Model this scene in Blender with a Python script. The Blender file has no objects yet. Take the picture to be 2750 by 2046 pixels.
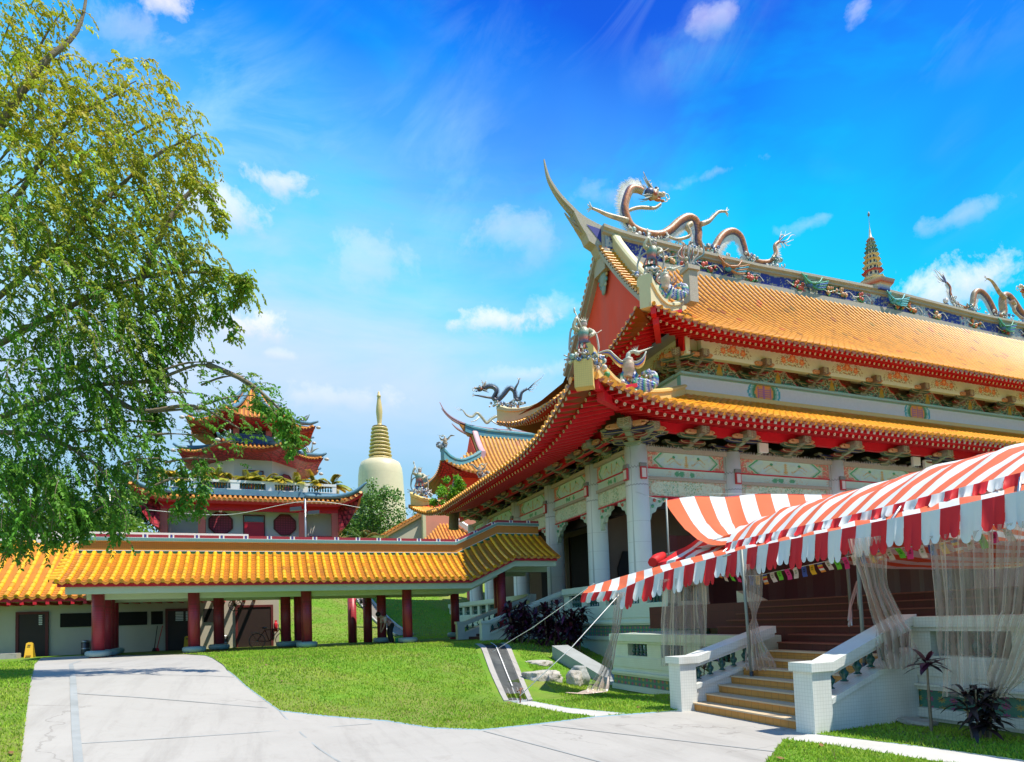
import bpy, math, random
import numpy as np
from mathutils import Vector, Matrix, noise as mnoise
V=Vector
rnd=random.Random(7)
scene=bpy.context.scene
COL=scene.collection
PI=math.pi
def lerp(a,b,t): return a+(b-a)*t
def clamp(x,a=0.,b=1.): return a if x<a else b if x>b else x
def sst(x,a=0.,b=1.):
    t=clamp((x-a)/(b-a)); return t*t*(3-2*t)
def interp(x,xs,ys):
    if x<=xs[0]: return ys[0]
    for i in range(1,len(xs)):
        if x<=xs[i]:
            t=(x-xs[i-1])/(xs[i]-xs[i-1]); return lerp(ys[i-1],ys[i],t)
    return ys[-1]
# ---------------------------------------------------------------- materials
MAT={}
class NT:
    def __init__(s,m):
        s.t=m.node_tree; s.n=s.t.nodes; s.l=s.t.links
    def add(s,k,**kw):
        n=s.n.new(k)
        for a,b in kw.items(): setattr(n,a,b)
        return n
    def link(s,a,b): s.l.new(a,b)
    def val(s,sock,v):
        if hasattr(v,'links') or isinstance(v,bpy.types.NodeSocket): s.l.new(v,sock)
        else: sock.default_value=v
    def math(s,op,a,b=0.,c=None,clampit=False):
        n=s.add('ShaderNodeMath',operation=op); n.use_clamp=clampit
        s.val(n.inputs[0],a); s.val(n.inputs[1],b)
        if c is not None: s.val(n.inputs[2],c)
        return n.outputs[0]
    def vmath(s,op,a,b=None,out=0):
        n=s.add('ShaderNodeVectorMath',operation=op); s.val(n.inputs[0],a)
        if b is not None: s.val(n.inputs[1],b)
        return n.outputs[out]
    def mix(s,f,a,b,mode='MIX'):
        n=s.add('ShaderNodeMix',data_type='RGBA',blend_type=mode)
        s.val(n.inputs[0],f); s.val(n.inputs[6],a); s.val(n.inputs[7],b)
        return n.outputs[2]
    def noise(s,vec,scale,detail=4,rough=.55,dist=0.):
        n=s.add('ShaderNodeTexNoise'); n.inputs['Scale'].default_value=scale; n.inputs['Detail'].default_value=detail
        n.inputs['Roughness'].default_value=rough; n.inputs['Distortion'].default_value=dist
        if vec is not None: s.l.new(vec,n.inputs['Vector'])
        return n.outputs[0]
    def ramp(s,f,stops):
        n=s.add('ShaderNodeValToRGB'); e=n.color_ramp.elements
        while len(e)<len(stops): e.new(.5)
        for q,(p,c) in zip(e,stops): q.position=p; q.color=c if len(c)==4 else (*c,1)
        s.val(n.inputs[0],f); return n.outputs[0]
def c4(c): return (c[0],c[1],c[2],1)
def material(name,color=(.5,.5,.5),rough=.6,var=.25,scale=3.,attr=False,bump=0.,bscale=None,spec=.4,metal=0.,coat=0.,stain=0.,stainc=(.1,.09,.07),trans=0.,grid=None,gridc=(.2,.2,.2),gridw=.12,zs=1.,alpha=1.):
    m=bpy.data.materials.new(name); m.use_nodes=True; k=NT(m)
    b=k.n['Principled BSDF']
    tc=k.add('ShaderNodeTexCoord'); ob=tc.outputs['Object']
    if zs!=1.:
        mp=k.add('ShaderNodeMapping'); mp.inputs['Scale'].default_value=(1,1,zs); k.link(ob,mp.inputs[0]); ob=mp.outputs[0]
    col=c4(color)
    if attr:
        at=k.add('ShaderNodeAttribute',attribute_name='Col'); col=at.outputs['Color']
    if var:
        nz=k.noise(ob,scale,5,.6)
        f=k.math('MULTIPLY_ADD',nz,var*2.,1.-var)
        cm=k.add('ShaderNodeCombineXYZ')
        for i in range(3): k.link(f,cm.inputs[i])
        col=k.mix(1.,col,cm.outputs[0],'MULTIPLY')
    if grid:
        ge=k.add('ShaderNodeNewGeometry'); N=ge.outputs['Normal']
        t1=k.vmath('NORMALIZE',k.vmath('CROSS_PRODUCT',N,(0.02,0.01,1.)))
        t2=k.vmath('CROSS_PRODUCT',N,t1)
        a=k.vmath('DOT_PRODUCT',tc.outputs['Object'],t1,1); c=k.vmath('DOT_PRODUCT',tc.outputs['Object'],t2,1)
        la=k.math('LESS_THAN',k.math('FRACT',k.math('DIVIDE',a,grid)),gridw)
        lc=k.math('LESS_THAN',k.math('FRACT',k.math('DIVIDE',c,grid)),gridw)
        g=k.math('MAXIMUM',la,lc)
        col=k.mix(g,col,c4(gridc))
    if stain:
        sn=k.noise(ob,scale*.35,6,.65,.6)
        sf=k.ramp(sn,[(.48,(0,0,0)),(.72,(1,1,1))])
        col=k.mix(k.math('MULTIPLY',sf,stain),col,c4(stainc))
    k.val(b.inputs['Base Color'],col)
    b.inputs['Roughness'].default_value=rough; b.inputs['Metallic'].default_value=metal
    b.inputs['Specular IOR Level'].default_value=spec
    if coat: b.inputs['Coat Weight'].default_value=coat; b.inputs['Coat Roughness'].default_value=.2
    if bump:
        nz=k.noise(ob,bscale or scale*4,5,.65)
        bp=k.add('ShaderNodeBump'); bp.inputs['Strength'].default_value=bump; bp.inputs['Distance'].default_value=.05
        k.link(nz,bp.inputs['Height']); k.link(bp.outputs[0],b.inputs['Normal'])
    out=k.n['Material Output']
    if trans:
        tr=k.add('ShaderNodeBsdfTranslucent'); k.val(tr.inputs[0],col)
        mx=k.add('ShaderNodeMixShader'); mx.inputs[0].default_value=trans
        k.link(b.outputs[0],mx.inputs[1]); k.link(tr.outputs[0],mx.inputs[2]); k.link(mx.outputs[0],out.inputs[0])
    if alpha<1: b.inputs['Alpha'].default_value=alpha
    MAT[name]=m; return m
# ---------------------------------------------------------------- mesh builder
class MB:
    def __init__(s): s.v=[]; s.f=[]; s.m=[]; s.sm=[]; s.c=[]; s.cur=(1.,1.,1.)
    def vert(s,p,c=None):
        s.v.append((p[0],p[1],p[2])); s.c.append(c or s.cur); return len(s.v)-1
    def face(s,ids,m=0,smooth=False): s.f.append(tuple(ids)); s.m.append(m); s.sm.append(smooth)
    def quad(s,a,b,c,d,m=0,smooth=False,col=None):
        i=[s.vert(p,col) for p in (a,b,c,d)]; s.face(i,m,smooth)
    def poly(s,pts,m=0,col=None):
        s.face([s.vert(p,col) for p in pts],m)
    def box(s,x0,x1,y0,y1,z0,z1,m=0,col=None):
        i=[s.vert((x,y,z),col) for z in (z0,z1) for y in (y0,y1) for x in (x0,x1)]
        for q in ((0,2,3,1),(4,5,7,6),(0,1,5,4),(2,6,7,3),(0,4,6,2),(1,3,7,5)): s.face([i[k] for k in q],m)
    def obox(s,c,ax,ay,az,m=0,col=None):
        c=V(c);ax=V(ax);ay=V(ay);az=V(az)
        i=[s.vert(c+ax*x+ay*y+az*z,col) for z in (-1,1) for y in (-1,1) for x in (-1,1)]
        for q in ((0,2,3,1),(4,5,7,6),(0,1,5,4),(2,6,7,3),(0,4,6,2),(1,3,7,5)): s.face([i[k] for k in q],m)
    def beam(s,p,q,w,h,m=0,up=(0,0,1),col=None):
        p=V(p);q=V(q);d=q-p; L=d.length
        if L<1e-6: return
        d/=L; sd=d.cross(V(up))
        if sd.length<1e-4: sd=d.cross(V((1,0,0)))
        sd.normalize(); u=sd.cross(d)
        s.obox((p+q)/2,d*(L/2),sd*(w/2),u*(h/2),m,col)
    def ring(s,c,a,b,r,n,col=None,t0=0.,t1=2*PI,closed=True):
        out=[]
        for k in range(n):
            t=t0+(t1-t0)*k/(n if closed else n-1)
            out.append(s.vert(c+a*(math.cos(t)*r)+b*(math.sin(t)*r),col))
        return out
    def bridge(s,r0,r1,m=0,smooth=True,closed=True):
        n=len(r0)
        for k in range(n if closed else n-1):
            s.face((r0[k],r0[(k+1)%n],r1[(k+1)%n],r1[k]),m,smooth)
    def tube(s,path,rad,n=8,m=0,caps=True,cols=None,smooth=True,flat=1.):
        path=[V(p) for p in path]; rings=[]
        prev=None
        for k,p in enumerate(path):
            t=(path[min(k+1,len(path)-1)]-path[max(k-1,0)])
            if t.length<1e-9: t=V((0,0,1))
            t.normalize()
            if prev is None:
                a=t.cross(V((0.13,.97,.21)))
                if a.length<.05: a=t.cross(V((1,0,0)))
                a.normalize()
            else:
                a=prev-t*prev.dot(t)
                if a.length<1e-6: a=t.orthogonal()
                a.normalize()
            prev=a; b=t.cross(a)
            r=rad[k] if hasattr(rad,'__len__') else rad
            rings.append(s.ring(p,a,b*flat,max(r,1e-4),n,cols[k] if cols else None))
        for k in range(len(rings)-1): s.bridge(rings[k],rings[k+1],m,smooth)
        if caps:
            s.face(list(reversed(rings[0])),m); s.face(rings[-1],m)
    def lathe(s,c,prof,n=16,m=0,smooth=True,cap=True,cols=None):
        c=V(c); rings=[]
        for k,(r,z) in enumerate(prof):
            rings.append(s.ring(c+V((0,0,z)),V((1,0,0)),V((0,1,0)),max(r,1e-4),n,cols[k] if cols else None))
        for k in range(len(rings)-1): s.bridge(rings[k],rings[k+1],m,smooth)
        if cap:
            s.face(list(reversed(rings[0])),m); s.face(rings[-1],m)
    def ball(s,c,r,m=0,n=8,k=5,sc=(1,1,1),col=None):
        c=V(c); rings=[]
        for j in range(1,k):
            t=PI*j/k
            ri=[s.vert(c+V((math.sin(t)*math.cos(2*PI*i/n)*r*sc[0],math.sin(t)*math.sin(2*PI*i/n)*r*sc[1],-math.cos(t)*r*sc[2])),col) for i in range(n)]
            rings.append(ri)
        b=s.vert(c+V((0,0,-r*sc[2])),col); t_=s.vert(c+V((0,0,r*sc[2])),col)
        for i in range(n): s.face((b,rings[0][(i+1)%n],rings[0][i]),m,True); s.face((t_,rings[-1][i],rings[-1][(i+1)%n]),m,True)
        for j in range(len(rings)-1): s.bridge(rings[j],rings[j+1],m,True)
    def cone(s,p,q,r,n=4,m=0,col=None):
        p=V(p);q=V(q);t=(q-p).normalized(); a=t.orthogonal().normalized(); b=t.cross(a)
        rg=s.ring(p,a,b,r,n,col); e=s.vert(q,col)
        for k in range(n): s.face((rg[k],rg[(k+1)%n],e),m)
    def grid(s,f,nu,nv,m=0,smooth=True,colf=None):
        ids=[[s.vert(f(i/nu,j/nv),colf(i/nu,j/nv) if colf else None) for j in range(nv+1)] for i in range(nu+1)]
        for i in range(nu):
            for j in range(nv): s.face((ids[i][j],ids[i+1][j],ids[i+1][j+1],ids[i][j+1]),m,smooth)
    def prism(s,poly,f0,f1,m=0,col=None):
        a=[s.vert(f0(p),col) for p in poly]; b=[s.vert(f1(p),col) for p in poly]
        s.face(list(reversed(a)),m); s.face(b,m); n=len(poly)
        for k in range(n): s.face((a[k],a[(k+1)%n],b[(k+1)%n],b[k]),m)
    def build(s,name,mats,parent=None,color=False,kind=None,label=None):
        me=bpy.data.meshes.new(name)
        me.from_pydata(s.v,[],s.f)
        if not isinstance(mats,(list,tuple)): mats=[mats]
        for q in mats: me.materials.append(MAT[q] if isinstance(q,str) else q)
        if s.f:
            me.polygons.foreach_set('material_index',s.m); me.polygons.foreach_set('use_smooth',s.sm)
        if color:
            at=me.color_attributes.new('Col','FLOAT_COLOR','POINT')
            a=np.ones((len(s.v),4),dtype=np.float32); a[:,:3]=np.array(s.c,dtype=np.float32); at.data.foreach_set('color',a.ravel())
        me.update()
        o=bpy.data.objects.new(name,me); COL.objects.link(o)
        if parent: o.parent=parent
        if kind: o['kind']=kind
        if label: o['label']=label
        return o
def tag(o,label=None,cat=None,group=None,kind=None):
    if label: o['label']=label
    if cat: o['category']=cat
    if group: o['group']=group
    if kind: o['kind']=kind
    return o
def thing(name,label,cat,loc=(0,0,0),rot=0.,group=None):
    o=bpy.data.objects.new(name,None); COL.objects.link(o); o.empty_display_size=.2
    o.location=loc; o.rotation_euler=(0,0,rot); return tag(o,label,cat,group)
def copy_obj(o,parent=None,loc=None,rot=None):
    c=o.copy(); COL.objects.link(c)
    if parent: c.parent=parent
    if loc is not None: c.location=loc
    if rot is not None: c.rotation_euler=(0,0,rot)
    return c
def copy_tree(o,parent=None,loc=None,rot=None,label=None):
    c=copy_obj(o,parent,loc,rot)
    if label: c['label']=label
    for ch in list(o.children): copy_tree(ch,c)
    return c
def crom(pts,sub=6):
    P=[V(p) for p in pts]; out=[]
    for i in range(len(P)-1):
        p0=P[max(i-1,0)];p1=P[i];p2=P[i+1];p3=P[min(i+2,len(P)-1)]
        for k in range(sub):
            t=k/sub
            out.append(.5*((2*p1)+(p2-p0)*t+(2*p0-5*p1+4*p2-p3)*t*t+(3*p1-p0-3*p2+p3)*t**3))
    out.append(P[-1]); return out
# camera-facing frame of statues: right / up / forward horizontals
RT=V((math.cos(math.radians(21.7)),-math.sin(math.radians(21.7)),0)); UP=V((0,0,1)); FW=V((math.sin(math.radians(21.7)),math.cos(math.radians(21.7)),0))
# ---------------------------------------------------------------- glazed tile slopes
def jit(c,a,r=rnd):
    k=1+r.uniform(-a,a); return (c[0]*k,c[1]*k*(1+r.uniform(-a,a)*.35),c[2]*k)
def tile_slope(mb,f,ss,dlim,axis,r,tl,col,pcol,pitch,m=0,nseg=5,steps=1,ends=True,dark=.06,drop=.05):
    """rows of half-round tiles following surface f(s,d) from the eave d=0 upwards; pans between the rows"""
    ax=V(axis)
    for s in ss:
        D=dlim(s)
        if D<tl*.6: continue
        n=max(1,int(round(D/tl))); ds=D/n
        for k in range(n):
            p0=f(s,k*ds); p1=f(s,(k+1)*ds+.015)
            nr=ax.cross(p1-p0)
            if nr.z<0: nr=-nr
            nr.normalize(); c=jit(col,dark)
            if rnd.random()<.05: c=jit((col[0]*rnd.uniform(.6,.95),col[1]*rnd.uniform(.5,.9),col[2]*.9),.12)
            a=mb.ring(p0+nr*.01,ax,nr,r*1.04,nseg,c,0,PI,False); b=mb.ring(p1,ax,nr,r*.98,nseg,c,0,PI,False)
            mb.bridge(a,b,m,True,False)
            if k==0 and ends:
                q=p0-(p1-p0).normalized()*.01
                rg=mb.ring(q,ax,nr,r*1.12,8,jit(col,.1)); mb.face(rg,m)
                rg2=mb.ring(q+(p1-p0).normalized()*.05,ax,nr,r*1.12,8,jit(col,.1)); mb.bridge(rg,rg2,m,True)
    if pitch:
        for i,s in enumerate(ss):
            sm=s+pitch*.5; D=min(dlim(s),dlim(s+pitch)) if False else dlim(sm)
            if D<tl*.5: continue
            n=max(1,int(round(D/tl*steps))); ds=D/n; h=pitch*.5
            for k in range(n):
                e0=drop*.45 if steps>1 else .0
                c=jit(pcol,dark*1.4)
                pts=[]
                for (dd,up) in ((k*ds-.02*(steps>1),e0),((k+1)*ds,0.)):
                    p=f(sm,dd)
                    pts.append([p-ax*h+V((0,0,up)),p+V((0,0,up-drop)),p+ax*h+V((0,0,up))])
                for j in range(2): mb.quad(pts[0][j],pts[0][j+1],pts[1][j+1],pts[1][j],m,True,c)
                if steps>1:
                    cc=(c[0]*.9,c[1]*.8,c[2]*.8)
                    for j in range(2): mb.quad(pts[0][j]-V((0,0,e0)),pts[0][j+1]-V((0,0,e0)),pts[0][j+1],pts[0][j],m,False,cc)
            if ends:   # drip tile
                p=f(sm,0); q=f(sm,.3); od=(p-q).normalized(); w=h*.92
                c=jit((pcol[0]*1.1,pcol[1]*1.2,pcol[2]*1.6),.1)
                P0=p+od*.02
                mb.poly([P0-ax*w,P0-ax*w*.6+V((0,0,-.08))*(pitch/.33),P0+V((0,0,-.14))*(pitch/.33),P0+ax*w*.6+V((0,0,-.08))*(pitch/.33),P0+ax*w,P0+V((0,0,-drop))],m,c)
class Slope:
    """eave curve + concave profile; along='u' (front/back) or 'v' (sides); inward = +1/-1"""
    def __init__(s,along,s0,s1,pos,inward,z0,lift0,lift1,Lc,D,R,ext=.4,kz=.6,lift_p=2.):
        s.al=along;s.s0=s0;s.s1=s1;s.pos=pos;s.inw=inward;s.z0=z0;s.l0=lift0;s.l1=lift1;s.Lc=Lc;s.D=D;s.R=R;s.ext=ext;s.kz=kz;s.lp=lift_p
    def cc(s,x):
        a=clamp((s.s0+s.Lc-x)/s.Lc,0,1.2); b=clamp((x-(s.s1-s.Lc))/s.Lc,0,1.2)
        return a**s.lp,b**s.lp
    def f(s,x,d):
        a,b=s.cc(x); t=d/s.D
        h=s.R*(s.kz*t+(1-s.kz)*t*abs(t))
        fall=clamp(1-d/(s.D*.75),0,1.2)**2
        z=s.z0+h+(a*s.l0+b*s.l1)*fall
        off=d-s.ext*max(a,b)*fall
        q=s.pos+s.inw*off
        return V((x,q,z)) if s.al=='u' else V((q,x,z))
    def axis(s): return (1,0,0) if s.al=='u' else (0,1,0)
# ================================================================ camera
def make_camera():
    cam=bpy.data.cameras.new('camera'); o=bpy.data.objects.new('camera',cam); COL.objects.link(o)
    yaw,pit,rol=math.radians(21.7),math.radians(3.1),math.radians(2.0)
    f0=V((math.sin(yaw),math.cos(yaw),0)); r0=V((math.cos(yaw),-math.sin(yaw),0)); u0=V((0,0,1))
    f=f0*math.cos(pit)+u0*math.sin(pit); u=u0*math.cos(pit)-f0*math.sin(pit)
    r=r0*math.cos(rol)-u*math.sin(rol); u=u*math.cos(rol)+r0*math.sin(rol)
    M=Matrix.Identity(4)
    for i in range(3): M[i][0]=r[i]; M[i][1]=u[i]; M[i][2]=-f[i]
    M[0][3],M[1][3],M[2][3]=-13.98,-21.3,1.7
    o.matrix_world=M
    cam.sensor_width=36.; cam.lens=36*1700/2750.; cam.shift_y=550./2750.; cam.clip_end=2000.; cam.clip_start=.1
    scene.camera=o
make_camera()
SUN_EL=math.radians(63.); SUN_DIR=V((.78*math.cos(SUN_EL),-.626*math.cos(SUN_EL),math.sin(SUN_EL))).normalized()
def make_sun():
    l=bpy.data.lights.new('sun','SUN'); l.energy=4.7; l.angle=math.radians(.55); l.color=(1,.93,.80)
    o=bpy.data.objects.new('sun',l); COL.objects.link(o)
    o.rotation_euler=SUN_DIR.to_track_quat('Z','Y').to_euler(); o.location=(0,-30,60)
make_sun()
CLOUDS=[(-0.432, 0.565, 0.071, 0.023, 0.9), (-0.348, 0.601, 0.048, 0.015, 0.9), (-0.491, 0.743, 0.046, 0.012, 1), (0.0, 0.45, 0.086, 0.016, 1), (0.068, 0.462, 0.059, 0.013, 0.7), (-0.402, 0.427, 0.052, 0.019, 1), (-0.218, 0.527, 0.069, 0.033, 0.55), (0.351, 0.749, 0.034, 0.009, .8), (0.542, 0.7, 0.018, 0.009, 0.8), (0.649, 0.47, 0.046, 0.009, 0.6), (0.653, 0.391, 0.075, 0.019, 1), (-0.244, 0.341, 0.093, 0.016, 0.7), (-0.345, 0.389, 0.027, 0.006, 0.6), (-0.608, 0.672, 0.032, 0.01, 0.5), (-0.538, 0.712, 0.053, 0.016, 0.6), (0.035, 0.564, 0.082, 0.027, 0.6), (0.335, 0.595, 0.072, 0.007, 0.5), (0.201, 0.594, 0.113, 0.011, 0.4), (0.465, 0.514, 0.047, 0.007, 0.5), (0.004, 0.377, 0.067, 0.009, 0.5), (-0.517, 0.33, 0.04, 0.012, 0.8), (0.101, 0.379, 0.058, 0.013, 0.5)]
def make_world():
    w=bpy.data.worlds.new('World'); scene.world=w; w.use_nodes=True; k=NT(w)
    bg=k.n['Background']
    sky=k.add('ShaderNodeTexSky',sky_type='NISHITA'); sky.sun_disc=False; sky.sun_elevation=SUN_EL
    sky.sun_rotation=math.atan2(SUN_DIR.x,SUN_DIR.y); sky.air_density=1.; sky.dust_density=.6; sky.ozone_density=2.5
    tc=k.add('ShaderNodeTexCoord'); d=tc.outputs['Generated']
    x=k.vmath('DOT_PRODUCT',d,tuple(RT),1); y=k.vmath('DOT_PRODUCT',d,tuple(FW),1); z=k.vmath('DOT_PRODUCT',d,(0,0,1),1)
    az=k.math('ARCTAN2',x,y); el=k.math('ARCSINE',z)
    nb=k.noise(d,2.2,3,.5,.4)
    # deep polarised gradient of the tropical sky: pale at the horizon, royal blue towards the zenith
    e2=k.math('ADD',el,k.math('MULTIPLY',k.math('SUBTRACT',nb,.5),.34))
    e3=k.math('ADD',e2,k.math('MULTIPLY',az,.17))
    f=k.math('DIVIDE',e3,1.0,clampit=True)
    grad=k.ramp(f,[(0.,(.26,.40,.52)),(.18,(.17,.35,.49)),(.33,(.20,.38,.57)),(.45,(.0,.40,.64)),(.58,(.0,.28,.62)),(.72,(.0,.145,.56)),(.84,(.0,.062,.45)),(1.,(.0,.04,.34))])
    nis=k.mix(1.,sky.outputs[0],(.10,.10,.10,1),'MULTIPLY')
    col=k.mix(.05,grad,nis)
    # lavender veil low in the west half
    veil=k.noise(k.vmath('MULTIPLY',d,(1.,1.,3.2)),2.2,6,.6,.5)
    lowf=k.math('MULTIPLY',k.ramp(el,[(.22,(0,0,0)),(.36,(.9,.9,.9)),(.46,(.8,.8,.8)),(.60,(.3,.3,.3)),(.76,(0,0,0))]),k.ramp(k.math('ADD',k.math('MULTIPLY',az,-.9),.55),[(.2,(0,0,0)),(.75,(1,1,1))]))
    col=k.mix(k.math('MULTIPLY',lowf,k.ramp(veil,[(.3,(.3,.3,.3)),(.62,(.9,.9,.9))])),col,(.42,.47,.60,1))
    # cirrus: streaks drawn out along a tilted direction
    mp=k.add('ShaderNodeCombineXYZ')
    a1=k.math('ADD',k.math('MULTIPLY',az,.93),k.math('MULTIPLY',el,.38)); b1=k.math('SUBTRACT',k.math('MULTIPLY',el,.93),k.math('MULTIPLY',az,.38))
    k.link(k.math('MULTIPLY',a1,2.4),mp.inputs[0]); k.link(k.math('MULTIPLY',b1,6.5),mp.inputs[1])
    ci=k.noise(mp.outputs[0],1.35,8,.62,.9)
    msk=k.noise(d,2.6,3,.5,.3)
    cf=k.math('MULTIPLY',k.ramp(ci,[(.47,(0,0,0)),(.78,(1,1,1))]),k.ramp(msk,[(.44,(0,0,0)),(.66,(1,1,1))]))
    col=k.mix(k.math('MULTIPLY',cf,.5),col,(.36,.53,.62,1))
    cy=k.math('MULTIPLY',k.ramp(k.noise(k.vmath('MULTIPLY',d,(1.,1.,1.9)),1.9,6,.6,.7),[(.47,(0,0,0)),(.68,(1,1,1))]),k.ramp(el,[(.35,(0,0,0)),(.55,(1,1,1)),(.8,(.6,.6,.6))]))
    col=k.mix(k.math('MULTIPLY',cy,.55),col,(.0,.42,.62,1))
    # cumulus puffs
    n1=k.noise(d,13,8,.66,.3); n2=k.noise(d,34,6,.6)
    nn=k.math('ADD',k.math('MULTIPLY',k.math('SUBTRACT',n1,.5),4.2),k.math('MULTIPLY',k.math('SUBTRACT',n2,.5),1.5))
    wz=k.noise(d,9,4,.6); az=k.math('ADD',az,k.math('MULTIPLY',k.math('SUBTRACT',wz,.5),.06)); wy=k.noise(k.vmath('ADD',d,(3.,1.,2.)),9,4,.6); el=k.math('ADD',el,k.math('MULTIPLY',k.math('SUBTRACT',wy,.5),.03))
    for (a,e,ra,re,o) in CLOUDS:
        da=k.math('DIVIDE',k.math('SUBTRACT',az,a),ra*.95); de=k.math('DIVIDE',k.math('SUBTRACT',el,e),re*1.3)
        r2=k.math('SQRT',k.math('ADD',k.math('MULTIPLY',da,da),k.math('MULTIPLY',de,de)))
        q=k.math('SUBTRACT',k.math('SUBTRACT',1.25,r2),nn)
        den=k.ramp(k.math('MULTIPLY',q,.5,clampit=True),[(.08,(0,0,0)),(.40,(.7,.7,.7)),(.75,(1,1,1))])
        sh=k.ramp(k.math('MULTIPLY_ADD',de,.28,.5),[(.15,(.25,.38,.51)),(.38,(.50,.50,.58)),(.55,(.66,.61,.63)),(.8,(.72,.69,.70))])
        col=k.mix(k.math('MULTIPLY',den,o*.75 if o>.85 else o*.42),col,sh)
    k.link(col,bg.inputs[0]); bg.inputs[1].default_value=1.22
make_world()
scene.view_settings.view_transform='Standard'; scene.view_settings.look='None'; scene.view_settings.gamma=1.; scene.view_settings.exposure=.62
scene.cycles.max_bounces=8; scene.cycles.transparent_max_bounces=16; scene.cycles.diffuse_bounces=4
scene.cycles.use_denoising=True
# ================================================================ shared materials
def make_concrete():
    m=bpy.data.materials.new('concrete'); m.use_nodes=True; k=NT(m); b=k.n['Principled BSDF']
    tc=k.add('ShaderNodeTexCoord'); o=tc.outputs['Object']
    col=k.mix(k.noise(o,.5,6,.7,.5),(.32,.305,.28,1),(.455,.44,.405,1))
    mp=k.add('ShaderNodeMapping'); mp.inputs['Scale'].default_value=(2.2,.22,1); mp.inputs['Rotation'].default_value=(0,0,-.25); k.link(o,mp.inputs[0])
    col=k.mix(k.math('MULTIPLY',k.ramp(k.noise(mp.outputs[0],1.1,6,.7),[(.5,(0,0,0)),(.72,(1,1,1))]),.42),col,(.215,.20,.18,1))
    col=k.mix(k.math('MULTIPLY',k.ramp(k.noise(o,3.4,7,.75,1.),[(.55,(0,0,0)),(.75,(1,1,1))]),.40),col,(.25,.23,.20,1))
    col=k.mix(k.math('MULTIPLY',k.noise(o,60,3,.8),.22),col,(.20,.19,.18,1))
    vo=k.add('ShaderNodeTexVoronoi',feature='DISTANCE_TO_EDGE'); vo.inputs['Scale'].default_value=.33
    wp=k.add('ShaderNodeVectorMath',operation='ADD'); k.link(o,wp.inputs[0]); nz=k.add('ShaderNodeTexNoise'); nz.inputs['Scale'].default_value=1.6; nz.inputs['Detail'].default_value=6; k.link(o,nz.inputs['Vector']); k.link(nz.outputs['Color'],wp.inputs[1]); k.link(wp.outputs[0],vo.inputs['Vector'])
    cr=k.math('MULTIPLY',k.math('LESS_THAN',vo.outputs['Distance'],.0055),k.ramp(k.noise(o,.3,2),[(.47,(0,0,0)),(.52,(1,1,1))]))
    col=k.mix(k.math('MULTIPLY',cr,.28),col,(.11,.10,.085,1))
    k.link(col,b.inputs['Base Color']); b.inputs['Roughness'].default_value=.85; b.inputs['Specular IOR Level'].default_value=.3
    bp=k.add('ShaderNodeBump'); bp.inputs['Strength'].default_value=.25; bp.inputs['Distance'].default_value=.02; k.link(k.noise(o,40,5,.7),bp.inputs['Height']); k.link(bp.outputs[0],b.inputs['Normal']); MAT['concrete']=m
make_concrete()
material('concrete_dark',(.30,.32,.32),.9,.2,2.,bump=.3,stain=.5,stainc=(.12,.13,.12))
material('path_stone',(.46,.45,.42),.9,.15,2.,bump=.2,stain=.35,stainc=(.3,.29,.25))
material('soil',(.16,.13,.08),.95,.3,4.)
material('painted',(1,1,1),.55,.10,6.,attr=True,spec=.3)
material('painted_gloss',(1,1,1),.3,.10,8.,attr=True,spec=.5)
material('glazed',(1,1,1),.34,.20,4.,attr=True,spec=.5,stain=.38,stainc=(.20,.085,.02),zs=.35)
material('ceramic',(1,1,1),.4,.22,14.,attr=True,spec=.45,bump=.25,bscale=30)
material('foliage',(1,1,1),.42,.0,3.,attr=True,spec=.55,trans=.38)
material('foliage_dark',(1,1,1),.4,.0,3.,attr=True,spec=.5,trans=.15)
material('bark',(.20,.16,.11),.9,.3,5.,bump=.5)
material('red_lacquer',(.58,.012,.026),.45,.18,4.,stain=.12,stainc=(.30,.02,.03))
material('red_tile',(.34,.030,.045),.4,.12,6.,grid=.055,gridc=(.20,.03,.035),gridw=.15)
material('red_render',(.84,.075,.03),.75,.16,.9,zs=.25,stain=.45,stainc=(.55,.14,.12))
material('stone_grey',(.70,.77,.74),.7,.10,2.,stain=.4,stainc=(.44,.49,.46),zs=.22,grid=.9,gridc=(.42,.47,.45),gridw=.012)
material('granite',(.42,.37,.30),.8,.2,22.,bump=.3,stain=.3,stainc=(.25,.22,.18))
material('cream',(.62,.56,.34),.6,.08,3.,stain=.15,stainc=(.45,.38,.2))
material('pale_green',(.50,.58,.40),.7,.08,2.)
material('wall_cream',(.50,.46,.36),.8,.08,1.5,stain=.3,stainc=(.36,.32,.24))
material('mosaic_white',(.70,.72,.68),.4,.07,4.,grid=.05,gridc=(.56,.59,.55),gridw=.12,zs=.4,stain=.45,stainc=(.48,.44,.35))
material('mosaic_green',(.58,.66,.55),.45,.08,3.,grid=.05,gridc=(.50,.58,.47),gridw=.14,stain=.4,stainc=(.44,.46,.34))
material('mosaic_yellow',(.74,.52,.17),.45,.08,4.,grid=.07,gridc=(.60,.42,.14),gridw=.12,stain=.15,stainc=(.6,.38,.15))
material('balust_green',(.015,.085,.075),.25,.2,6.,spec=.6)
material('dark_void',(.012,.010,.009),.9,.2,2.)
material('dark_wood',(.035,.018,.014),.6,.25,4.)
material('inner_brown',(.13,.085,.055),.7,.18,1.2,stain=.35,stainc=(.10,.07,.05))
material('step_tile',(.52,.24,.055),.55,.14,8.,grid=.15,gridc=(.32,.15,.05),gridw=.06)
material('step_tread',(.52,.40,.26),.7,.1,6.)
material('step_tread_shaded',(.17,.05,.035),.5,.15,5.)  # upper treads, canopy shade put into the colour, lighter than their risers
material('step_red_shaded',(.075,.014,.012),.5,.14,5.,grid=.3,gridc=(.05,.012,.01),gridw=.05)  # steps with canopy shade and red cloth light in the colour; side stairs reuse it
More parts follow.
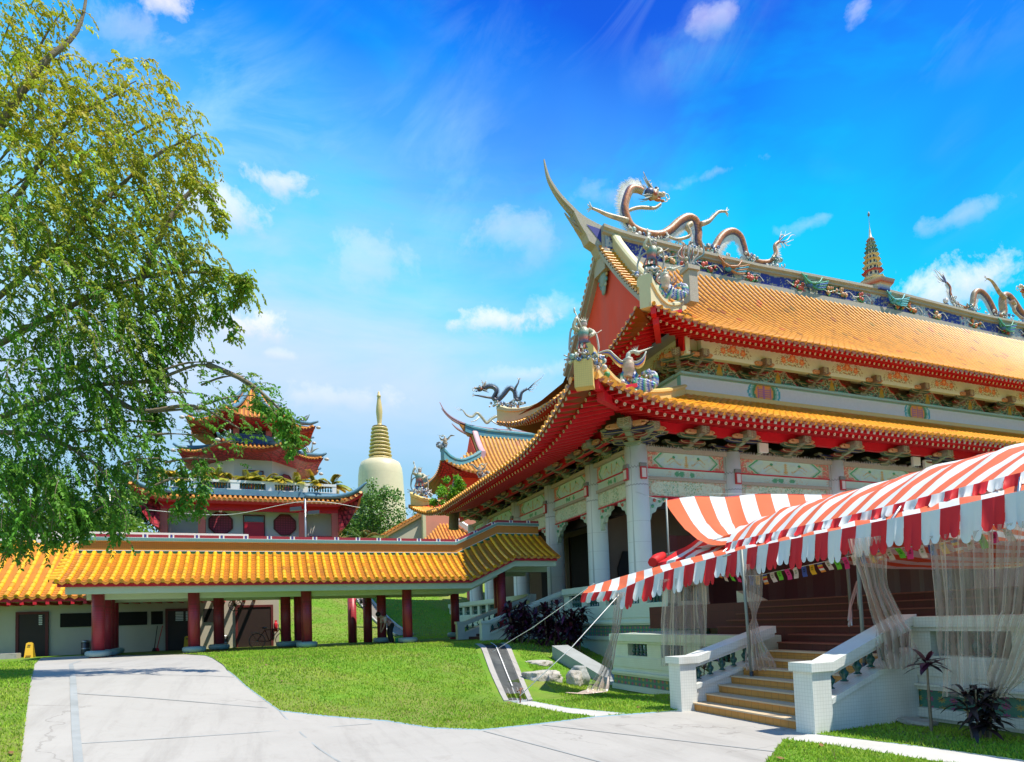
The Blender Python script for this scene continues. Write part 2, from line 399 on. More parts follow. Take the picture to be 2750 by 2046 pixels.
material('steel',(.45,.46,.46),.35,.1,8.,metal=.8)
material('steel_dark',(.10,.10,.10),.4,.1,8.,metal=.6)
material('rope_white',(.72,.72,.70),.8,.05,20.)
material('white_paint',(.72,.72,.70),.6,.06,5.)
material('gold_stone',(.64,.57,.36),.45,.08,1.5,stain=.15,stainc=(.5,.42,.25),grid=.55,gridc=(.58,.51,.33),gridw=.03)
material('rock',(.44,.42,.38),.9,.4,5.,bump=1.,bscale=14,stain=.65,stainc=(.22,.22,.2))
material('grass_blade',(1,1,1),.6,.0,attr=True,spec=.25,trans=.3)
def make_lawn_material():
    m=bpy.data.materials.new('lawn'); m.use_nodes=True; k=NT(m); b=k.n['Principled BSDF']
    tc=k.add('ShaderNodeTexCoord'); o=tc.outputs['Object']
    a=k.noise(o,.35,5,.6,.3); c=k.noise(o,2.2,5,.7); e=k.noise(o,38,4,.7)
    col=k.ramp(a,[(.30,(.11,.27,.016)),(.52,(.16,.33,.02)),(.75,(.25,.34,.04))])
    col=k.mix(k.math('MULTIPLY',k.ramp(c,[(.42,(0,0,0)),(.7,(1,1,1))]),.45),col,(.07,.18,.012,1))
    col=k.mix(k.math('MULTIPLY',k.ramp(e,[(.35,(1,1,1)),(.6,(0,0,0))]),.5),col,(.045,.12,.01,1))
    dr=k.noise(o,.22,6,.7,.8); col=k.mix(k.math('MULTIPLY',k.ramp(dr,[(.44,(0,0,0)),(.60,(1,1,1))]),.6),col,(.25,.22,.07,1))
    k.link(col,b.inputs['Base Color']); b.inputs['Roughness'].default_value=.85; b.inputs['Specular IOR Level'].default_value=.2
    bp=k.add('ShaderNodeBump'); bp.inputs['Strength'].default_value=.7; bp.inputs['Distance'].default_value=.04
    k.link(k.noise(o,55,4,.7),bp.inputs['Height']); k.link(bp.outputs[0],b.inputs['Normal'])
    MAT['lawn']=m
make_lawn_material()
# ================================================================ terrain
def tz(u,v):
    q=-.6*u+.8*v
    s=lambda x,a,b: sst(x,a,b)
    z=.88*s(q,-2.4,5.1)
    z-=.3*s(u,-7.5,-5)*s(v,-10.5,-8)*(1-s(q,-1,4))
    z+=6.5*s(v,13,38)
    return z
PAVE_A=[(-21.68, 7.46), (-20.26, 1.56), (-17.62, -8.28), (-16.99, -10.72), (-16.61, -12.19), (-15.39, -16.67), (-15.0,-19.5),(-15.2,-24),(-12.8,-24),(-12.0, -19.5), (-10.85, -17.27), (-8.68, -15.6), (-7.61, -14.77), (-7.03, -14.65),(-6.5,-14.4),(-6.5,-12.0), (-8.71, -11.68), (-9.8, -11.81), (-10.8, -11.82), (-11.44, -11.22), (-12.02, -10.45), (-13.7, -9.7), (-14.26, -7.91), (-14.68, -6.09), (-15.35, -0.3), (-15.7, 2.0),(-16.5,4.2), (-18.3, 6.0), (-20.19, 8.3)]
PAVE_B=[(-9.24, -9.11), (-8.82, -9.16), (-8.62, -10.51), (-8.1, -11.70),(-8.71, -11.68), (-8.99, -10.81), (-9.19, -9.55)]
PAVE_C=[(-7.61, -14.77), (-7.03, -14.65), (-6.61, -16.0), (-6.42, -16.92), (-6.28, -17.65),(-6.0,-19.5), (-6.6,-20), (-6.95, -17.95), (-7.16, -16.81), (-7.37, -15.54)]
def inside(p,poly):
    x,y=p; c=False; n=len(poly); j=n-1
    for i in range(n):
        if (poly[i][1]>y)!=(poly[j][1]>y) and x<(poly[j][0]-poly[i][0])*(y-poly[i][1])/(poly[j][1]-poly[i][1])+poly[i][0]: c=not c
        j=i
    return c
def dens(poly,st=.7):
    out=[]
    for i in range(len(poly)):
        a=poly[i];b=poly[(i+1)%len(poly)]; n=max(1,int(math.hypot(b[0]-a[0],b[1]-a[1])/st))
        for k in range(n): out.append((lerp(a[0],b[0],k/n),lerp(a[1],b[1],k/n)))
    return out
def make_ground():
    from mathutils.geometry import delaunay_2d_cdt
    U0,U1,V0,V1=-46,8,-30,24
    pts=[];edges=[]
    for poly in (PAVE_A,PAVE_B,PAVE_C):
        dp=dens(poly); b=len(pts); pts+=[V(p) for p in dp]; edges+=[(b+i,b+(i+1)%len(dp)) for i in range(len(dp))]
    st=1.
    g=np.arange(U0,U1+.1,st); h=np.arange(V0,V1+.1,st)
    for a in g:
        for c in h: pts.append(V((float(a)+(0 if a in(U0,U1) else rnd.uniform(-.2,.2)),float(c)+(0 if c in (V0,V1) else rnd.uniform(-.2,.2)))))
    res=delaunay_2d_cdt(pts,edges,[],0,1e-4)
    vs,fs=res[0],res[2]
    lawn=MB();pave=MB();strip=MB()
    mp={}
    def vid(mb,i,dz):
        key=(id(mb),i)
        if key not in mp: mp[key]=mb.vert((vs[i].x,vs[i].y,tz(vs[i].x,vs[i].y)+dz))
        return mp[key]
    for f in fs:
        c=((vs[f[0]].x+vs[f[1]].x+vs[f[2]].x)/3,(vs[f[0]].y+vs[f[1]].y+vs[f[2]].y)/3)
        if inside(c,PAVE_A): t=(pave,0.)
        elif inside(c,PAVE_B) or inside(c,PAVE_C): t=(strip,.012)
        else: t=(lawn,.018)
        t[0].face([vid(t[0],i,t[1]) for i in f],0,True)
    tag(lawn.build('lawn','lawn'),kind='structure'); tag(pave.build('driveway','concrete'),kind='structure'); tag(strip.build('path','path_stone'),kind='structure')
    # wide terrain beyond, down to the horizon
    far=MB()
    xs=[-900,-400,-200,-120,-80,-60]+list(range(-46,9,3))+[8,14,22,35,60,100,200,400,900]
    ys=[-400,-150,-60,-40,-30,24]+list(range(27,60,3))+[66,80,100,140,220,400,1200]
    xs=sorted(set(xs)); ys=sorted(set(ys)|set(range(-27,24,3)))
    for i in range(len(xs)-1):
        for j in range(len(ys)-1):
            if xs[i]>=U0 and xs[i+1]<=U1 and ys[j]>=V0 and ys[j+1]<=V1: continue
            q=[(xs[i],ys[j]),(xs[i+1],ys[j]),(xs[i+1],ys[j+1]),(xs[i],ys[j+1])]
            far.face([far.vert((a,b,tz(clamp(a,-60,60),b)*(1 if a<20 else 1))) for a,b in q],0,True)
    tag(far.build('ground','lawn'),kind='structure')
make_ground()
def make_grass():
    r=np.random.default_rng(3); C=np.array([-13.98,-21.3])
    n=330000
    # density falls with distance from the viewer's end of the garden
    R=5.5*np.exp(r.random(n)*1.75); A=np.radians(21.7)+(r.random(n)-.5)*1.55
    P=C+np.stack([R*np.sin(A),R*np.cos(A)],1)
    keep=[]
    bx=(P[:,0]>-5.2)&(P[:,1]<-5.5)
    for i in range(n):
        if bx[i] or P[i,1]>4.3 or P[i,0]>-2: continue
        p=(P[i,0],P[i,1])
        if inside(p,PAVE_A) or inside(p,PAVE_B) or inside(p,PAVE_C): continue
        if abs(p[0]+7.6-(p[1]+4.8)*.27)<.75 and -9.3<p[1]<0: continue
        keep.append(i)
    P=P[keep]; R=R[keep]
    H=np.stack([r.uniform(-19,-1.5,60000),r.uniform(10.3,36,60000)],1); H=H[~((H[:,0]<-13)&(H[:,1]<17))]; P=np.concatenate([P,H]); R=np.concatenate([R,np.full(len(H),34.)]); n=len(P)
    Z=np.array([tz(p[0],p[1]) for p in P])
    nz=np.array([mnoise.noise((p[0]*.5,p[1]*.5,3.)) for p in P]); nz2=np.array([mnoise.noise((p[0]*2.1,p[1]*2.1,9.)) for p in P])
    h=(.018+.024*r.random(n))*(1+.5*nz2)*(1+R/40); w=(.004+.0035*r.random(n))*(1+R/9)
    a=r.random(n)*2*np.pi; lean=(r.random((n,2))-.5)*.06
    v=np.zeros((n,3,3)); dx=np.cos(a)*w; dy=np.sin(a)*w
    v[:,0]=np.stack([P[:,0]-dx,P[:,1]-dy,Z],1); v[:,1]=np.stack([P[:,0]+dx,P[:,1]+dy,Z],1)
    v[:,2]=np.stack([P[:,0]+lean[:,0],P[:,1]+lean[:,1],Z+h],1); v[:,:,2]+=.012
    me=bpy.data.meshes.new('grass'); me.vertices.add(n*3); me.vertices.foreach_set('co',v.ravel())
    me.loops.add(n*3); me.loops.foreach_set('vertex_index',np.arange(n*3,dtype=np.int32))
    me.polygons.add(n); me.polygons.foreach_set('loop_start',np.arange(0,n*3,3,dtype=np.int32)); me.polygons.foreach_set('loop_total',np.full(n,3,dtype=np.int32))
    k=np.clip(.5+.6*nz+.3*nz2+.5*(r.random(n)-.5),0,1)[:,None]
    c=(1-k)*np.array([.17,.40,.02])+k*np.array([.36,.48,.05])
    nz3=np.array([mnoise.noise((p[0]*.33+7,p[1]*.33,1.)) for p in P]); dry=(r.random(n)<.05+.45*np.clip(nz3-.12,0,1)+(P[:,1]>10)*.25*np.clip(nz+.3,0,1))[:,None]; c=np.where(dry,np.array([.28,.25,.09]),c)
    col=np.ones((n,3,4)); col[:,:,:3]=c[:,None,:]
    me.materials.append(MAT['grass_blade']); at=me.color_attributes.new('Col','FLOAT_COLOR','POINT'); at.data.foreach_set('color',col.astype(np.float32).ravel())
    me.update(); me.validate(); o=bpy.data.objects.new('grass',me); COL.objects.link(o); o['kind']='stuff'
make_grass()
# joints of the concrete driveway: shallow dark seams
def seam(mb,path,w):
    for a,b in zip(path,path[1:]):
        d=V((b[0]-a[0],b[1]-a[1],0)); L=d.length; n=max(1,int(L/.6)); s=V((-d.y,d.x,0))/L*w/2
        for k in range(n):
            p=V((lerp(a[0],b[0],k/n),lerp(a[1],b[1],k/n),0)); q=V((lerp(a[0],b[0],(k+1)/n),lerp(a[1],b[1],(k+1)/n),0))
            z=lambda t: V((t.x,t.y,tz(t.x,t.y)+.006))
            mb.quad(z(p-s),z(q-s),z(q+s),z(p+s))
mb=MB()
seam(mb,[(-19.35,2.6),(-19.09,.47),(-16.84,-8.94),(-16.37,-10.87),(-16.03,-12.23),(-15.3,-15.5)],.10)
for (a,b) in (((-19.3,1.2),(-15.3,.1)),((-18.3,-2.9),(-15.0,-3.4)),((-17.5,-6.2),(-14.5,-7.0)),((-16.9,-8.7),(-13.9,-9.5)),((-16.2,-11.5),(-12.3,-10.6)),((-13.7,-9.7),(-12.9,-14.0)),((-10.8,-11.9),(-10.2,-15.2)),((-9.8,-11.9),(-8.2,-15.3)),((-15.9,-12.8),(-9.9,-15.9))): seam(mb,[a,b],.028)
tag(mb.build('driveway_seams','concrete_dark'),kind='structure')
# fallen leaves on the lawn
mb=MB()
for i in range(130):
    a=math.radians(21.7)+rnd.uniform(-.75,.75); R=rnd.uniform(7,24); p=(-13.98+R*math.sin(a),-21.3+R*math.cos(a))
    if p[0]>-5.4 or p[1]>3.5 or inside(p,PAVE_A): continue
    z=tz(*p)+.055; t=rnd.uniform(0,6.28); s=rnd.uniform(.03,.06); d=V((math.cos(t),math.sin(t),rnd.uniform(-.3,.3)))*s; e=V((-d.y,d.x,rnd.uniform(-.02,.02)))*.55; c=V((p[0],p[1],z))
    mb.poly([c-d,c+e,c+d,c-e],0,jit((.22,.11,.04),.3))
o=mb.build('fallen_leaves','foliage_dark',color=True); o['kind']='stuff'
# ================================================================ drain, rocks
def make_drain():
    L=[(-6.75,.5),(-6.9,-.52),(-8.21,-5.03),(-8.89,-7.47),(-9.35,-9.08)]; Rr=[(-5.6,.75),(-5.79,-.22),(-7.11,-4.19),(-8.05,-6.97),(-8.81,-9.16)]
    t=thing('drain_channel','sloping lawn drain with pale kerbs and slatted grey grating between mound and rocks','drain',(-8,-5,tz(-8,-5)))
    def P(j,k,dz):
        x=interp(k,[0,.1,.5,.78,1],[p[0] for p in L]); y=interp(k,[0,.1,.5,.78,1],[p[1] for p in L]); X=interp(k,[0,.1,.5,.78,1],[p[0] for p in Rr]); Y=interp(k,[0,.1,.5,.78,1],[p[1] for p in Rr])
        u=lerp(x,X,j); v=lerp(y,Y,j); return V((u,v,tz(u,v)+dz))-V(t.location)
    n=14
    for nm,a,b in (('kerb',-.06,.13),('kerb',.87,1.06)):
        mb=MB()
        for k in range(n):
            k0,k1=k/n,(k+1)/n
            for (p,q,dz0,dz1) in ((a,b,.07,.07),):
                mb.quad(P(a,k0,.045),P(b,k0,.045),P(b,k1,.045),P(a,k1,.045)); mb.quad(P(a,k0,-.1),P(a,k0,.045),P(a,k1,.045),P(a,k1,-.1)); mb.quad(P(b,k0,.045),P(b,k0,-.1),P(b,k1,-.1),P(b,k1,.045))
        mb.poly([P(a,1,-.1),P(a,1,.045),P(b,1,.045),P(b,1,-.1)])
        mb.build(nm,'concrete',t)
    mb=MB(); g=MB(); N=64
    for k in range(N):
        k0=.005+k/N*.985; k1=k0+.8/N; c=(.24,.27,.27) if k<N*.80 else (.36,.24,.17)
        for j0,j1 in ((.14,.495),(.515,.86)):
            if k>=N*.8:
                for e in range(2): 
                    ja=lerp(j0,j1,e/2+.03); jb=lerp(j0,j1,e/2+.47); mb.quad(P(ja,k0,.03),P(jb,k0,.03),P(jb,k1,.05),P(ja,k1,.05),0,False,jit(c,.3))
            else: mb.quad(P(j0,k0,.03),P(j1,k0,.03),P(j1,k1,.05),P(j0,k1,.05),0,False,jit(c,.25))
    mb.build('grating','painted',t,color=True)
    g.quad(P(.13,0,.022),P(.87,0,.022),P(.87,1,.022),P(.13,1,.022)); 
    g2=MB()
    for k in range(n): g2.quad(P(.13,k/n,.022),P(.87,k/n,.022),P(.87,(k+1)/n,.022),P(.13,(k+1)/n,.022))
    g2.build('channel_bed','concrete_dark',t)
    mb=MB()
    for k in range(n): mb.quad(P(.485,k/n*.8,.062),P(.522,k/n*.8,.062),P(.522,(k+1)/n*.8,.062),P(.485,(k+1)/n*.8,.062))
    mb.build('centre_bar','white_paint',t)
make_drain()
def rock(name,label,c,s,seed,m='rock',flat=.5,group=None):
    mb=MB(); n,kk=44,26
    def f(a,b):
        t=a*2*PI; p=(b-.5)*PI
        d=V((math.cos(p)*math.cos(t),math.cos(p)*math.sin(t),math.sin(p)))
        r=1+.33*mnoise.noise(d*1.3+V((seed,0,0)))+.16*mnoise.noise(d*3.1+V((0,seed,0)))+.09*mnoise.noise(d*7+V((0,0,seed)))+.06*abs(mnoise.noise(d*15+V((seed,0,0))))
        z=d.z*r
        if z>flat: z=flat+(z-flat)*.18
        return V((d.x*r*s[0],d.y*r*s[1],z*s[2]))
    mb.grid(f,n,kk,0,True)
    o=mb.build(name,m); o.location=c; tag(o,label,'rock',group); return o
rock('boulder','large flat topped pale boulder on the grass right of the drain',(-7.2,-6.2,.20),(.50,.32,.28),3.1)
rock('boulder','low white rock half sunk in the shaded grass above the big boulder',(-6.0,-2.9,.30),(.5,.34,.18),8.2)
rock('boulder','brown jagged rock leaning against the dark gap beside the boulder',(-6.4,-6.4,.08),(.2,.22,.30),5.7,flat=.8)
rock('boulder','small dark weathered rock right of the brown jagged rock',(-6.0,-5.9,.12),(.26,.22,.34),1.3,m='concrete_dark',flat=.8)
# ================================================================ painted sheets (true pigment on a dense grid)
def sheet_colors(nu,nv,fn):
    """(nu+1)*(nv+1) colours from a vectorised painter fn(U,V)->(h,w,3)"""
    Us,Vs=np.meshgrid(np.linspace(0,1,nu+1),np.linspace(0,1,nv+1),indexing='ij'); return fn(Us,Vs)
def painted_sheet(name,P00,PU,PV,nu,nv,fn,mat='painted',parent=None,thick=None,label=None):
    mb=MB(); P00=V(P00);PU=V(PU);PV=V(PV); C=sheet_colors(nu,nv,fn)
    ids=[[mb.vert(P00+PU*(i/nu)+PV*(j/nv),tuple(map(float,C[i,j]))) for j in range(nv+1)] for i in range(nu+1)]
    for i in range(nu):
        for j in range(nv): mb.face((ids[i][j],ids[i+1][j],ids[i+1][j+1],ids[i][j+1]))
    if thick:
        T=V(thick); e=tuple(map(float,C[0,0]))
        a,b,c,d=P00,P00+PU,P00+PU+PV,P00+PV
        for p,q in ((a,b),(b,c),(c,d),(d,a)): mb.quad(p,q,q+T,p+T,0,False,e)
    return mb.build(name,mat,parent,color=True,label=label)
def nfield(U,Vv,sx,sy,seed=0.,oct=1):
    out=np.zeros(U.shape); it=np.nditer(U,flags=['multi_index'])
    for _ in it:
        i=it.multi_index; p=(U[i]*sx+seed,Vv[i]*sy+seed*.7,seed)
        v=mnoise.noise(p)
        if oct>1: v+=.5*mnoise.noise((p[0]*2.1,p[1]*2.1,p[2]+5))
        out[i]=v
    return out
def put(C,mask,col,a=1.):
    m=np.clip(mask,0,1)[...,None]*a; return C*(1-m)+np.array(col)*m
def band(x,w): return (np.abs(x)<w).astype(float)
MINT=(.50,.66,.56); GOLD=(.55,.36,.10); PINKR=(.62,.13,.10); GRN=(.05,.32,.12); PALEB=(.42,.62,.68); TURQ=(.06,.36,.42)
def paint_top(seed):
    def fn(U,W):
        X=(U-.5)*5.; Y=(W-.5)*1.                      # metres-ish
        C=np.ones(U.shape+(3,))*np.array(MINT)
        n=nfield(U,W,26,6,seed,2); n2=nfield(U,W,11,3,seed+9,2); n3=nfield(U,W,60,14,seed+3)
        hexa=np.abs(X)+np.abs(Y)*.9
        C=put(C,(hexa>1.72),(.40,.50,.40))
        red=(np.abs(X)>1.98)|((np.abs(X)>1.55)&(np.abs(Y)>.30)&(hexa>1.95))
        C=put(C,red,(.60,.17,.13)); C=put(C,red&(np.abs(n)<.09),(.62,.52,.36)); C=put(C,red&(n3>.33),(.20,.36,.18))
        C=put(C,band(hexa-1.88,.055),(.05,.38,.16)); C=put(C,band(hexa-1.98,.03),(.55,.60,.45))
        inn=hexa<1.80
        C=put(C,inn&(n2>.05),PALEB,.7); C=put(C,inn&(np.abs(n2-.18)<.03),(.50,.60,.50))
        # small pagoda and a pair of curling creatures in gold line
        for k in range(6):
            y=-.38+k*.13; w=.13-.012*k
            C=put(C,(np.abs(X)<w)&(np.abs(Y-y)<.028),GOLD); C=put(C,(np.abs(X)<w*.5)&(np.abs(Y-y-.06)<.035),(.50,.42,.22))
        for sgn in (-1,1):
            xx=(X*sgn-.72)
            cur=.16*np.sin(xx*7.5+1.)+.10*xx
            C=put(C,(np.abs(xx)<.42)&(np.abs(Y-cur)<.035),GOLD,.85); C=put(C,(np.abs(xx+.05)<.4)&(np.abs(Y+.14-.12*np.cos(xx*9))<.022),(.48,.40,.20),.8)
            C=put(C,((xx-.02)**2+(Y-.25)**2<.008),(.05,.30,.16))
        return C
    return fn
def paint_mid(seed):
    def fn(U,W):
        X=(U-.5)*5.; Y=(W-.5)
        C=np.ones(U.shape+(3,))*np.array((.50,.67,.57))
        n=nfield(U,W,22,3,seed,2); n3=nfield(U,W,44,8,seed+4)
        C=put(C,(np.abs(X)<1.2)&(np.abs(n)<.05)&(np.abs(Y)<.38),(.55,.48,.26),.8)
        for x0 in (-.55,-.25,.35): C=put(C,(((X-x0)/.16)**2+((Y)/.30)**2<1+n3),(.04,.34,.14),.85)
        C=put(C,(np.abs(X)>2.28),(.46,.55,.40)); C=put(C,(np.abs(X)>2.2)&(np.abs(n3)<.08),(.55,.30,.2))
        return C
    return fn
def paint_low(seed):
    def fn(U,W):
        X=(U-.5)*5.; Y=(W-.5)
        C=np.ones(U.shape+(3,))*np.array((.60,.68,.52))
        n=nfield(U,W,15,3.2,seed,2); n2=nfield(U,W,34,8,seed+7,2); n3=nfield(U,W,70,16,seed+2)
        inn=(((X/2.15)**4+(Y/.44)**4)<1)
        C=put(C,~inn,(.52,.50,.38)); C=put(C,(~inn)&(n2>.10),(.58,.30,.22)); C=put(C,(~inn)&(n3>.3),(.10,.36,.18))
        C=put(C,band((X/2.15)**4+(Y/.44)**4-1,.07),(.48,.44,.28))
        C=put(C,inn&(np.abs(n)<.035),(.48,.40,.20),.85); C=put(C,inn&(np.abs(n-.25)<.03),(.30,.46,.40),.8)
        C=put(C,inn&(np.abs(X-.35)<.5)&(n3>.22),(.10,.34,.14),.9); C=put(C,inn&(np.abs(X+1.0)<.45)&(np.abs(n2)<.08),(.10,.38,.20),.8)
        C=put(C,inn&(n2>.5),(.60,.50,.26),.7)
        return C
    return fn
def paint_lotus(U,W):
    """cream board with three coral lotus blooms in a cloud of line scrolls; U 0..1 = 3.87 m, W 0..1 = .96 m"""
    X=(U-.5)*3.87; Y=(W-.5)*.96
    C=np.ones(U.shape+(3,))*np.array((.66,.78,.68))
    n=nfield(U,W,9,4,2.,2); n3=nfield(U,W,22,9,5.,1)
    dome=(X/1.15)**2+((Y+.24)/.62)**2
    dm=(dome<1+n*.35)&(Y>-.30)
    C=put(C,dm&(np.abs(n3)<.10),(.24,.20,.10),.95)
    for (x,y,r) in ((-.62,-.02,.19),(.0,.12,.25),(.62,-.02,.19),(-.30,.02,.11),(.30,.02,.11)):
        a=np.arctan2(Y-y,X-x); q=np.hypot(X-x,Y-y)
        C=put(C,(q<r*(.82+.22*np.cos(a*8))),(.74,.20,.08)); C=put(C,(q<r*.45),(.78,.40,.20)); C=put(C,(q<r*.2),(.80,.62,.32))
    C=put(C,dm&(Y<-.18)&(np.abs(X)<.35)&(n3>.12),(.55,.38,.10))
    return C
def paint_fan(U,W):
    """carved trapezoid relief: red border, dark scroll ground, gilt seated figure in the middle"""
    X=(U-.5)*2.2; Y=W
    C=np.ones(U.shape+(3,))*np.array((.10,.11,.09))
    n=nfield(U,W,14,7,4.,2); n2=nfield(U,W,20,9,8.,1)
    C=put(C,np.abs(n)<.16,(.50,.56,.45)); C=put(C,n2>.28,(.10,.33,.26)); C=put(C,n2<-.36,(.50,.14,.08))
    top=.92-np.clip(np.abs(X)-.42,0,9)*1.15-.06*np.sin(np.abs(X)*14)
    C=put(C,np.abs(Y-top)<.055,(.52,.03,.05)); C=put(C,np.abs(Y-top+.085)<.025,(.60,.45,.32))
    C=put(C,Y>top+.055,(.13,.035,.02)); C=put(C,(Y>top+.055)&(np.abs(n)<.1),(.24,.09,.05))
    fig=((X/.15)**2+((Y-.28)/.22)**2<1)|((X/.10)**2+((Y-.50)/.18)**2<1)|((X/.055)**2+((Y-.72)/.085)**2<1)
    C=put(C,fig,(.60,.36,.07))
    return C
def paint_beam(U,W,ul):
    """white painted beam: long hexagonal white fields edged turquoise, orange swastika-fret knots between (drawn as plain fret)"""
    X=U*ul; Y=(W-.5)*.78
    C=np.ones(U.shape+(3,))*np.array((.62,.64,.70))
    per=11.6; x=np.mod(X-5.25,per)-per/2; d=per/2-np.abs(x)     # distance from a knot centre
    e=d-np.abs(Y)*-.25-.62+np.where(np.abs(Y)>.2,(np.abs(Y)-.2)*.4,0)
    kn=e<.0
    C=put(C,(np.abs(Y)>.335),(.05,.34,.44)); C=put(C,(np.abs(Y)>.37),(.18,.42,.44))
    C=put(C,(e<.55),(.62,.66,.70)); C=put(C,np.abs(e-.42)<.07,(.05,.36,.46)); C=put(C,np.abs(e-.24)<.07,(.25,.48,.42)); C=put(C,np.abs(e-.08)<.09,(.07,.25,.12)); C=put(C,(e<.0),(.74,.30,.07))
    q=np.abs(np.mod(Y*8,1)-.5)
    C=put(C,kn&(q<.17)&(np.abs(d)>.07)&(np.abs(d)<.46),(.40,.14,.30)); C=put(C,kn&(np.abs(d)<.05),(.40,.14,.30)); C=put(C,kn&(np.abs(d-.42)<.035)&(np.abs(Y)<.28),(.40,.14,.30))
    return C
def paint_ridge(U,W,ul):
    X=U*ul; n=nfield(U,W,ul*1.1,2.,3.,2); n2=nfield(U,W,ul*3.2,6,7.,1); n3=nfield(U,W,ul*2.2,4,9.,1)
    C=np.ones(U.shape+(3,))*np.array((.035,.045,.26))
    wh=(np.mod(X+1.5+n*1.2,5.4)<1.9)
    C=put(C,wh,(.52,.50,.48)); C=put(C,wh&(np.abs(n2)<.09),(.05,.16,.36)); C=put(C,wh&(n3>.36),(.45,.14,.14))
    C=put(C,(~wh)&(np.abs(n3)<.05),(.36,.32,.24)); C=put(C,(W<.06)|(W>.95),(.40,.34,.26))
    return C
# ================================================================ hip-and-gable roof
TILE=(.80,.335,.022); PAN=(.19,.05,.006)
def hip_ridge(mb,pts,w,h,m=0,col=None,nose=None):
    """a wall-like ridge following pts (surface points); its top edge curves"""
    top=[];P=[V(p) for p in pts]
    n=len(P)
    rings=[]
    for i,p in enumerate(P):
        d=(P[min(i+1,n-1)]-P[max(i-1,0)]); d.z=0; d.normalize(); s=V((-d.y,d.x,0))
        hh=h[i] if hasattr(h,'__len__') else h
        r=[]
        for (a,b) in ((-.5,-.12),(-.5,.62),(-.68,.66),(-.68,.86),(-.42,1.),(.42,1.),(.68,.86),(.68,.66),(.5,.62),(.5,-.12)):
            r.append(mb.vert(p+s*(w*a)+V((0,0,hh*b)),col))
        rings.append(r)
    for a,b in zip(rings,rings[1:]): mb.bridge(a,b,m,False)
    mb.face(list(reversed(rings[0])),m); mb.face(rings[-1],m)
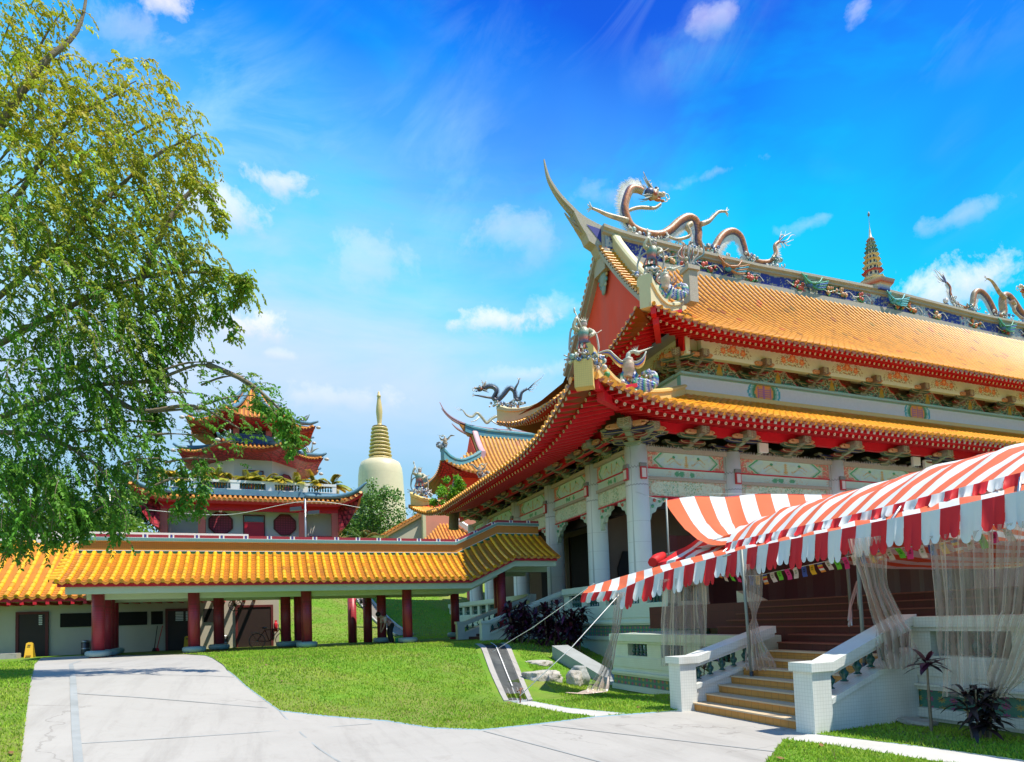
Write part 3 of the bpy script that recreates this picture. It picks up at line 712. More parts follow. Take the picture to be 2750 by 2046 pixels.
class HipGable:
    def __init__(s,**k): s.__dict__.update(k)
    def setup(s):
        # front slope: along u; left skirt: along v
        s.front=Slope('u',s.u0,s.u1,s.v0,1,s.zf,s.ztip-s.zf,s.ztip-s.zf,s.Lc,s.Df,s.Rf,s.ext,s.kz)
        s.left=Slope('v',s.v0,s.v1,s.u0,1,s.zl,s.ztip-s.zl,s.zfar-s.zl,s.Lc*1.25,s.Dl,s.Rl,s.ext,s.kz)
        s.back=Slope('u',s.u0,s.u1,s.v1,-1,s.zf,s.zfar-s.zf,s.zfar-s.zf,s.Lc,s.Df,s.Rf,s.ext,s.kz)
        s.right=Slope('v',s.v0,s.v1,s.u1,-1,s.zl,s.ztip-s.zl,s.zfar-s.zl,s.Lc*1.25,s.Dl,s.Rl,s.ext,s.kz)
    def lim_front(s,u):
        a=u-s.u0; b=s.u1-u; e=min(a,b)
        if s.gable and e>=s.ug: return s.Df
        k=s.hipk
        return min(s.Df,max(0,e*k+.15)) if not s.gable else min(s.gd,max(0,e*k+.15))
    def lim_left(s,v):
        e=min(v-s.v0,s.v1-v); return min(s.Dl,max(0,e/s.hipk+.15))
    def tiles(s,pitch,r,tl,parent,quick_back=True,right=False,col=TILE,pan=PAN):
        mb=MB(); nf=int((s.u1-s.u0)/pitch); ss=[s.u0+(i+.5)*(s.u1-s.u0)/nf for i in range(nf)]
        tile_slope(mb,s.front.f,ss,s.lim_front,(1,0,0),r,tl,col,pan,(s.u1-s.u0)/nf)
        nl=int((s.v1-s.v0)/pitch); sv=[s.v0+(i+.5)*(s.v1-s.v0)/nl for i in range(nl)]
        tile_slope(mb,s.left.f,sv,s.lim_left,(0,1,0),r,tl,col,pan,(s.v1-s.v0)/nl)
        # under-sheets keep the slopes closed; back and right in plain sheets
        for sl,lim,a0,a1,dz in ((s.front,s.lim_front,s.u0,s.u1,-.13),(s.left,s.lim_left,s.v0,s.v1,-.13),(s.back,s.lim_front,s.u0,s.u1,0),(s.right,s.lim_left,s.v0,s.v1,0)):
            n=48
            for i in range(n):
                x0=lerp(a0,a1,i/n);x1=lerp(a0,a1,(i+1)/n)
                for j in range(14):
                    q=[]
                    for (x,t) in ((x0,j/14),(x1,j/14),(x1,(j+1)/14),(x0,(j+1)/14)): q.append(sl.f(x,lim(x)*t)+V((0,0,dz)))
                    mb.quad(*q,0,False,pan)
        return mb.build('roof','glazed',parent,color=True)
    def rafters(s,parent,pitch,depth=2.2,wall=1.9,kz=.30,front_only_lim=None):
        """two tiers: square flying rafters under the tiles, round ones behind with pale ends; red soffit board"""
        red=MB(); cap=MB()
        def tier(sl,x,ax):
            D=depth
            # soffit slope is flatter than the tiles
            def g(d,dz): 
                p=sl.f(x,0); q=sl.f(x,d); return V((q.x,q.y,p.z+dz+d*kz))
            p0,p1=g(.08,-.17),g(min(D,1.6),-.17)
            red.beam(p0,p1,.125,.11)
            d=(p1-p0).normalized(); cap.obox(p0-d*.012,ax*.062,d*.01,d.cross(ax)*.062,0,(.46,.43,.34))
            p0,p1=g(.78,-.33),g(D,-.31)
            red.beam(p0,p1,.12,.12); d=(p1-p0).normalized()
            rg=cap.ring(p0-d*.014,ax,d.cross(ax),.068,8,(.58,.55,.46)); cap.face(rg)
            rg=cap.ring(p0-d*.017,ax,d.cross(ax),.022,6,(.10,.05,.04)); cap.face(rg)
        for sl,lim,a0,a1,ax in ((s.front,s.lim_front,s.u0,s.u1,V((1,0,0))),(s.left,s.lim_left,s.v0,s.v1,V((0,1,0)))):
            n=int((a1-a0)/pitch)
            for i in range(n):
                x=a0+(i+.5)*(a1-a0)/n
                if min(x-a0,a1-x)<.25: continue
                D=min(depth,lim(x)+.2)
                if D<.8: continue
                tier(sl,x,ax)
            # boards: fascia just under the drip line, soffit above the rafters
            n=60
            for i in range(n):
                x0=lerp(a0,a1,i/n);x1=lerp(a0,a1,(i+1)/n)
                def g(x,d,dz):
                    p=sl.f(x,0);q=sl.f(x,d); return V((q.x,q.y,p.z+dz+d*kz))
                L0=min(depth,lim(x0)+.3); L1=min(depth,lim(x1)+.3)
                red.quad(g(x0,.06,-.13),g(x1,.06,-.13),g(x1,L1,-.11),g(x0,L0,-.11))
                red.quad(g(x0,.06,-.13),g(x1,.06,-.13),g(x1,.05,-.03),g(x0,.05,-.03))
                red.quad(g(x0,.80,-.27),g(x1,.80,-.27),g(x1,.78,-.1),g(x0,.78,-.1))
        # corner beam on the diagonal
        a=s.front.f(s.u0+.12,0); b=s.front.f(s.u0+2.4,2.4*s.hipk)
        red.beam(a+V((.1,.1,-.25)),V((b.x,b.y,a.z+.2)),.22,.34); red.beam(a+V((.5,.5,-.5)),V((b.x,b.y,a.z-.1)),.26,.30)
        ro=red.build('rafters','red_lacquer',parent); ro['kind']='stuff'
        co=cap.build('rafter_ends','painted',parent,color=True); co['kind']='stuff'
# ================================================================ the great hall
hall=thing('temple_hall','great temple hall with two tiers of orange tiled roof, red eaves and painted friezes','temple',(0,0,0))
low=HipGable(gable=False,u0=-4.0,u1=57.8,v0=-3.3,v1=21.6,zf=8.94,zl=8.45,ztip=9.55,zfar=9.85,Lc=5.5,Df=7.2,Rf=3.5,Dl=9.4,Rl=4.0,ext=.45,kz=.72,hipk=.77,ug=0,gd=0); low.setup()
low.tiles(.365,.115,.36,hall); low.rafters(hall,.345,2.5,kz=.27)
upr=HipGable(gable=True,u0=1.6,u1=52.2,v0=1.2,v1=18.9,zf=14.62,zl=14.12,ztip=15.05,zfar=15.4,Lc=5.,Df=7.9,Rf=7.65,Dl=3.2,Rl=2.5,ext=.4,kz=.60,hipk=1.05,ug=3.3,gd=3.6); upr.setup()
upr.tiles(.425,.085,.36,hall); upr.rafters(hall,.345,2.3,kz=.36)
RIDGE_V=10.05
def prof(d): # front slope height above its eave at inward distance d
    return upr.front.f(26,d).z
def make_gable():
    ug=5.1
    # red triangular wall
    mb=MB(); pts=[]
    for d in (4.4,5.2,6.0,6.8,7.6,8.4): pts.append((1.2+d,prof(d)-.25))
    left=[(p[0],p[1]) for p in pts]; right=[(2*RIDGE_V-p[0],p[1]) for p in reversed(pts)]
    poly=[(left[0][0],17.0)]+left+[(RIDGE_V,prof(8.85)-.1)]+right+[(right[-1][0],17.0)]
    mb.prism(poly,lambda p:V((ug,p[0],p[1])),lambda p:V((ug+.3,p[0],p[1])))
    mb.build('gable','red_render',hall)
    # verge: cross tiles between the gable edge and the descending ridge, grey verge board under them
    for sg in (1,-1):
        t=MB(); d=4.1; P=lambda d:(1.2+d if sg>0 else 2*RIDGE_V-1.2-d,prof(d))
        prev=None
        while d<8.7:
            v,z=P(d); v2,z2=P(d+.2); dv=V((0,v2-v,z2-z)).normalized()
            n=V((-.12,-dv.z*(1 if sg>0 else 1),dv.y)) if sg>0 else V((-.12,-dv.z,dv.y))
            if n.z<0: n=-n
            c=jit(TILE,.08)
            for k in range(3):
                u0=4.55+k*.34; u1=u0+.36
                a=t.ring(V((u0,v,z+.02+.03*k)),dv,V((0,-dv.z,dv.y)) if dv.y>0 else V((0,dv.z,-dv.y)),.10,5,c,0,PI,False); e=t.ring(V((u1,v,z+.05+.03*k)),dv,V((0,-dv.z,dv.y)) if dv.y>0 else V((0,dv.z,-dv.y)),.09,5,c,0,PI,False); t.bridge(a,e,0,True,False)
            rg=t.ring(V((4.54,v,z+.02)),dv,V((0,-dv.z,dv.y)),.115,8,jit((.72,.30,.05),.1)); t.face(rg)
            d+=.27*abs(dv.y)+.05
        b=MB(); ds=[4.0+i*.45 for i in range(11)]
        for d0,d1 in zip(ds,ds[1:]):
            v,z=P(d0);w,y=P(d1)
            t.quad(V((4.57,v,z-.02)),V((4.57,w,y-.02)),V((5.6,w,y+.02)),V((5.6,v,z+.02)),0,False,(.20,.09,.03))
            b.beam((4.75,v,z-.24),(4.75,w,y-.24),.22,.42,0,(1,0,0))
            b.beam((4.96,v,z-.50),(4.96,w,y-.50),.12,.30,0,(1,0,0))
        b.build('verge_board','granite',hall); t.build('verge_tiles','glazed',hall,color=True)
    pass
    m=MB()
    for (v,z,s) in ((RIDGE_V,21.55,1.),(RIDGE_V,20.9,.6)):
        m.ball((4.94,v,z),.42*s,0,10,6,(.35,1,1.6),(.22,.28,.24)); 
    for k in range(14):
        a=k*.45; m.ball((4.92,RIDGE_V+.42*math.cos(a),21.6+.7*math.sin(a)),.13,0,6,4,(.5,1,1),rnd.choice([(.40,.44,.36),(.10,.26,.30),(.42,.30,.12)]))
    m.build('gable_pendant','ceramic',hall,color=True)
make_gable()
def make_descending_ridges():
    cr=MB(); gr=MB()
    # descending ridge along the verge (front and back), cream, then the hip ridge curling up to its nose
    for sg in (1,-1):
        vv=lambda v: v if sg>0 else 2*RIDGE_V-v
        pts=[(5.6,vv(1.2+d),prof(d)+.05) for d in (8.55,7.9,7.2,6.4,5.6,4.8,4.0)]
        hip_ridge(cr,pts,.42,[1.25,1.1,1.05,1.0,.95,.85,.7])
        # hip: from the foot of the descending ridge out to the corner tip
        hp=[]; hh=[]
        for i in range(9):
            t=i/8; u=lerp(6.4,1.5,t); v=vv(lerp(4.9,1.0,t))
            sl=upr.front if sg>0 else upr.back
            d=(v-1.2) if sg>0 else (18.9-v)
            z=max(sl.f(u,max(d,-.1)).z, 0)
            hp.append((u,v,z)); hh.append(interp(t,[0,.3,.6,.8,1],[.55,.5,.55,.8,1.3]))
        hip_ridge(cr,hp,.5,hh)
    cr.build('hip_ridge','cream',hall)
    g2=MB()
    # post block and statue shelf at the foot of the front descending ridge
    g2.box(5.75,6.25,3.35,3.85,17.0,18.6); g2.box(5.65,6.35,3.25,3.95,18.6,18.8)
    g2.build('ridge_post','granite',hall)
    ye=MB()
    for sg in (1,-1):
        hp=[];hh=[]
        for i in range(13):
            t=i/12
            if sg>0: u=lerp(5.3,-4.15,t); v=lerp(3.9,-3.6,t); sl=low.front; d=v+3.3
            else: u=lerp(5.3,-4.1,t); v=lerp(16.1,21.9,t); sl=low.back; d=21.6-v
            z=sl.f(u,max(d,-.2)).z+(.0)
            hp.append((u,v,z)); hh.append(interp(t,[0,.5,.8,.92,1],[.5,.5,.55,.75,1.0]))
        hip_ridge(ye,hp,.5,hh)
    # nose block of the near corner and yellow flashing at the foot of the upper storey
    ye.obox((-4.14,-3.56,9.55),(.24,-.18,0),(.12,.15,0),(0,0,.45))
    ye.box(5.35,48.4,3.86,4.02,12.36,12.74); ye.box(5.36,5.52,4.03,16,12.36,12.74)
    ye.build('hip_ridge','mosaic_yellow',hall)
make_descending_ridges()
def make_main_ridge():
    # body of the ridge swept along its rising curve
    us=[4.7,5.2,5.8,6.6,7.6,9,12,16,21,26.9]; 
    us=us+[53.8-u for u in reversed(us[:-1])]
    def rise(u): e=min(u,53.8-u); return interp(e,[1.4,1.65,2.1,2.65,3.6,4.8,6.5,8.1,15,26.9],[3.43,2.7,2.0,1.45,.72,.28,.12,.08,-.05,.25])
    def zb(u): return 22.05+.5*max(0,rise(u))
    mb=MB(); gr=MB()
    def sweep(mb,prof,lo,hi,top):
        rs=[]
        for u in us:
            if not(lo<=u<=hi): continue
            T=24.05+rise(u); B=zb(u)
            r=[mb.vert((u,RIDGE_V+a,lerp(B,T,b))) for a,b in prof]; rs.append(r)
        for a,b in zip(rs,rs[1:]): mb.bridge(a,b,0,False)
        mb.face(list(reversed(rs[0]))); mb.face(rs[-1])
    sweep(gr,[(-.62,-.2),(-.62,.36),(-.42,.42),(-.42,.80),(-.60,.82),(-.60,.88),(-.75,.92),(-.75,1.),(.75,1.),(.75,.92),(.60,.88),(.60,.82),(.42,.80),(.42,.42),(.62,.36),(.62,-.2)],0,99,0)
    # upswept noses: three stacked blades at each end
    for sg in (1,-1):
        X=lambda u: u if sg>0 else 53.8-u
        top=[(1.38,27.9),(1.46,27.4),(1.64,26.75),(2.08,26.07),(2.65,25.5),(3.58,24.8),(4.79,24.36),(5.6,24.2)]
        path=crom([(X(u),RIDGE_V,z) for u,z in top],4)
        for i,(p,q) in enumerate(zip(path,path[1:])):
            t=i/len(path); gr.beam(p,q,lerp(.06,.75,min(1,t*1.1)),lerp(.06,.30,t),0,(0,1,0) if False else (0,0,1))
        for pts,w in (([(1.85,26.3),(2.41,25.55),(3.1,25.0),(3.94,24.6),(4.9,24.2)],.5),([(2.2,25.9),(2.7,25.2),(3.4,24.72),(4.3,24.25),(5,24.)],.6),([(2.75,24.75),(3.15,24.3),(3.7,23.95),(4.6,23.5)],.4),([(2.55,25.0),(2.95,24.6),(3.55,24.25),(4.4,23.9)],.5)):
            pa=crom([(X(u),RIDGE_V,z) for u,z in pts],4)
            for i,(p,q) in enumerate(zip(pa,pa[1:])): gr.beam(p,q,lerp(.06,w,i/len(pa)),lerp(.05,.22,i/len(pa)))
        poly=[(4.9,24.3),(3.6,24.75),(3.0,24.95),(3.35,24.3),(3.75,23.75),(3.9,23.4),(4.35,23.2),(4.6,22.75),(5.05,22.3),(5.4,22.0),(5.6,24.2)]
        if sg<0: poly=poly[::-1]
        gr.prism([(X(u),z) for u,z in poly],lambda p:V((p[0],RIDGE_V-.34,p[1])),lambda p:V((p[0],RIDGE_V+.34,p[1])))
    gr.build('main_ridge','granite',hall)
    # painted band with relief flowers
    U0,U1=4.9,48.9; nu,nv=620,12
    C=sheet_colors(nu,nv,lambda U,W:paint_ridge(U,W,44.))
    mb=MB()
    ids=[]
    for i in range(nu+1):
        u=lerp(U0,U1,i/nu);B=zb(u);T=24.05+rise(u)
        ids.append([mb.vert((u,RIDGE_V-.445,lerp(lerp(B,T,.42),lerp(B,T,.81),j/nv)),tuple(map(float,C[i,j]))) for j in range(nv+1)])
    for i in range(nu):
        for j in range(nv): mb.face((ids[i][j],ids[i+1][j],ids[i+1][j+1],ids[i][j+1]))
    # painted blue triangle behind the nose
    mb.poly([(3.75,RIDGE_V-.36,24.35),(4.75,RIDGE_V-.36,23.35),(5.3,RIDGE_V-.36,23.0),(5.4,RIDGE_V-.36,24.1),(4.6,RIDGE_V-.36,24.25)],0,(.035,.045,.26))
    mb.build('ridge_band','painted',hall,color=True)
    r=random.Random(5)
    spots=[9.3,11.0,12.2,15.5,19.6,22.6,23.6,25.2,29.2,30.5,33.2,37.5,41,44]
    for u in spots:
        fl=MB(); B=zb(u);T=24.05+rise(u); z0=lerp(B,T,.6)
        base=r.choice([(.62,.20,.05),(.55,.10,.07),(.58,.30,.14)])
        for k in range(6):
            p=V((u+r.uniform(-.5,.5),RIDGE_V-.55,z0+r.uniform(-.28,.28))); fl.ball(p,r.uniform(.09,.17),0,7,5,(1,.7,1),jit(base,.25))
            for q in range(4):
                a=r.uniform(0,6.28); fl.ball(p+V((math.cos(a)*.17,.03,math.sin(a)*.17)),.09,0,5,4,(1.2,.5,.8),jit((.07,.26,.09),.4))
        pts=[V((u-1.0,RIDGE_V-.5,z0+.2)),V((u-.5,RIDGE_V-.55,z0-.1)),V((u,RIDGE_V-.55,z0)),V((u+.6,RIDGE_V-.55,z0+.18)),V((u+1.1,RIDGE_V-.5,z0-.15))]
        fl.tube(crom(pts,4),.025,5,0,True,None); fl.build('flower_relief','ceramic',hall,color=True)
    fl=MB()
    for i in range(260):
        u=r.uniform(5.5,48); B=zb(u);T=24.05+rise(u)
        if ((u+1.5)%5.4)<2.0:
            a=r.uniform(0,6.28); z=lerp(lerp(B,T,.44),lerp(B,T,.8),r.random()); pr=[V((u+.10*math.cos(t)*(1-t/9),RIDGE_V-.48,z+.10*math.sin(t)*(1-t/9))) for t in [a+q*.7 for q in range(8)]]
            fl.tube(pr,.022,4,0,False,[jit((.50,.50,.50),.2)]*8 if r.random()<.6 else [jit((.10,.22,.40),.3)]*8)
    o=fl.build('scroll_relief','ceramic',hall,color=True); o['kind']='stuff'
    for (u,c1,c2) in ((13.6,(.05,.30,.45),(.45,.20,.08)),(20.4,(.06,.16,.42),(.08,.34,.22)),(28.3,(.10,.38,.45),(.10,.45,.50)),(40.5,(.06,.16,.42),(.08,.34,.22))):
        fl=MB(); z0=lerp(zb(u),24.05+rise(u),.62)
        fl.ball((u,RIDGE_V-.68,z0),.2,0,8,6,(1.6,.8,.9),c1); fl.tube(crom([(u-.3,RIDGE_V-.7,z0),(u-.5,RIDGE_V-.75,z0+.3),(u-.35,RIDGE_V-.8,z0+.5),(u-.6,RIDGE_V-.8,z0+.52)],4),.06,6,0,True,[c2]*13)
        for q in range(5):
            e=-.2+q*.16; fl.tube(crom([(u+.1,RIDGE_V-.7,z0),(u+.6,RIDGE_V-.75,z0-.1+e*.6),(u+1.3+.1*q,RIDGE_V-.7,z0+.1+e)],4),[.09]*4+[.05]*5,5,0,True,[jit(c1 if q%2 else c2,.3)]*9)
        for sg2 in (-1,1):
            fl.tube(crom([(u,RIDGE_V-.75,z0+.1),(u+sg2*.5,RIDGE_V-.95,z0+.1),(u+sg2*.9,RIDGE_V-.9,z0+.55)],4),[.1]*4+[.06]*5,5,0,True,[jit(c2,.2)]*9)
        fl.build('bird_relief','ceramic',hall,color=True)
make_main_ridge()
# ---------------------------------------------------------------- upper storey
material('turq',(.30,.50,.50),.6,.12,3.)
def make_upper():
    w=MB(); w.box(5.7,48.2,4.35,16,12.0,16.1); w.build('upper_wall','inner_brown',hall)
    ul=43.0
    painted_sheet('painted_beam',(5.42,3.98,12.70),(ul,0,0),(0,0,.80),620,14,lambda U,W:paint_beam(U,W,ul),'painted',hall,thick=(0,.3,0))
    painted_sheet('painted_beam',(5.46,16,12.70),(0,-12.0,0),(0,0,.80),160,12,lambda U,W:paint_beam(U,W,12.),'painted',hall,thick=(.3,0,0))
    m=MB(); m.box(5.3,48.5,3.78,4.3,13.502,13.62); m.box(5.25,5.7,4.31,16,13.502,13.62); m.build('ledge','turq',hall)
    # cream board with lotus blooms, one board per bay
    lot=None
    fan=None
    n=11; bay=3.87
    for i in range(n):
        u=6.05+i*bay
        if lot is None:
            lot=painted_sheet('lotus_board',(0,0,0),(bay-.004,0,0),(0,0,.96),110,34,paint_lotus,'painted',hall,thick=(0,.25,0))
            fan=painted_sheet('relief_panel',(0,0,0),(2.9,0,0),(0,0,.95),90,34,paint_fan,'painted_gloss',hall,thick=(0,.1,0))
            o=lot;f=fan
        else: o=copy_obj(lot,hall);f=copy_obj(fan,hall)
        o.location=(u,3.10,14.14); f.location=(u+.45,4.12,13.62)
    for i in range(3):
        o=copy_obj(lot,hall); o.location=(5.05,14.6-i*bay,14.14); o.rotation_euler=(0,0,-PI/2)
    b=MB(); b.box(6.04,48.6,3.36,4.4,14.52,15.9); b.box(5.31,6.03,3.38,16,14.52,15.9); b.box(6.04,48.6,3.11,3.35,15.11,15.9); b.box(6.04,48.6,3.14,3.36,14.12,14.5); b.build('upper_frieze','pale_green',hall)
    b=MB(); b.box(4.95,5.35,3.05,3.42,14.3,15.75); b.box(5.05,5.5,3.43,3.75,14.3,15.7); b.build('corner_post','red_lacquer',hall)
make_upper()
# ---------------------------------------------------------------- bracket sets
def bracket_mesh(big=1.,tone=0):
    mb=MB(); g=(.22,.28,.19) if tone==0 else (.20,.22,.16); bl=(.025,.035,.11) if tone==0 else (.05,.12,.07); gold=(.42,.36,.18); rd=(.22,.03,.025); pe=(.58,.33,.17)
    # local: x along the wall, -y outwards, z up (from 0 at the column head)
    def blk(x,y,z,a,h,c):
        mb.prism([(-a*.72,0),(a*.72,0),(a,h*.45),(a,h),(-a,h),(-a,h*.45)],lambda p:V((x+p[0],y-a,z+p[1])),lambda p:V((x+p[0],y+a,z+p[1])),0,c)
        mb.box(x-a*1.04,x+a*1.04,y-a*1.04,y+a*1.04,z+h*.86,z+h*1.0,0,gold)
    blk(0,0,0,.24,.24,g)
    def arm(x0,x1,y,z,h,w,c):
        L=(x1-x0)/2; cx=(x0+x1)/2
        pl=[(-L,h),(-L,h*.55),(-L*.86,h*.16),(-L*.62,0),(L*.62,0),(L*.86,h*.16),(L,h*.55),(L,h)]
        mb.prism(pl,lambda p:V((cx+p[0],y-w,z+p[1])),lambda p:V((cx+p[0],y+w,z+p[1])),0,c)
        po=[(a*1.015,b*1.02-.004) for a,b in pl]
        for p,q in zip(po,po[1:]): mb.beam((cx+p[0],y-w-.006,z+p[1]),(cx+q[0],y-w-.006,z+q[1]),.025,.025,0,(0,1,0),gold)
    arm(-.58,.58,-.0,.22,.20,.10,bl); arm(-.50,.50,-.42,.40,.18,.09,rd); arm(-.82,.82,.0,.46,.20,.10,bl)
    for x in (-.55,.55): blk(x,0,.40,.10,.13,g)
    for x in (-.80,.80): blk(x,0,.64,.11,.14,g)
    arm(-.75,.75,-.75,.62,.18,.09,bl)
    for x in (-.70,.70): blk(x,-.75,.78,.10,.12,g)
    # outward arm in steps
    for (y,z,h) in ((-.45,.22,.2),(-.8,.44,.2),(-1.1,.66,.2)):
        mb.prism([(0.1,z),(y*.75,z),(y,z+h*.5),(y,z+h),(0.1,z+h)],lambda p:V((-.09,p[0],p[1])),lambda p:V((.09,p[0],p[1])),0,g)
    blk(0,-.42,.44,.13,.15,g); blk(0,-.78,.66,.13,.15,g)
    # carved leaf block on the end and peach scrolls beside it
    lf=(.27,.29,.23) if tone==0 else (.20,.16,.12)
    mb.prism([(-.17,.72),(.17,.72),(.21,1.0),(.19,1.30),(-.19,1.30),(-.21,1.0)],lambda p:V((p[0],-1.22,p[1])),lambda p:V((p[0]*.9,-.8,p[1]+.08)),0,lf)
    for k in range(4):
        for sx in (-1,1): mb.beam((0,-1.235,.80+k*.12),(sx*.14,-1.235,.90+k*.12),.03,.03,0,(0,1,0),(.46,.50,.38))
    mb.beam((0,-1.235,.74),(0,-1.235,1.27),.03,.03,0,(0,1,0),(.46,.50,.38))
    for sx in (-1,1):
        mb.box(min(sx*.2,sx*.46),max(sx*.2,sx*.46),-1.0,-.84,.84,1.12,0,pe)
        pr=[V((sx*.46+.13*math.cos(t)*(1-t/14),-.92,.98+.15*math.sin(t)*(1-t/14))) for t in [q*.6 for q in range(11)]]
        mb.tube(pr,.075,6,0,True,[pe]*11)
    if big!=1:
        mb.v=[(x*big,y*big,z*big) for x,y,z in mb.v]
    return mb
def make_brackets():
    protos=[bracket_mesh(1.,0).build('bracket','ceramic',hall,color=True),None]
    p2=bracket_mesh(1.,1).build('bracket','ceramic',hall,color=True); protos[1]=p2
    used=[False,False]
    def place(x,y,z,rot,k,s=1.12,sz=.52):
        if not used[k]: o=protos[k]; used[k]=True
        else: o=copy_obj(protos[k],hall)
        o.location=(x,y,z); o.rotation_euler=(0,0,rot); o.scale=(s,s,sz)
    front=[0,2.33,4.65,7.63,10.6,13.6,16.6,19.6,22.6,25.6,28.6,31.6,34.6]
    left=[1.65,3.3,5.5,7.7,10.,12.3,14.8,17.4,19.0]
    for i,u in enumerate(front): place(u,-.05,8.38,0,i%2)
    for i,v in enumerate([0]+left): place(-.05,v,8.38,-PI/2,(i+1)%2)
    place(-.2,-.2,8.38,-PI/4,0,1.3,.56)
    # upper storey brackets under the lotus boards
    for i in range(12): place(6.05+i*3.87,4.0,13.60,0,1,1.,.62)
    place(5.7,4.9,13.62,-PI/2,0,.9,.62); place(5.5,4.1,13.62,-PI/4,1,1.,.65)
make_brackets()
# ---------------------------------------------------------------- columns, friezes, beams
COLF=[0,4.65,10.6,16.6,22.6,28.6,34.6]; COLL=[3.3,7.7,12.3,17.4,20.6]
FLOOR=1.95
def make_columns():
    mb=MB(); mb.lathe((0,0,0),[(.62,FLOOR),(.62,FLOOR+.16),(.55,FLOOR+.26),(.47,FLOOR+.34),(.455,5.5),(.45,8.44)],22,0)
    c0=mb.build('column','stone_grey',hall)
    for u in COLF[1:]: copy_obj(c0,hall,(u,0,0))
    for v in COLL: copy_obj(c0,hall,(0,v,0))
    # inner row seen between the outer columns
    s=MB()
    # small placards high on the columns
    pl=MB(); pl.box(-.14,.14,-.535,-.455,7.05,7.52,0,(.50,.05,.06)); pl.box(-.095,.095,-.55,-.53,7.10,7.46,0,(.66,.62,.58)); pl.box(-.15,.15,-.53,-.40,7.53,7.68,0,(.22,.23,.22))
    p0=pl.build('placard','painted',hall,color=True)
    for u in COLF[1:5]: copy_obj(p0,hall,(u,0,0))
    for v in [0]+COLL[:4]: copy_obj(p0,hall,(0,v,0),-PI/2)
make_columns()
def make_friezes():
    bays=[(a,b) for a,b in zip(COLF,COLF[1:])]; Lb=[(a,b) for a,b in zip([0]+COLL,COLL)]
    k=0; cache={}
    def panel(kind,L,z0,z1,nu,nv,fn,x,y,rot,off):
        key=(kind,round(L,2))
        if key in cache: o=copy_obj(cache[key],hall)
        else:
            o=painted_sheet(kind,(0,0,0),(L,0,0),(0,0,z1-z0),nu,nv,fn,'painted',hall,thick=(0,.3,0)); cache[key]=o
        o.location=(x,y,z0); o.rotation_euler=(0,0,rot)
    tr=MB(); gl=MB(); rd=MB()
    for (a,b) in bays:
        L=b-a-.5; x=a+.25; k+=1
        panel('frieze_panel',L,7.62,8.24,150,22,paint_top(k*1.7),x,-.14,0,0)
        panel('scroll_panel',L,7.24,7.57,110,10,paint_mid(k*1.3),x,-.12,0,0)
        panel('landscape_panel',L,6.46,7.10,150,22,paint_low(k*2.1),x,-.15,0,0)
        rd.box(x,x+L,-.17,.15,7.575,7.618); gl.box(x,x+L,-.22,.2,7.105,7.236); 
        rd.box(x,x+L,-.16,.15,6.41,6.457)
    for (a,b) in Lb:
        L=b-a-.5; y=b-.25; k+=1
        panel('frieze_panel',L,7.62,8.24,150,22,paint_top(k*1.7),-.14,y,-PI/2,0)
        panel('scroll_panel',L,7.24,7.57,110,10,paint_mid(k*1.3),-.12,y,-PI/2,0)
        panel('landscape_panel',L,6.46,7.10,150,22,paint_low(k*2.1),-.15,y,-PI/2,0)
        rd.box(-.17,.15,a+.25,b-.25,7.575,7.618); gl.box(-.22,.2,a+.25,b-.25,7.105,7.236); rd.box(-.16,.15,a+.25,b-.25,6.41,6.457)
    rd.build('frieze_fillet','red_lacquer',hall); gl.build('frieze_ledge','granite',hall)
    b=MB(); b.box(-.3,36,-.28,.3,8.245,8.42); b.box(-.28,.3,.31,20.8,8.245,8.42); b.build('lintel_beam','granite',hall)
    # anti-bird spikes along the beam
    s=MB(); u=.4
    while u<28:
        s.cone((u,-.24,8.42),(u+rnd.uniform(-.03,.03),-.26+rnd.uniform(-.03,.03),8.42+rnd.uniform(.08,.15)),.022,3); u+=.085
    o=s.build('bird_spikes','white_paint',hall); o['kind']='stuff'
    r=MB(); r.box(-.9,57,-.95,-.75,8.84,9.5); r.box(-.95,-.75,-.745,21,8.7,9.3)
    r.build('eave_beam','red_lacquer',hall)
    # corbels below the friezes at the columns
    cp=[]
    def corb(x,y,rot,sx):
        if cp:
            o=copy_obj(cp[0],hall,(x,y,0),rot if sx>0 else rot+PI); return
        c=MB(); X0,Y0=x,y; x=y=0; rot0=rot; rot=0; sx=1
        pl=[(0,0),(.95,0),(.95,-.12),(.7,-.2),(.62,-.34),(.42,-.4),(.34,-.58),(.16,-.66),(.10,-.9),(0,-.95)]
        ca,sa=math.cos(rot),math.sin(rot)
        def f(p,w): X=sx*p[0]+sx*.42; return V((x+ca*X-sa*w,y+sa*X+ca*w,6.41+p[1]))
        c.prism(pl,lambda p:f(p,-.09),lambda p:f(p,.09),0,(.46,.58,.46))
        for (a,b) in ((.3,-.12),(.55,-.14),(.2,-.36),(.75,-.06)): 
            for w in (-.1,.1): 
                q=f((a,b),w); c.ball(q,.075,0,6,4,(1,1,1),rnd.choice([(.55,.60,.48),(.10,.36,.20),(.55,.14,.10)]))
        o=c.build('corbel','ceramic',hall,color=True); o.location=(X0,Y0,0); o.rotation_euler=(0,0,rot0); cp.append(o)
    for i,u in enumerate(COLF[:5]):
        corb(u,0,0,1)
        if i: corb(u,0,0,-1)
    for i,v in enumerate([0]+COLL):
        if i<5: corb(0,v,PI/2,1)
        if i: corb(0,v,PI/2,-1)
    # floodlights on the lintel
    f=MB(); f.box(-.25,.25,-.62,-.5,8.45,8.85); f.box(-.03,.03,-.5,-.2,8.42,8.5)
    fo=f.build('floodlight','white_paint',hall); fo.location=(6.0,0,0)
    copy_obj(fo,hall,(15.4,0,0)); copy_obj(fo,hall,(16.2,0,-.1))
make_friezes()
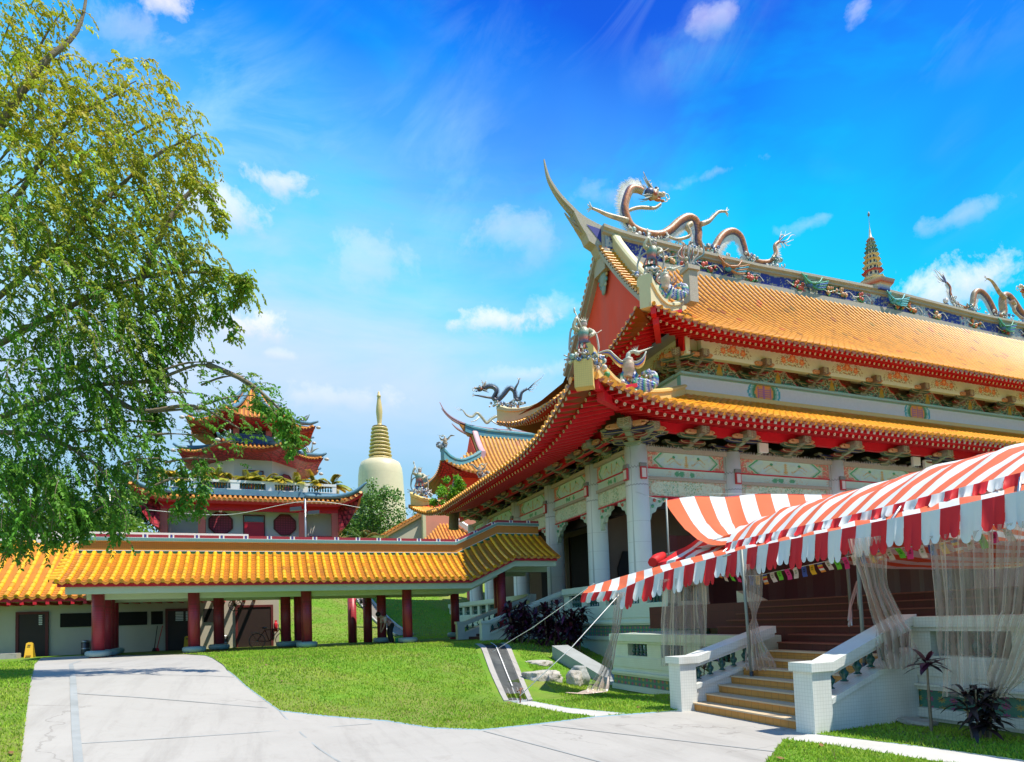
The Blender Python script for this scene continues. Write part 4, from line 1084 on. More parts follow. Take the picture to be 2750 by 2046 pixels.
def make_cella():
    w=MB()
    # inner walls with octagonal openings, ceiling and floor
    w.box(-.2,56,3.55,3.85,FLOOR,8.4); w.box(3.0,3.3,3.86,24,FLOOR,8.4)
    w.build('inner_wall','inner_brown',hall)
    c=MB(); c.box(.35,56,.35,22,8.30,8.41); c.box(.32,56,.6,.8,6.1,8.29); c.box(.6,.8,.81,22,6.1,8.29); c.build('porch_ceiling','dark_wood',hall)
    def dbox(n,m,*q):
        d=MB(); d.box(*q); d.build(n,m,hall)
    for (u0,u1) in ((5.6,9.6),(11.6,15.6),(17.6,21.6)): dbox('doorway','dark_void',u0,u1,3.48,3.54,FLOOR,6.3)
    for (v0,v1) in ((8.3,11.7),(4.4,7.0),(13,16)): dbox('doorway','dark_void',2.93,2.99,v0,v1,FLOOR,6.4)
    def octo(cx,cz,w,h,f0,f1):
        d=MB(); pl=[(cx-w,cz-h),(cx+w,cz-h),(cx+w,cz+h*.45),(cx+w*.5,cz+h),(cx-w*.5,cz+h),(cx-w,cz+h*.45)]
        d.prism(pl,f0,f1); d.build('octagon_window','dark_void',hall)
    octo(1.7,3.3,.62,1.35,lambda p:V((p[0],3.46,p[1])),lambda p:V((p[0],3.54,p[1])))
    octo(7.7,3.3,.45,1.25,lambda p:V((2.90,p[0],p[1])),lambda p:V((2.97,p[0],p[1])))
    for u in (5.2,10.0): dbox('door_frame','dark_wood',u,u+.35,3.42,3.5,FLOOR,6.3)
    dbox('door_frame','dark_wood',2.85,2.92,7.05,7.2,FLOOR,6.4); dbox('door_frame','dark_wood',2.85,2.92,11.8,12.2,FLOOR,6.4)
make_cella()
# ================================================================ covered walkway with yellow tiles
YT=(.80,.41,.014); YP=(.48,.18,.010)
def make_walkway():
    t=thing('covered_walkway','covered walkway with bright yellow tiled roof on red mosaic pillars, stepping up to the hall','walkway',(-12,6,.9))
    B=V((-12,6,.9)); UL,UR=-20.45,-1.75
    zo=lambda u: .93*clamp((u+5.75)/2.0)
    class S: pass
    VE,VR=3.85,6.0
    def f(u,d):
        q=d/(VR-VE); return V((u,VE+d,3.52+zo(u)+1.22*(.74*q+.26*q*q)))-B
    def fb(u,d):
        q=d/(VR-VE); return V((u,2*6.35-VE-d,3.52+zo(u)+1.22*(.74*q+.26*q*q)))-B
    n=60; p=(UR-UL)/n; ss=[UL+(i+.5)*p for i in range(n)]
    mb=MB(); tile_slope(mb,f,ss,lambda u:VR-VE,(1,0,0),.072,.28,YT,YP,p,0,7,2,True,.05,.045)
    for k in range(10):
        a,b=k/10*(VR-VE),(k+1)/10*(VR-VE)
        for (x0,x1) in ((UL,-5.75),(-5.75,-3.75),(-3.75,UR)):
            mb.quad(f(x0,a)-V((0,0,.09)),f(x1,a)-V((0,0,.09)),f(x1,b)-V((0,0,.09)),f(x0,b)-V((0,0,.09)),0,False,YP)
            mb.quad(fb(x0,a),fb(x1,a),fb(x1,b),fb(x0,b),0,False,YP)
    # verge at the west end: row of short cross tiles
    for k in range(9):
        q=f(UL,.12+k*.235); c=jit(YT,.1); dv=(f(UL,.4)-f(UL,.1)).normalized(); nr=V((1,0,0)).cross(dv)
        a=mb.ring(q+V((-.10,0,.02)),dv,nr,.075,5,c,0,PI,False); b=mb.ring(q+V((.16,0,.03)),dv,nr,.07,5,c,0,PI,False); mb.bridge(a,b,0,True,False)
        mb.face(mb.ring(q+V((-.10,0,.0)),dv,nr,.085,8,jit((.45,.18,.03),.1)))
    mb.build('roof','glazed',t,color=True)
    # ridge wall in coloured courses
    segs=[(UL+.28,-5.75),(-5.75,-3.75),(-3.75,UR+.1)]
    def course(name,m,z0,z1,hw,col=None):
        mb=MB()
        for i,(x0,x1) in enumerate(segs):
            a,b=zo(x0),zo(x1)
            P=[V((x,6.35+y,z+dz))-B for (x,dz) in ((x0,a),(x1,b)) for (y,z) in ((-hw,z0),(hw,z0),(hw,z1),(-hw,z1))]
            ids=[mb.vert(q) for q in P]
            for q in ((0,1,5,4),(1,2,6,5),(2,3,7,6),(3,0,4,7)): mb.face([ids[k] for k in q])
            if i==0: mb.face([ids[k] for k in (3,2,1,0)])
            if i==2: mb.face([ids[k] for k in (4,5,6,7)])
        mb.build(name,m,t)
    course('green_course','ridge_green',4.60,4.80,.33); course('white_line','white_paint',4.80,4.825,.345)
    course('orange_course','ridge_orange',4.825,5.17,.30); course('teal_course','ridge_teal',5.19,5.30,.40); course('white_line','white_paint',5.17,5.19,.37); course('white_line','white_paint',5.30,5.315,.385); course('red_course','red_tile',5.315,5.43,.36)
    mb=MB(); u=UL+.6
    while u<UR:
        z=zo(u); mb.obox(V((u,6.35,5.375+z))-B,(.025,0,0),(0,.365,0),(0,0,.062),0,(.72,.72,.70)); mb.obox(V((u+.07,6.35,5.375+z))-B,(.03,0,0),(0,.366,0),(0,0,.062),0,(.05,.06,.28)); mb.obox(V((u+.14,6.35,5.375+z))-B,(.025,0,0),(0,.365,0),(0,0,.062),0,(.72,.72,.70)); u+=.88
    o=mb.build('ridge_markers','painted',t,color=True); o['kind']='stuff'
    # eave: red fascia, pale green beam, soffit
    def run(name,m,v0,v1,z0,z1,x0=UL+.15,x1=UR):
        mb=MB()
        for (a,b) in ((x0,-5.75),(-5.75,-3.75),(-3.75,x1)):
            ids=[mb.vert(V((x,v,z+zo(x)))-B) for x in (a,b) for (v,z) in ((v0,z0),(v1,z0),(v1,z1),(v0,z1))]
            for q in ((0,1,5,4),(1,2,6,5),(2,3,7,6),(3,0,4,7),(3,2,1,0),(4,5,6,7)): mb.face([ids[k] for k in q])
        return mb.build(name,m,t)
    run('fascia','red_lacquer',3.93,4.0,3.33,3.46); run('fascia','red_lacquer',8.7,8.77,3.33,3.46)
    run('eave_beam','pale_green',4.03,4.23,3.09,3.36,UL+.35); run('eave_beam','pale_green',8.47,8.67,3.09,3.36,UL+.35)
    run('soffit','pale_green',4.23,8.47,3.36,3.42,UL+.5)
    run('inner_beam','pale_green',5.02,5.26,2.93,3.36,-19.7); run('inner_beam','pale_green',7.55,7.8,2.93,3.36,-19.7)
    # pillars
    pm=MB(); pm.lathe((0,0,0),[(.205,.0),(.205,2.3)],20); fm=MB(); fm.lathe((0,0,0),[(.27,-.02),(.30,.03),(.27,.09)],20,0); bm=MB(); bm.lathe((0,0,0),[(.27,.09),(.38,.12),(.41,.19),(.40,.27),(.34,.31),(.215,.32)],20)
    def pillar(u,v,z,h):
        nonlocal pm
        m=MB(); m.lathe((0,0,0),[(.205,.30),(.205,h)],20); p=m.build('pillar','red_tile',t); p.location=V((u,v,z))-B
        f=fm.build('foot','red_tile',p) ; b=bm.build('drum_base','ridge_teal_pale',p)
    for (u,v) in ((-19.35,5.05),(-16.3,5.05),(-12.3,5.05),(-8.27,5.05),(-19.35,6.2),(-19.45,7.3),(-19.55,8.5),(-13.0,7.4),(-12.45,7.6),(-9.0,7.0),(-15.6,7.6),(-5.4,7.7)):
        pillar(u,v,.82 if u<-6 else .9,2.45)
    for (u,v) in ((-9.95,9.5),(-9.35,8.7)): 
        m=MB(); m.lathe((0,0,0),[(.205,.0),(.205,2.6)],16); p=m.build('pillar','red_tile',t); p.location=V((u,v,.6))-B
    for (u,v) in ((-4.0,5.1),(-3.2,7.7)):
        m=MB(); m.lathe((0,0,0),[(.205,.0),(.205,3.2)],16); p=m.build('pillar','red_tile',t); p.location=V((u,v,1.1))-B
    f=MB(); f.box(UL+.4-B.x,-6.-B.x,4.45-B.y,10-B.y,.2-B.z,.835-B.z); f.build('floor','concrete_dark',t)
    # fans hung under the soffit
    for (u,v) in ((-9.75,7.9),(-15.0,8.2)):
        fn=MB(); c=V((u,v,2.75))-B
        for k in range(12):
            a=k*PI/6; fn.tube([c,c+V((math.cos(a)*.24,-.05,math.sin(a)*.24))],.012,4)
        rg=[c+V((math.cos(a)*.25,0,math.sin(a)*.25)) for a in [q*PI/8 for q in range(17)]]; fn.tube(rg,.02,5); fn.ball(c,.07); fn.beam(c,c+V((0,.1,.45)),.04,.04)
        fn.build('fan','steel_dark',t)
material('ridge_green',(.035,.16,.055),.45,.12,4.); material('ridge_orange',(.50,.20,.022),.45,.15,3.,grid=.07,gridc=(.36,.14,.02),gridw=.12); material('ridge_teal',(.10,.26,.25),.5,.15,4.,grid=.06,gridc=(.2,.32,.3),gridw=.15); material('ridge_teal_pale',(.26,.38,.38),.5,.12,4.,stain=.2)
make_walkway()
# ================================================================ service block behind the walkway
def make_service():
    t=thing('service_building','low cream service building with yellow tiled roof, dark doors and window slots behind the walkway','building',(-24,10,.9)); B=V((-24,10,.9))
    w=MB(); w.box(-36-B.x,-13.2-B.x,10-B.y,16-B.y,.3-B.z,4.2-B.z); w.build('wall','wall_cream',t)
    w=MB(); w.box(-22.9-B.x,-22.5-B.x,8.9-B.y,9.99-B.y,.3-B.z,3.2-B.z); w.box(-23.4-B.x,-23.0-B.x,9.0-B.y,9.99-B.y,.3-B.z,3.2-B.z); 
    E0,E1=8.7,12.0
    def f(u,d): q=d/(E1-E0); return V((u,E0+d,3.30+2.55*(.80*q+.20*q*q)))-B
    n=60; U0,U1=-37.,-16.; p=(U1-U0)/n; mb=MB(); tile_slope(mb,f,[U0+(i+.5)*p for i in range(n)],lambda u:E1-E0,(1,0,0),.078,.28,YT,YP,p,0,6,2,True,.06,.045)
    mb.quad(f(U0,0)-V((0,0,.09)),f(U1,0)-V((0,0,.09)),f(U1,E1-E0)-V((0,0,.09)),f(U0,E1-E0)-V((0,0,.09)),0,False,YP); mb.build('roof','glazed',t,color=True)
    pw=MB(); pw.box(-37-B.x,-14.5-B.x,12.05-B.y,12.5-B.y,3.9-B.z,6.35-B.z); pw.build('parapet','white_paint',t)
    r=MB(); 
    fb=MB(); fb.box(U0-B.x,-14-B.x,8.78-B.y,8.86-B.y,3.08-B.z,3.22-B.z); fb.build('fascia','red_lacquer',t)
    u=U0
    while u<-14.2: r.box(u-B.x,u+.12-B.x,8.72-B.y,9.99-B.y,2.96-B.z,3.07-B.z); u+=.42
    o=r.build('rafters','red_lacquer',t); o['kind']='stuff'
    def door(u0,u1,z1,lou):
        d=MB(); d.box(u0-B.x,u1-B.x,9.93-B.y,9.99-B.y,.85-B.z,z1-B.z); fr=MB(); c=(u0+u1)/2
        for (a,b,zz0,zz1) in ((u0-.1,u0,.85,z1+.1),(u1,u1+.1,.85,z1+.1),(u0,u1,z1,z1+.1)): fr.box(a-B.x,b-B.x,9.90-B.y,9.99-B.y,zz0-B.z,zz1-B.z)
        o=d.build('door','dark_wood',t); fr.build('frame','dark_red',o)
        if lou:
            l=MB()
            for k in range(6):
                for (a,b) in lou: l.box(a-B.x,b-B.x,9.90-B.y,9.92-B.y,2.18+k*.07-B.z,2.225+k*.07-B.z)
            l.build('louvre','white_paint',o)
    door(-23.1,-22.2,2.62,[(-22.42,-22.3)]); door(-17.75,-16.6,2.62,[(-17.45,-17.15),(-17.05,-16.75)]); door(-16.0+1.05,-13.9+.35,2.7,None)
    for (a,b,z0,z1) in ((-21.7,-18.55,2.05,2.62),(-18.4,-17.95,2.05,2.62),(-16.35,-15.65,2.08,2.68)):
        m=MB(); m.box(a-B.x,b-B.x,9.95-B.y,9.992-B.y,z0-B.z,z1-B.z); m.build('window','dark_void',t)
    bl=MB(); bl.box(-25-B.x,-22.6-B.x,8.0-B.y,8.5-B.y,.8-B.z,1.1-B.z); bl.build('step','concrete',t)
material('dark_red',(.13,.02,.018),.6,.2,4.)
make_service()
# small things around the service building
def wet_sign(loc,label):
    t=thing('wet_floor_sign',label,'floor sign',loc,group='yellow wet floor signs')
    for s in (-1,1):
        m=MB(); m.prism([(-.15,0),(.15,0),(.11,.62),(.05,.66),(-.05,.66),(-.11,.62)],lambda p:V((p[0],s*(.16-.22*p[1]),p[1])),lambda p:V((p[0],s*(.175-.22*p[1]),p[1])),0,(.70,.42,.03))
        if s<0:
            for k in range(5): m.box(-.08+k*.034,-.06+k*.034,-.205+.02,-.19+.02,.10,.16,0,(.10,.06,.02))
            m.box(-.05,.05,-.095,-.085,.52,.57,0,(.16,.10,.04))
        m.build('panel','painted',t,color=True)
wet_sign((-22.35,8.6,.83),'yellow folding wet floor sign in front of the far left doorway')
wet_sign((-16.95,9.5,.84),'yellow folding wet floor sign in front of the louvred double door')
def bin_(loc,label):
    t=thing('litter_bin',label,'bin',loc,group='steel litter bins')
    m=MB(); m.lathe((0,0,0),[(.15,0),(.16,.02),(.16,.55),(.15,.56)],16); m.build('body','steel_dark',t)
    m=MB(); m.lathe((0,0,.56),[(.165,0),(.165,.06),(.10,.10)],16); m.build('lid','steel',t); m=MB(); m.lathe((0,0,.28),[(.163,0),(.166,.02),(.163,.06)],16); m.build('band','steel',t)
bin_((-20.75,9.7,.83),'steel litter bin against the cream wall left of the pillar row'); bin_((-15.5,9.7,.83),'steel litter bin beneath the small square window')
for i,(x,l,m_) in enumerate(((-18.0,'wooden broom handle leaning on the wall by the louvred door','dark_wood'),(-17.9,'red broom leaning on the wall by the louvred door','red_lacquer'))):
    t=thing('broom',l,'broom',(x-.25,9.75,.84)); b=MB(); b.tube([(0,0,.18),(.10+.1*i,.15,1.15)],.016,6); b.build('handle',m_,t); b=MB(); b.prism([(-.12,0),(.12,0),(.05,.2),(-.05,.2)],lambda p:V((p[0],-.03,p[1])),lambda p:V((p[0],.03,p[1]))); b.build('brush',m_,t)
m=MB(); m.lathe((0,0,0),[(.02,0),(.085,.01),(.085,.36),(.05,.42),(.03,.46)],12); m.box(-.05,.06,-.02,.02,.46,.52); o=m.build('fire_extinguisher','red_lacquer'); o.location=(-13.35,9.85,1.55); tag(o,'red fire extinguisher hung at the right end of the cream wall','extinguisher')
def bicycle():
    t=thing('bicycle','dark bicycle parked behind the grass crest beside the cream wall corner','bicycle',(-13.6,8.9,.84),.08)
    def wheel(x):
        m=MB(); m.tube([(x+.33*math.cos(a),0,.33+.33*math.sin(a)) for a in [k*PI/12 for k in range(25)]],.018,6,0,False); w=m.build('wheel','steel_dark',t)
        m=MB()
        for k in range(12): a=k*PI/6; m.tube([(x,0,.33),(x+.32*math.cos(a),0,.33+.32*math.sin(a))],.003,3)
        m.ball((x,0,.33),.03); m.build('spokes','steel',w)
    wheel(-.55); wheel(.55)
    m=MB(); P={'r':(-.55,0,.33),'f':(.55,0,.33),'b':(-.05,0,.30),'s':(-.22,0,.80),'h':(.40,0,.84),'g':(.36,0,.95)}
    for a,b in (('r','b'),('r','s'),('b','s'),('b','h'),('s','h'),('h','f')): m.tube([P[a],P[b]],.018,6)
    m.build('frame','dark_red',t)
    m=MB(); m.tube([(.36,0,.84),(.34,0,1.0),(.34,-.25,1.02)],.014,5); m.tube([(.34,0,1.0),(.34,.25,1.02),(.28,.28,1.0)],.014,5); m.build('handlebar','steel',t)
    m=MB(); m.ball((-.24,0,.90),.12,0,8,5,(1.2,.7,.35)); m.tube([(-.22,0,.8),(-.24,0,.88)],.014,5); m.build('saddle','steel_dark',t)
    m=MB(); m.box(-.80,-.45,-.09,.09,.70,.715); m.tube([(-.78,0,.70),(-.55,0,.33)],.008,4); m.build('rack','steel_dark',t)
bicycle()
m=MB(); m.lathe((0,0,0),[(.10,0),(.13,.2),(.135,.21),(.12,.22)],12); m.tube([(.12*math.cos(a),0,.21+.12*math.sin(a)) for a in [k*PI/8 for k in range(9)]],.006,4); o=m.build('bucket','pink_plastic') if material('pink_plastic',(.75,.12,.14),.4,.05) else None; o.location=(-12.9,8.6,.84); tag(o,'small pink bucket beside the rear bicycle wheel','bucket')
# ================================================================ plinth, terrace, stairs
material('flower_tile',(.1,.3,.3),.35,.1)
def make_flower():
    m=MAT['flower_tile']; k=NT(m); b=k.n['Principled BSDF']
    tc=k.add('ShaderNodeTexCoord'); ge=k.add('ShaderNodeNewGeometry')
    t1=k.vmath('NORMALIZE',k.vmath('CROSS_PRODUCT',ge.outputs['Normal'],(0.01,0.01,1.)))
    a=k.vmath('DOT_PRODUCT',tc.outputs['Object'],t1,1); c=k.vmath('DOT_PRODUCT',tc.outputs['Object'],(0,0,1),1)
    s=.17
    fx=k.math('SUBTRACT',k.math('FRACT',k.math('DIVIDE',a,s)),.5); fy=k.math('SUBTRACT',k.math('FRACT',k.math('DIVIDE',c,s*.8)),.5)
    r=k.math('SQRT',k.math('ADD',k.math('MULTIPLY',fx,fx),k.math('MULTIPLY',fy,fy)))
    an=k.math('ARCTAN2',fx,fy); pe=k.math('MULTIPLY_ADD',k.math('COSINE',k.math('MULTIPLY',an,8.)),.10,.28)
    odd=k.math('GREATER_THAN',k.math('FRACT',k.math('DIVIDE',a,s*2)),.5)
    base=k.mix(k.noise(tc.outputs['Object'],24,3),(.03,.15,.13,1),(.10,.26,.18,1))
    fl=k.mix(odd,(.34,.06,.20,1),(.36,.30,.08,1))
    col=k.mix(k.math('LESS_THAN',r,pe),base,fl); col=k.mix(k.math('LESS_THAN',r,.09),col,(.40,.14,.05,1))
    k.link(col,b.inputs['Base Color'])
make_flower()
def baluster_mesh(h):
    m=MB(); m.lathe((0,0,0),[(.055,0),(.06,.03*h),(.035,.07*h),(.03,.14*h),(.062,.32*h),(.066,.42*h),(.035,.56*h),(.03,.66*h),(.045,.70*h),(.03,.76*h),(.05,.90*h),(.06,.94*h),(.058,h)],10); return m
def rail_wall(t,along,fixed,s0,s1,zlev,mat,thick,openings,out,dz=0.,bal=None,bal_step=.17):
    """a parapet: base courses, flower-tile band, wall, balustrade with openings, capped rail. out=+1/-1 direction of the outer face"""
    B=V(t.location)
    def bx(mb,a,b,d0,d1,z0,z1):
        lo,hi=sorted((fixed+out*d0,fixed+out*d1))
        if along=='v': mb.box(lo-B.x,hi-B.x,a-B.y,b-B.y,z0+dz-B.z,z1+dz-B.z)
        else: mb.box(a-B.x,b-B.x,lo-B.y,hi-B.y,z0+dz-B.z,z1+dz-B.z)
    zb,z1,z2,z3,z4,z5,z6,z7=zlev   # bottom, band bottom, band top, moulding top, opening bottom, opening top, rail top
    w=MB(); bx(w,s0,s1,-thick,0,zb,z1); bx(w,s0,s1,-thick,.05,z1-.14,z1-.004); bx(w,s0,s1,-thick,-.02,z1,z2); bx(w,s0,s1,-thick,.05,z2+.002,z2+.06); bx(w,s0,s1,-thick,.10,z2+.06,z3); bx(w,s0,s1,-thick,-.0,z3,z4); bx(w,s0,s1,-thick,.03,z3+.12,z4-.05)
    # piers between openings
    openings=sorted(openings); cur=s0
    for (a,b) in openings+[(s1,s1)]:
        if a>cur: bx(w,cur,a,-thick,-.0,z4,z5)
        cur=b
    bx(w,s0,s1,-thick-.03,.04,z5,z5+.06); bx(w,s0,s1,-thick-.06,.09,z5+.06,z6)
    w.build('parapet',mat,t)
    f=MB(); bx(f,s0+.01,s1-.01,-.018,-.006,z1+.004,z2-.004); f.build('tile_band','flower_tile',t)
    h=z5-z4
    for (a,b) in openings:
        n=max(2,int((b-a)/bal_step))
        for i in range(n):
            s=a+(i+.5)*(b-a)/n
            o=copy_obj(bal,t) if bal and not bal.get('fresh') else bal
            if bal.get('fresh'): del bal['fresh']; o.parent=t
            o.location=(V((fixed-out*thick*.5,s,z4+dz)) if along=='v' else V((s,fixed-out*thick*.5,z4+dz)))-B
            o.scale=(1,1,h)
def newbal(t):
    b=baluster_mesh(1.).build('baluster','balust_green',t); b['fresh']=1; return b
def sloped(mb,B,along,f0,f1,s0,s1,za0,za1,zb0,zb1):
    """sloping bar from s0 (za0..za1) to s1 (zb0..zb1), width f0..f1 across"""
    P=[]
    for (s,z0,z1) in ((s0,za0,za1),(s1,zb0,zb1)):
        for (f,z) in ((f0,z0),(f1,z0),(f1,z1),(f0,z1)): P.append(V((s,f,z))-B if along=='u' else V((f,s,z))-B)
    ids=[mb.vert(p) for p in P]
    for q in ((0,1,5,4),(1,2,6,5),(2,3,7,6),(3,0,4,7),(3,2,1,0),(4,5,6,7)): mb.face([ids[k] for k in q])
def stair_parapet(t,v0,v1,u0,u1,zg,zt0,zt1,mat,bal,slope=None):
    """newel at u0 and a sloping balustrade up to u1"""
    B=V(t.location); w=MB()
    w.box(u0-.17-B.x,u0+.17-B.x,v0-.03-B.y,v1+.03-B.y,zg-.2-B.z,zt0-.12-B.z); w.box(u0-.21-B.x,u0+.21-B.x,v0-.07-B.y,v1+.07-B.y,zt0-.12-B.z,zt0-B.z)
    n=w.build('newel',mat,t)
    w=MB(); d=zt1-zt0
    sloped(w,B,'u',v0-.05,v1+.05,u0+.211,u1,zt0-.13,zt0,zt1-.13,zt1); sloped(w,B,'u',v0-.01,v1+.01,u0+.171,u1,zt0-.20,zt0-.13,zt1-.20,zt1-.13); w.build('handrail',mat,t)
    w=MB(); sloped(w,B,'u',v0,v1,u0+.171,u1,zg-.2,zt0-.52,zg-.2,zt1-.52); sloped(w,B,'u',v0-.03,v1+.03,u0+.175,u1,zt0-.58,zt0-.50,zt1-.58,zt1-.50); w.build('cheek_wall',mat,t)
    n=int((u1-u0-.3)/.27)
    for i in range(n):
        u=u0+.34+i*.27; z=lerp(zt0,zt1,(u-u0)/(u1-u0))
        o=copy_obj(bal,t) if not bal.get('fresh') else bal
        if bal.get('fresh'): del bal['fresh']
        o.location=V((u,(v0+v1)/2,z-.50))-B; o.scale=(1,1,.30)
def make_plinth():
    t=thing('hall_plinth','tall pale green mosaic plinth of the great hall with baluster parapet and tiled band','plinth',(0,-4.5,0)); B=V(t.location)
    bal=newbal(t)
    m=MB(); m.box(-1.7-B.x,57-B.x,-4.2-B.y,24-B.y,-.6-B.z,1.95-B.z); m.build('core','mosaic_green',t)
    # west parapet in two runs, leaving the side stairs free
    zl=(-.6,.98,1.38,1.52,2.12,2.62,2.92,0)
    rail_wall(t,'v',-2.0,-4.5,2.9,zl,'mosaic_green',.3,[(-4.2,-3.3),(-2.85,-1.95),(-1.5,-.6),(-.1,.9),(1.3,2.4)],-1,0,bal)
    rail_wall(t,'v',-2.0,6.6,20.5,zl,'mosaic_green',.3,[(7+1.5*i,8.1+1.5*i) for i in range(8)],-1,0,bal)
    rail_wall(t,'u',-4.5,-1.66,-.4,zl,'mosaic_green',.3,[(-1.5,-.7)],-1,.0,bal)
make_plinth()
def make_terrace():
    t=thing('front_terrace','white mosaic terrace block left of the entrance stairs, between stairs and rocks','terrace',(-5,-8,0)); B=V(t.location); bal=newbal(t)
    m=MB(); m.box(-4.7-B.x,-2.05-B.x,-11.6-B.y,-5.9-B.y,-.6-B.z,.62-B.z); m.build('deck','mosaic_white',t)
    rail_wall(t,'v',-4.95,-11.75,-5.95,(-.7,-.12,.12,.24,.66,.98,1.23,0),'mosaic_green',.3,[(-7.65,-6.75),(-9.15,-8.25),(-10.7,-9.75)],-1,0,bal)
    rail_wall(t,'u',-5.95,-4.64,-2.3,(-.7,-.12,.12,.24,.66,.98,1.23,0),'mosaic_green',.3,[(-4.2,-2.6)],1,0,bal)
    t2=thing('front_terrace','white mosaic terrace wall right of the stairs behind the hanging plastic sheets','terrace',(-4.9,-18,0)); B2=V(t2.location); bal=newbal(t2)
    rail_wall(t2,'v',-4.9,-26,-14.62,(-.5,.21,.47,.56,.97,1.33,1.54,0),'mosaic_white',.34,[(-16.0,-14.92),(-17.6,-16.4),(-19.4,-18.2),(-21.2,-20)],-1,0,bal,.20)
    m=MB(); m.box(-4.55-B2.x,30-B2.x,-26-B2.y,-14.75-B2.y,-.5-B2.z,.70-B2.z); m.build('deck','mosaic_white',t2)
make_terrace()
def make_stairs():
    t=thing('entrance_stairs','broad entrance stairs of orange tiled risers between two white mosaic parapets','stairs',(-7,-13.1,0)); B=V(t.location); bal=newbal(t)
    r=MB();tr=MB();r2=MB();tr2=MB(); n=14; h=1.95/n
    for i in range(n):
        u=-6.9+i*.285; z=i*h; a,b=(r,tr) if i<7 else (r2,tr2); va,vb=(-14.42,-11.98) if i<9 else (-19.5,-9.6)  # upper flight takes the shaded copies of the step colours
        a.box(u-B.x,u+.32-B.x,va-B.y,vb-B.y,-.3-B.z,z+h-.025-B.z)
        b.box(u-.03-B.x,u+.262-B.x,va-B.y,vb-B.y,z+h-.024-B.z,z+h-B.z)
    r.build('risers','step_tile',t); tr.build('treads','step_tread',t); r2.build('upper_risers','step_red_shaded',t); tr2.build('upper_treads','step_tread_shaded',t)
    m=MB(); m.box(-2.92-B.x,10-B.x,-22-B.y,-4.81-B.y,1.3-B.z,1.945-B.z); m.build('landing','step_red_shaded',t)  # landing coloured with the same canopy shade
    stair_parapet(t,-11.97,-11.70,-7.0,-4.97,0,.95,1.42,'mosaic_white',bal); stair_parapet(t,-14.70,-14.43,-6.85,-4.92,0,.97,1.58,'mosaic_white',bal)
    # raking parapet of the upper flight behind the left terrace
    m=MB(); sloped(m,B,'v',-2.6,-2.2,-10.9,-8.3,.62,1.15,1.55,2.25); m.build('raking_wall','mosaic_green',t)
    # steel handrail on the upper flight
    m=MB(); A=[V((-3.5,-12.6,2.2)),V((-4.3,-13.1,1.8)),V((-4.95,-13.6,1.5))]
    for d in (0,.09): m.tube([p-V((0,0,d))-B for p in A],.018,6)
    for p,l in ((A[0],.75),(A[1],.9)): m.tube([p-B,p-V((0,0,l))-B],.018,6)
    m.build('handrail_bar','steel',t)
make_stairs()
def make_side_stairs():
    t=thing('side_stairs','white mosaic side stairs climbing from the grass to the hall near the walkway end','stairs',(-5,3,.9)); B=V(t.location); bal=newbal(t)
    m=MB(); n=9
    for i in range(n): m.box(-5.2+i*.36-B.x,-1.7-B.x,3.2-B.y,6.3-B.y,.6-B.z,.9+(i+1)*.1167-B.z-.003*i)
    m.build('steps','step_red_shaded',t)
    stair_parapet(t,2.92,3.18,-5.55,-2.05,.88,1.72,2.86,'mosaic_green',bal); stair_parapet(t,6.32,6.58,-5.55,-2.05,.88,1.72,2.86,'mosaic_green',bal)
make_side_stairs()
def slab():
    m=MB(); 
    P=[(-3.9,-2.2),(-3.25,-2.6)]
    sloped(m,V((-4.2,-3.5,0)),'v',-4.75,-4.15,-1.6,-5.75,.25,.78,-.75,-.22)
    o=m.build('sloping_slab','concrete_dark'); o.location=(-4.2,-3.5,0); tag(o,'sloping grey concrete slab leaning down the bank beside the terrace','slab')
slab()
# stone under the right terrace corner
rock('boulder','small grey stone lying on the kerb at the foot of the right terrace wall',(-5.35,-14.95,.06),(.16,.28,.07),4.4)
# ================================================================ purple cordylines
def blade(mb,base,dirv,L,w,droop,c,seg=4,fold=.15):
    base=V(base);d=V(dirv).normalized(); s=d.cross(V((0,0,1)))
    if s.length<.05: s=V((1,0,0))
    s.normalize(); prev=None
    for k in range(seg+1):
        t=k/seg; p=base+d*(L*t)+V((0,0,-droop*t*t*L)); ww=w*(math.sin(PI*min(1,t*.9+.1))**.7)*.5 if k<seg else .002
        cc=(c[0]*(.8+.4*t),c[1]*(.8+.4*t),c[2]*(.8+.4*t))
        cur=[mb.vert(p-s*ww+V((0,0,fold*ww)),cc),mb.vert(p,cc),mb.vert(p+s*ww+V((0,0,fold*ww)),cc)]
        if prev: mb.face((prev[0],prev[1],cur[1],cur[0]),0,True); mb.face((prev[1],prev[2],cur[2],cur[1]),0,True)
        prev=cur
def cordyline(label,loc,stems,h,L,seed,cols,nl=26):
    r=random.Random(seed); t=thing('cordyline',label,'plant',loc,group='purple leaved cordyline plants')
    for i in range(stems):
        a=r.uniform(0,6.28); q=r.uniform(0,.35)*(stems>1)*h*.5; base=V((math.cos(a)*q,math.sin(a)*q,0)); hh=h*r.uniform(.55,1.) if stems>1 else h
        top=base+V((math.cos(a)*.12*h*(stems>1),math.sin(a)*.12*h*(stems>1),hh))
        m=MB(); m.tube(crom([base-V((0,0,.1)),(base+top)/2+V((.02,.02,0)),top],3),[.022*h]*4+[.014*h]*3,5,0,True); s=m.build('stem','bark',t)
        f=MB()
        for k in range(nl):
            z=r.random()**1.3; p=lerp(top,lerp(base,top,.25),z) if stems>1 else lerp(top,top-V((0,0,.10)),z); b=r.uniform(0,6.28); el=r.uniform(-.1,1.1)*(1-z*.5)
            blade(f,p,(math.cos(b)*math.cos(el),math.sin(b)*math.cos(el),math.sin(el)),L*r.uniform(.6,1.1),L*.2,r.uniform(.2,.7),jit(r.choice(cols),.35,r))
        f.build('leaves','foliage_dark',t,color=True)
